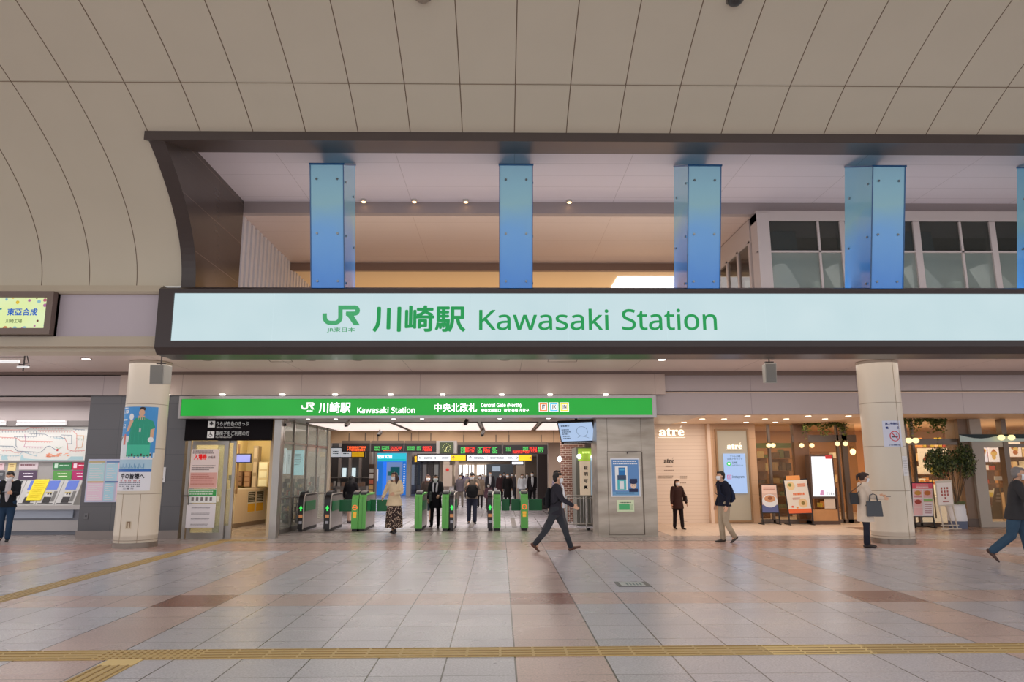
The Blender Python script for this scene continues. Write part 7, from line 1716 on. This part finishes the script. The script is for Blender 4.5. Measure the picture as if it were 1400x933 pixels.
# -- near people
g, h = size_at(760, 754, 641.5)
p = person('person in a dark suit and white shirt striding to the right past the gates', g, h*1.0, 84, legs=((25, 6), (-24, 16)), arms=((-22, 8, 14, 0), (22, 6, 34, 4)), lean=4, top=((52, 50, 58), .1, 1.0), bottom=('trousers', (58, 60, 66), .95), shoes=(92, 56, 40), near=3, inner=(235, 238, 245), shirtw=.14, hair=('short', (26, 22, 22)))
backpack(p, 'black backpack on the back of the striding person in the dark suit', (30, 30, 34), .12, .2, .06)
g, h = size_at(928, 724, 655)
p = person('person in a dark brown coat and black trousers standing by the cream lined wall', g, h, 14, legs=((8, 2), (-6, 2)), arms=((0, 14, 22, 4), (2, 10, 14, 0)), top=((62, 40, 36), .22, 1.05), bottom=('trousers', (36, 28, 30)), hair=('bob', (46, 30, 26)), near=2, shoes=(40, 28, 26))
handbag(p, 'dark handbag on the hip of the person in the brown coat', (48, 34, 32), 1, (.26, -.05, .12), (.13, .1, .04), strap_to=(.12, 0, .5), name='shoulder_bag')
g, h = size_at(993, 742, 643.5)
p = person('person in a navy jacket and khaki trousers walking left in front of the sign panel', g, h, -80, legs=((4, 34), (7, 10)), arms=((-14, 6, 30, 0), (-10, 6, 30, 0)), lean=3, top=((32, 34, 48), .06, 1.0), bottom=('trousers', (176, 160, 138), 1.05), shoes=(58, 50, 46), near=3, hair=('short', (30, 24, 22)))
backpack(p, 'dark navy backpack on the person in khaki trousers', (34, 42, 66), .13, .2, .065)
g, h = size_at(1187, 749, 645)
p = person('person in a cream coat standing beside the right column looking at a phone', g, h, 80, legs=((4, 4), (-3, 2)), arms=((28, 4, 62, 12), (24, 4, 60, 12)), headt=(0, 14), top=((226, 208, 190), .34, 1.08), bottom=('trousers', (44, 44, 56)), hair=('pony', (50, 32, 28)), shoes=(48, 36, 36), near=3)
handbag(p, 'large dark grey tote bag hanging from the arm of the person in the cream coat', (74, 76, 82), 1, (-.27, -.12, -.04), (.17, .17, .05), .16, 'tote_bag')
t = handbag(p, 'black shoulder bag at the back of the person in the cream coat', (34, 32, 36), 1, (-.08, .24, .18), (.1, .13, .07), strap_to=(-.12, .02, .5), name='shoulder_bag')
A_ = p['As'][0]; B_ = p['As'][1]; c = (A_[2]+A_[3]*.1+B_[2]+B_[3]*.1)/2+Vector((0, -.03, .02)); t = bagroot('smartphone', 'smartphone held by the person in the cream coat', p, 'phone'); c = p['T'](c)
m = M(mat((30, 30, 36), .2)); m.box(c[0]-.035, c[1]-.07, c[2]-.004, c[0]+.035, c[1]+.06, c[2]+.006); m.use(mat((150, 180, 210), emis=.4)).box(c[0]-.03, c[1]-.063, c[2]+.006, c[0]+.03, c[1]+.053, c[2]+.007); m.build('phone_body', t, local=True)
g, h = size_at(1397, 772, 636)
p = person('grey haired person in a charcoal jacket and blue jeans walking right at the right edge', g, h, 56, legs=((14, 8), (-14, 34)), arms=((-12, 10, 20, 0), (10, 10, 24, 0)), lean=9, headt=(0, 4), top=((66, 64, 66), .14, 1.1), bottom=('trousers', (66, 90, 112), 1.15), hair=('short', (140, 132, 130)), shoes=(82, 56, 48), near=3, build_=1.12)
g, h = size_at(4, 741, 643)
p = person('person in a black suit and jeans at the left edge looking down at a phone', g, h, 22, legs=((6, 2), (-8, 3)), arms=((24, 6, 72, 20), (24, 6, 72, 20)), headt=(-6, 22), top=((30, 32, 38), .1, 1.0), bottom=('trousers', (40, 62, 88), 1.0), shoes=(24, 24, 26), near=3, inner=(200, 195, 200))
c = p['T']((p['As'][0][2]+p['As'][1][2])/2+Vector((0, -.1, .03))); t = bagroot('smartphone', 'smartphone in the hands of the person in the black suit at the left edge', p, 'phone')
m = M(mat((26, 26, 30), .2)); m.box(c[0]-.035, c[1]-.05, c[2]-.004, c[0]+.035, c[1]+.07, c[2]+.006); m.use(mat((120, 140, 160), emis=.3)).box(c[0]-.03, c[1]-.045, c[2]+.006, c[0]+.03, c[1]+.065, c[2]+.007); m.build('phone_body', t, local=True)
g, h = size_at(538, 729, 645)
p = person('person with long brown hair in a beige fleece and long patterned skirt', g, h, -14, legs=((10, 4), (-10, 4)), arms=((10, 12, 74, 40), (-8, 26, 62, 30)), headt=(-22, 4), top=((240, 218, 182), .16, 1.15), bottom=('skirt', cloth((56, 40, 38), (214, 190, 168), 30, 'floral'), .76, 1.28), hair=('verylong', (70, 42, 36)), shoes=(40, 36, 42), near=3)
g, h = size_at(595, 722, 648)
p = person('person in a black coat with a pale grey scarf coming through the gate', g, h, -6, legs=((4, 8), (12, 4)), arms=((6, 8, 60, 20), (4, 8, 30, 8)), headt=(4, 6), top=((34, 32, 38), .3, 1.02), bottom=('trousers', (30, 28, 32), .85), hair=('long', (34, 26, 28)), collar=((200, 196, 204), True), shoes=(26, 24, 26), near=3)
handbag(p, 'dark green grey bag carried by the person with the pale scarf', (70, 76, 74), 1, (-.12, -.22, .02), (.1, .1, .04), .1)
g, h = size_at(583, 715, 648.5)
p = person('person in a dark brown coat close behind the one with the scarf', (g[0], g[1]+.2, 0), h*1.0, 10, legs=((10, 4), (-6, 8)), arms=((4, 8, 40, 10), (4, 8, 40, 10)), headt=(6, 4), top=((62, 52, 48), .25, 1.03), bottom=('skirt', (44, 52, 62), .5, 1.0, (200, 160, 140)), hair=('long', (80, 48, 44)), shoes=(50, 46, 50), near=2)
g, h = size_at(645, 716.5, 645)
p = person('person with a black bag in front and dark jeans walking away through the gate', g, h, 4, legs=((8, 8), (-5, 8)), arms=((20, 10, 100, 22), (20, 10, 100, 22)), headt=(-8, 28), top=((120, 108, 98), .1, 1.05), bottom=('trousers', (52, 56, 72), 1.1), hair=('short', (26, 22, 24)), shoes=(40, 38, 40), near=3, mask=True)
t = bagroot('black_bag', 'large black bag held against the chest of the person in dark jeans', p, 'bag'); m = M(); m.tube([p['T'](Vector((0, -.19, .0))), p['T'](Vector((0, -.2, .15))), p['T'](Vector((0, -.19, .3)))], [(.16, .07), (.19, .08), (.15, .05)], 14); place(remesh(m, .012), 'bag_body', cloth((34, 34, 36)), t)
m = M(cloth((34, 34, 36)))
for sd in (1, -1): m.tube([p['T'](Vector((sd*.1, -.19, .32))), p['T'](Vector((sd*.1, -.13, .46))), p['T'](Vector((sd*.09, .0, .52)))], [.014]*3, 8, cap=False)
m.build('strap', t, local=True, smooth=True)
g, h = size_at(478, 716, 650)
p = person('person in a black cape with long black hair passing between the left gates', (g[0], g[1], 0), h, 172, legs=((10, 4), (-10, 10)), arms=((8, 16, 30, 4), (8, 16, 30, 4)), top=((24, 22, 26), .12, 1.25), bottom=('skirt', (205, 165, 150), .42, 1.0, (215, 180, 160)), hair=('verylong', (24, 20, 24)), mask=False, near=2, shoes=(60, 40, 40))
g, h = size_at(762, 733, 641)
p = person('person in a pale checked shirt behind the striding person in the dark suit', g, h, 70, legs=((18, 4), (-18, 14)), arms=((0, 8, 20, 0), (4, 8, 24, 0)), top=(cloth((196, 178, 186), (130, 124, 150), 22, 'check'), .1, 1.05), bottom=('trousers', (86, 84, 90)), hair=('short', (34, 26, 26)), shoes=(196, 180, 176), near=2)
# -- people farther inside
far = [
 ('person in a grey jacket with a dark bag, left behind dark jeans', 629, 694, 649, 20, (126, 118, 128), .1, ('trousers', (150, 140, 130)), 'short', 1, (8, 6)),
 ('person in a beige coat behind the right shoulder of the one in dark jeans', 656, 695, 649, -4, (156, 138, 122), .25, ('trousers', (48, 44, 46)), 'bob', 1, (10, 6)),
 ('tall person in a dark open coat and pale shirt amid the crowd', 670, 690, 644.5, 0, (50, 48, 54), .25, ('trousers', (56, 54, 60)), 'short', 1, (8, 8)),
 ('person in a mauve top partly hidden by the black and green gate pair', 668, 700, 661, -8, (120, 92, 104), .12, ('trousers', (90, 74, 80)), 'long', 1, (6, 6)),
 ('person in a long black coat in the middle of the crowd', 694, 692, 647, -2, (30, 28, 30), .48, ('trousers', (30, 30, 32)), 'short', 2, (6, 8)),
 ('person in a dark red scarf and coat left of the long black coat', 684, 687, 650, 6, (60, 40, 44), .3, ('trousers', (34, 30, 34)), 'bob', 1, (8, 6)),
 ('person in a dark jacket right of the long black coat', 706, 684, 648, -6, (58, 54, 58), .12, ('trousers', (46, 46, 52)), 'short', 1, (10, 6)),
 ('person in a bright white top near the beige pillar', 714, 689, 650, 6, (226, 230, 238), .1, ('trousers', (120, 140, 160)), 'short', 1, (8, 6)),
 ('tall person in a black suit coming through at the right of the crowd', 728, 692, 644.5, 2, (38, 34, 38), .14, ('trousers', (34, 32, 36)), 'short', 1, (14, 10)),
 ('person in a pale violet coat far back left of the crowd', 638, 682, 648, 0, (140, 130, 150), .2, ('trousers', (70, 64, 70)), 'bob', 0, (6, 6)),
 ('person in a pale grey jacket far back above the mauve top', 660, 681, 647.5, 4, (170, 165, 172), .1, ('trousers', (80, 76, 80)), 'short', 0, (6, 6)),
 ('person in a brown coat far back between the black coats', 700, 681, 646.5, -4, (96, 72, 62), .25, ('trousers', (50, 44, 46)), 'short', 0, (6, 6)),
 ('person in a navy coat far back left in the crowd', 689, 679, 646, 4, (52, 54, 70), .2, ('trousers', (44, 42, 50)), 'short', 0, (6, 6)),
 ('person in a charcoal coat just left of the tall black suit', 721, 684, 648, -4, (54, 50, 54), .25, ('trousers', (40, 38, 42)), 'short', 0, (8, 6)),
 ('person in a dark coat at the far kiosk counter, left one', 447, 692, 648, 170, (44, 40, 44), .2, ('trousers', (50, 46, 50)), 'short', 0, (2, 2)),
 ('person in a dark coat at the far kiosk counter, right one', 461.5, 690, 648, 176, (52, 48, 52), .2, ('trousers', (50, 46, 50)), 'short', 0, (2, 2)),
 ('person in a purple top far back beside the pale far windows', 631, 676, 646.5, 0, (104, 84, 140), .1, ('trousers', (80, 70, 84)), 'short', 0, (6, 6)),
]
fx = {}
for lab, px, fy, ty, rz, col, ln, bt, hr, nr, lg in far:
    g, h = size_at(px, fy, ty); h = max(1.4, min(1.9, h)) if 'mauve' not in lab else h
    fx[px] = person(lab, g, h, rz, legs=((lg[0], 4), (-lg[0], lg[1])), arms=((4, 8, 25, 4), (-4, 8, 18, 0)), top=(col, ln, 1.05), bottom=bt, hair=(hr, (36, 28, 28)), near=nr, inner=(225, 225, 230) if ('suit' in lab or 'open coat' in lab) else None, mask=rz < 90, shoes=(36, 32, 34))
handbag(fx[629], 'dark bag on the arm of the person in the grey jacket behind the gates', (40, 38, 42), 1, (-.28, -.02, .1), (.12, .12, .05), .12)

# ================================================================== LIGHT
def area_light(name, loc, sx, sy, power, col=(1, 1, 1), rot=(0, 0, 0)):
    return area(name, loc, sx, power, col, rot, sy)
wd_ = bpy.data.worlds.new('sky'); bpy.context.scene.world = wd_; wd_.use_nodes = True
bg = wd_.node_tree.nodes['Background']; bg.inputs[0].default_value = (.93, .95, 1.0, 1); bg.inputs[1].default_value = 1.1
area_light('soffit_light_left', (-8, 15.6, 3.98), 16, 2.6, 130, (1, .95, .92))
area_light('soffit_light_right', (7.5, 15.6, 3.98), 16, 2.6, 120, (1, .93, .86))
area_light('soffit_bounce_fill', (0, 14.8, .25), 32, 4.5, 130, (1, .93, .88), (PI, 0, 0))  # unseen fill added near the floor to brighten the soffit like bounce light
area_light('gate_hall_light', (-1.4, 22, 2.9), 7, 4, 170, (1, .95, .9))
area_light('passage_light', (-3.5, 34, 2.68), 10, 14, 420, (1, .94, .88))
area_light('passage_light', (-3.5, 56, 2.68), 10, 18, 560, (1, .95, .9))
area_light('office_light', (-7.4, 20.0, 2.86), 1.6, 3.6, 55, (1, .88, .66))
area_light('alcove_light', (7.0, 19.6, 2.92), 5.5, 3, 95, (1, .88, .76))
area_light('shop_light', (9.5, 24, 2.95), 5, 4, 100, (1, .72, .45))
area_light('shop_light', (14.5, 22.6, 2.95), 6, 4, 150, (1, .78, .52))
area_light('shop_ceiling_glow', (14.5, 22.6, 2.3), 6, 3, 40, (1, .75, .5), (PI, 0, 0))
area_light('ticket_light', (-13.5, 18.4, 3.35), 6, .5, 60, (1, .98, .96))
area_light('upper_glow', (2, 22.5, 5.2), 16, 3, 170, (1, .74, .5), (PI, 0, 0))
area_light('upper_floor_light', (2, 17.5, 5.0), 18, 2.5, 70, (1, .84, .72), (PI, 0, 0))
area_light('upper_front_fill', (4, 14.6, 5.3), 20, 1.2, 120, (1, .93, .95), (PI, 0, 0))  # upward fill without a fixture, added to lighten the ceiling over the pillars
area_light('gallery_light', (11, 18.3, 7.5), 8, 2, 90, (.95, 1, .96))
area_light('hall_light', (0, 4, 9.2), 18, 5, 260, (1, .95, .9))

# ================================================================== CAMERA
cd = bpy.data.cameras.new('camera'); cam = bpy.data.objects.new('camera', cd); C.objects.link(cam)
cd.sensor_width = 36; cd.lens = F/1400*36; cd.clip_end = 300; cd.clip_start = .05
r_, u_, f_ = Vector(RT), Vector(UP), Vector(FW)
cam.matrix_world = Matrix(((r_.x, u_.x, -f_.x, 0), (r_.y, u_.y, -f_.y, 0), (r_.z, u_.z, -f_.z, CH), (0, 0, 0, 1)))
bpy.context.scene.camera = cam
sc = bpy.context.scene; sc.view_settings.view_transform = 'Standard'; sc.view_settings.look = 'None'; sc.view_settings.exposure = 0
sc.cycles.max_bounces = 6; sc.cycles.diffuse_bounces = 3; sc.cycles.glossy_bounces = 3; sc.cycles.transparent_max_bounces = 12; sc.cycles.caustics_reflective = False; sc.cycles.caustics_refractive = False
sc.cycles.use_denoising = True; sc.cycles.sample_clamp_indirect = 4

for o_ in bpy.data.objects:
    if o_.get('label') and not 4 <= len(o_['label'].replace('-', ' ').split()) <= 16: print('LABELLEN', o_.name, len(o_['label'].split()), o_['label'])
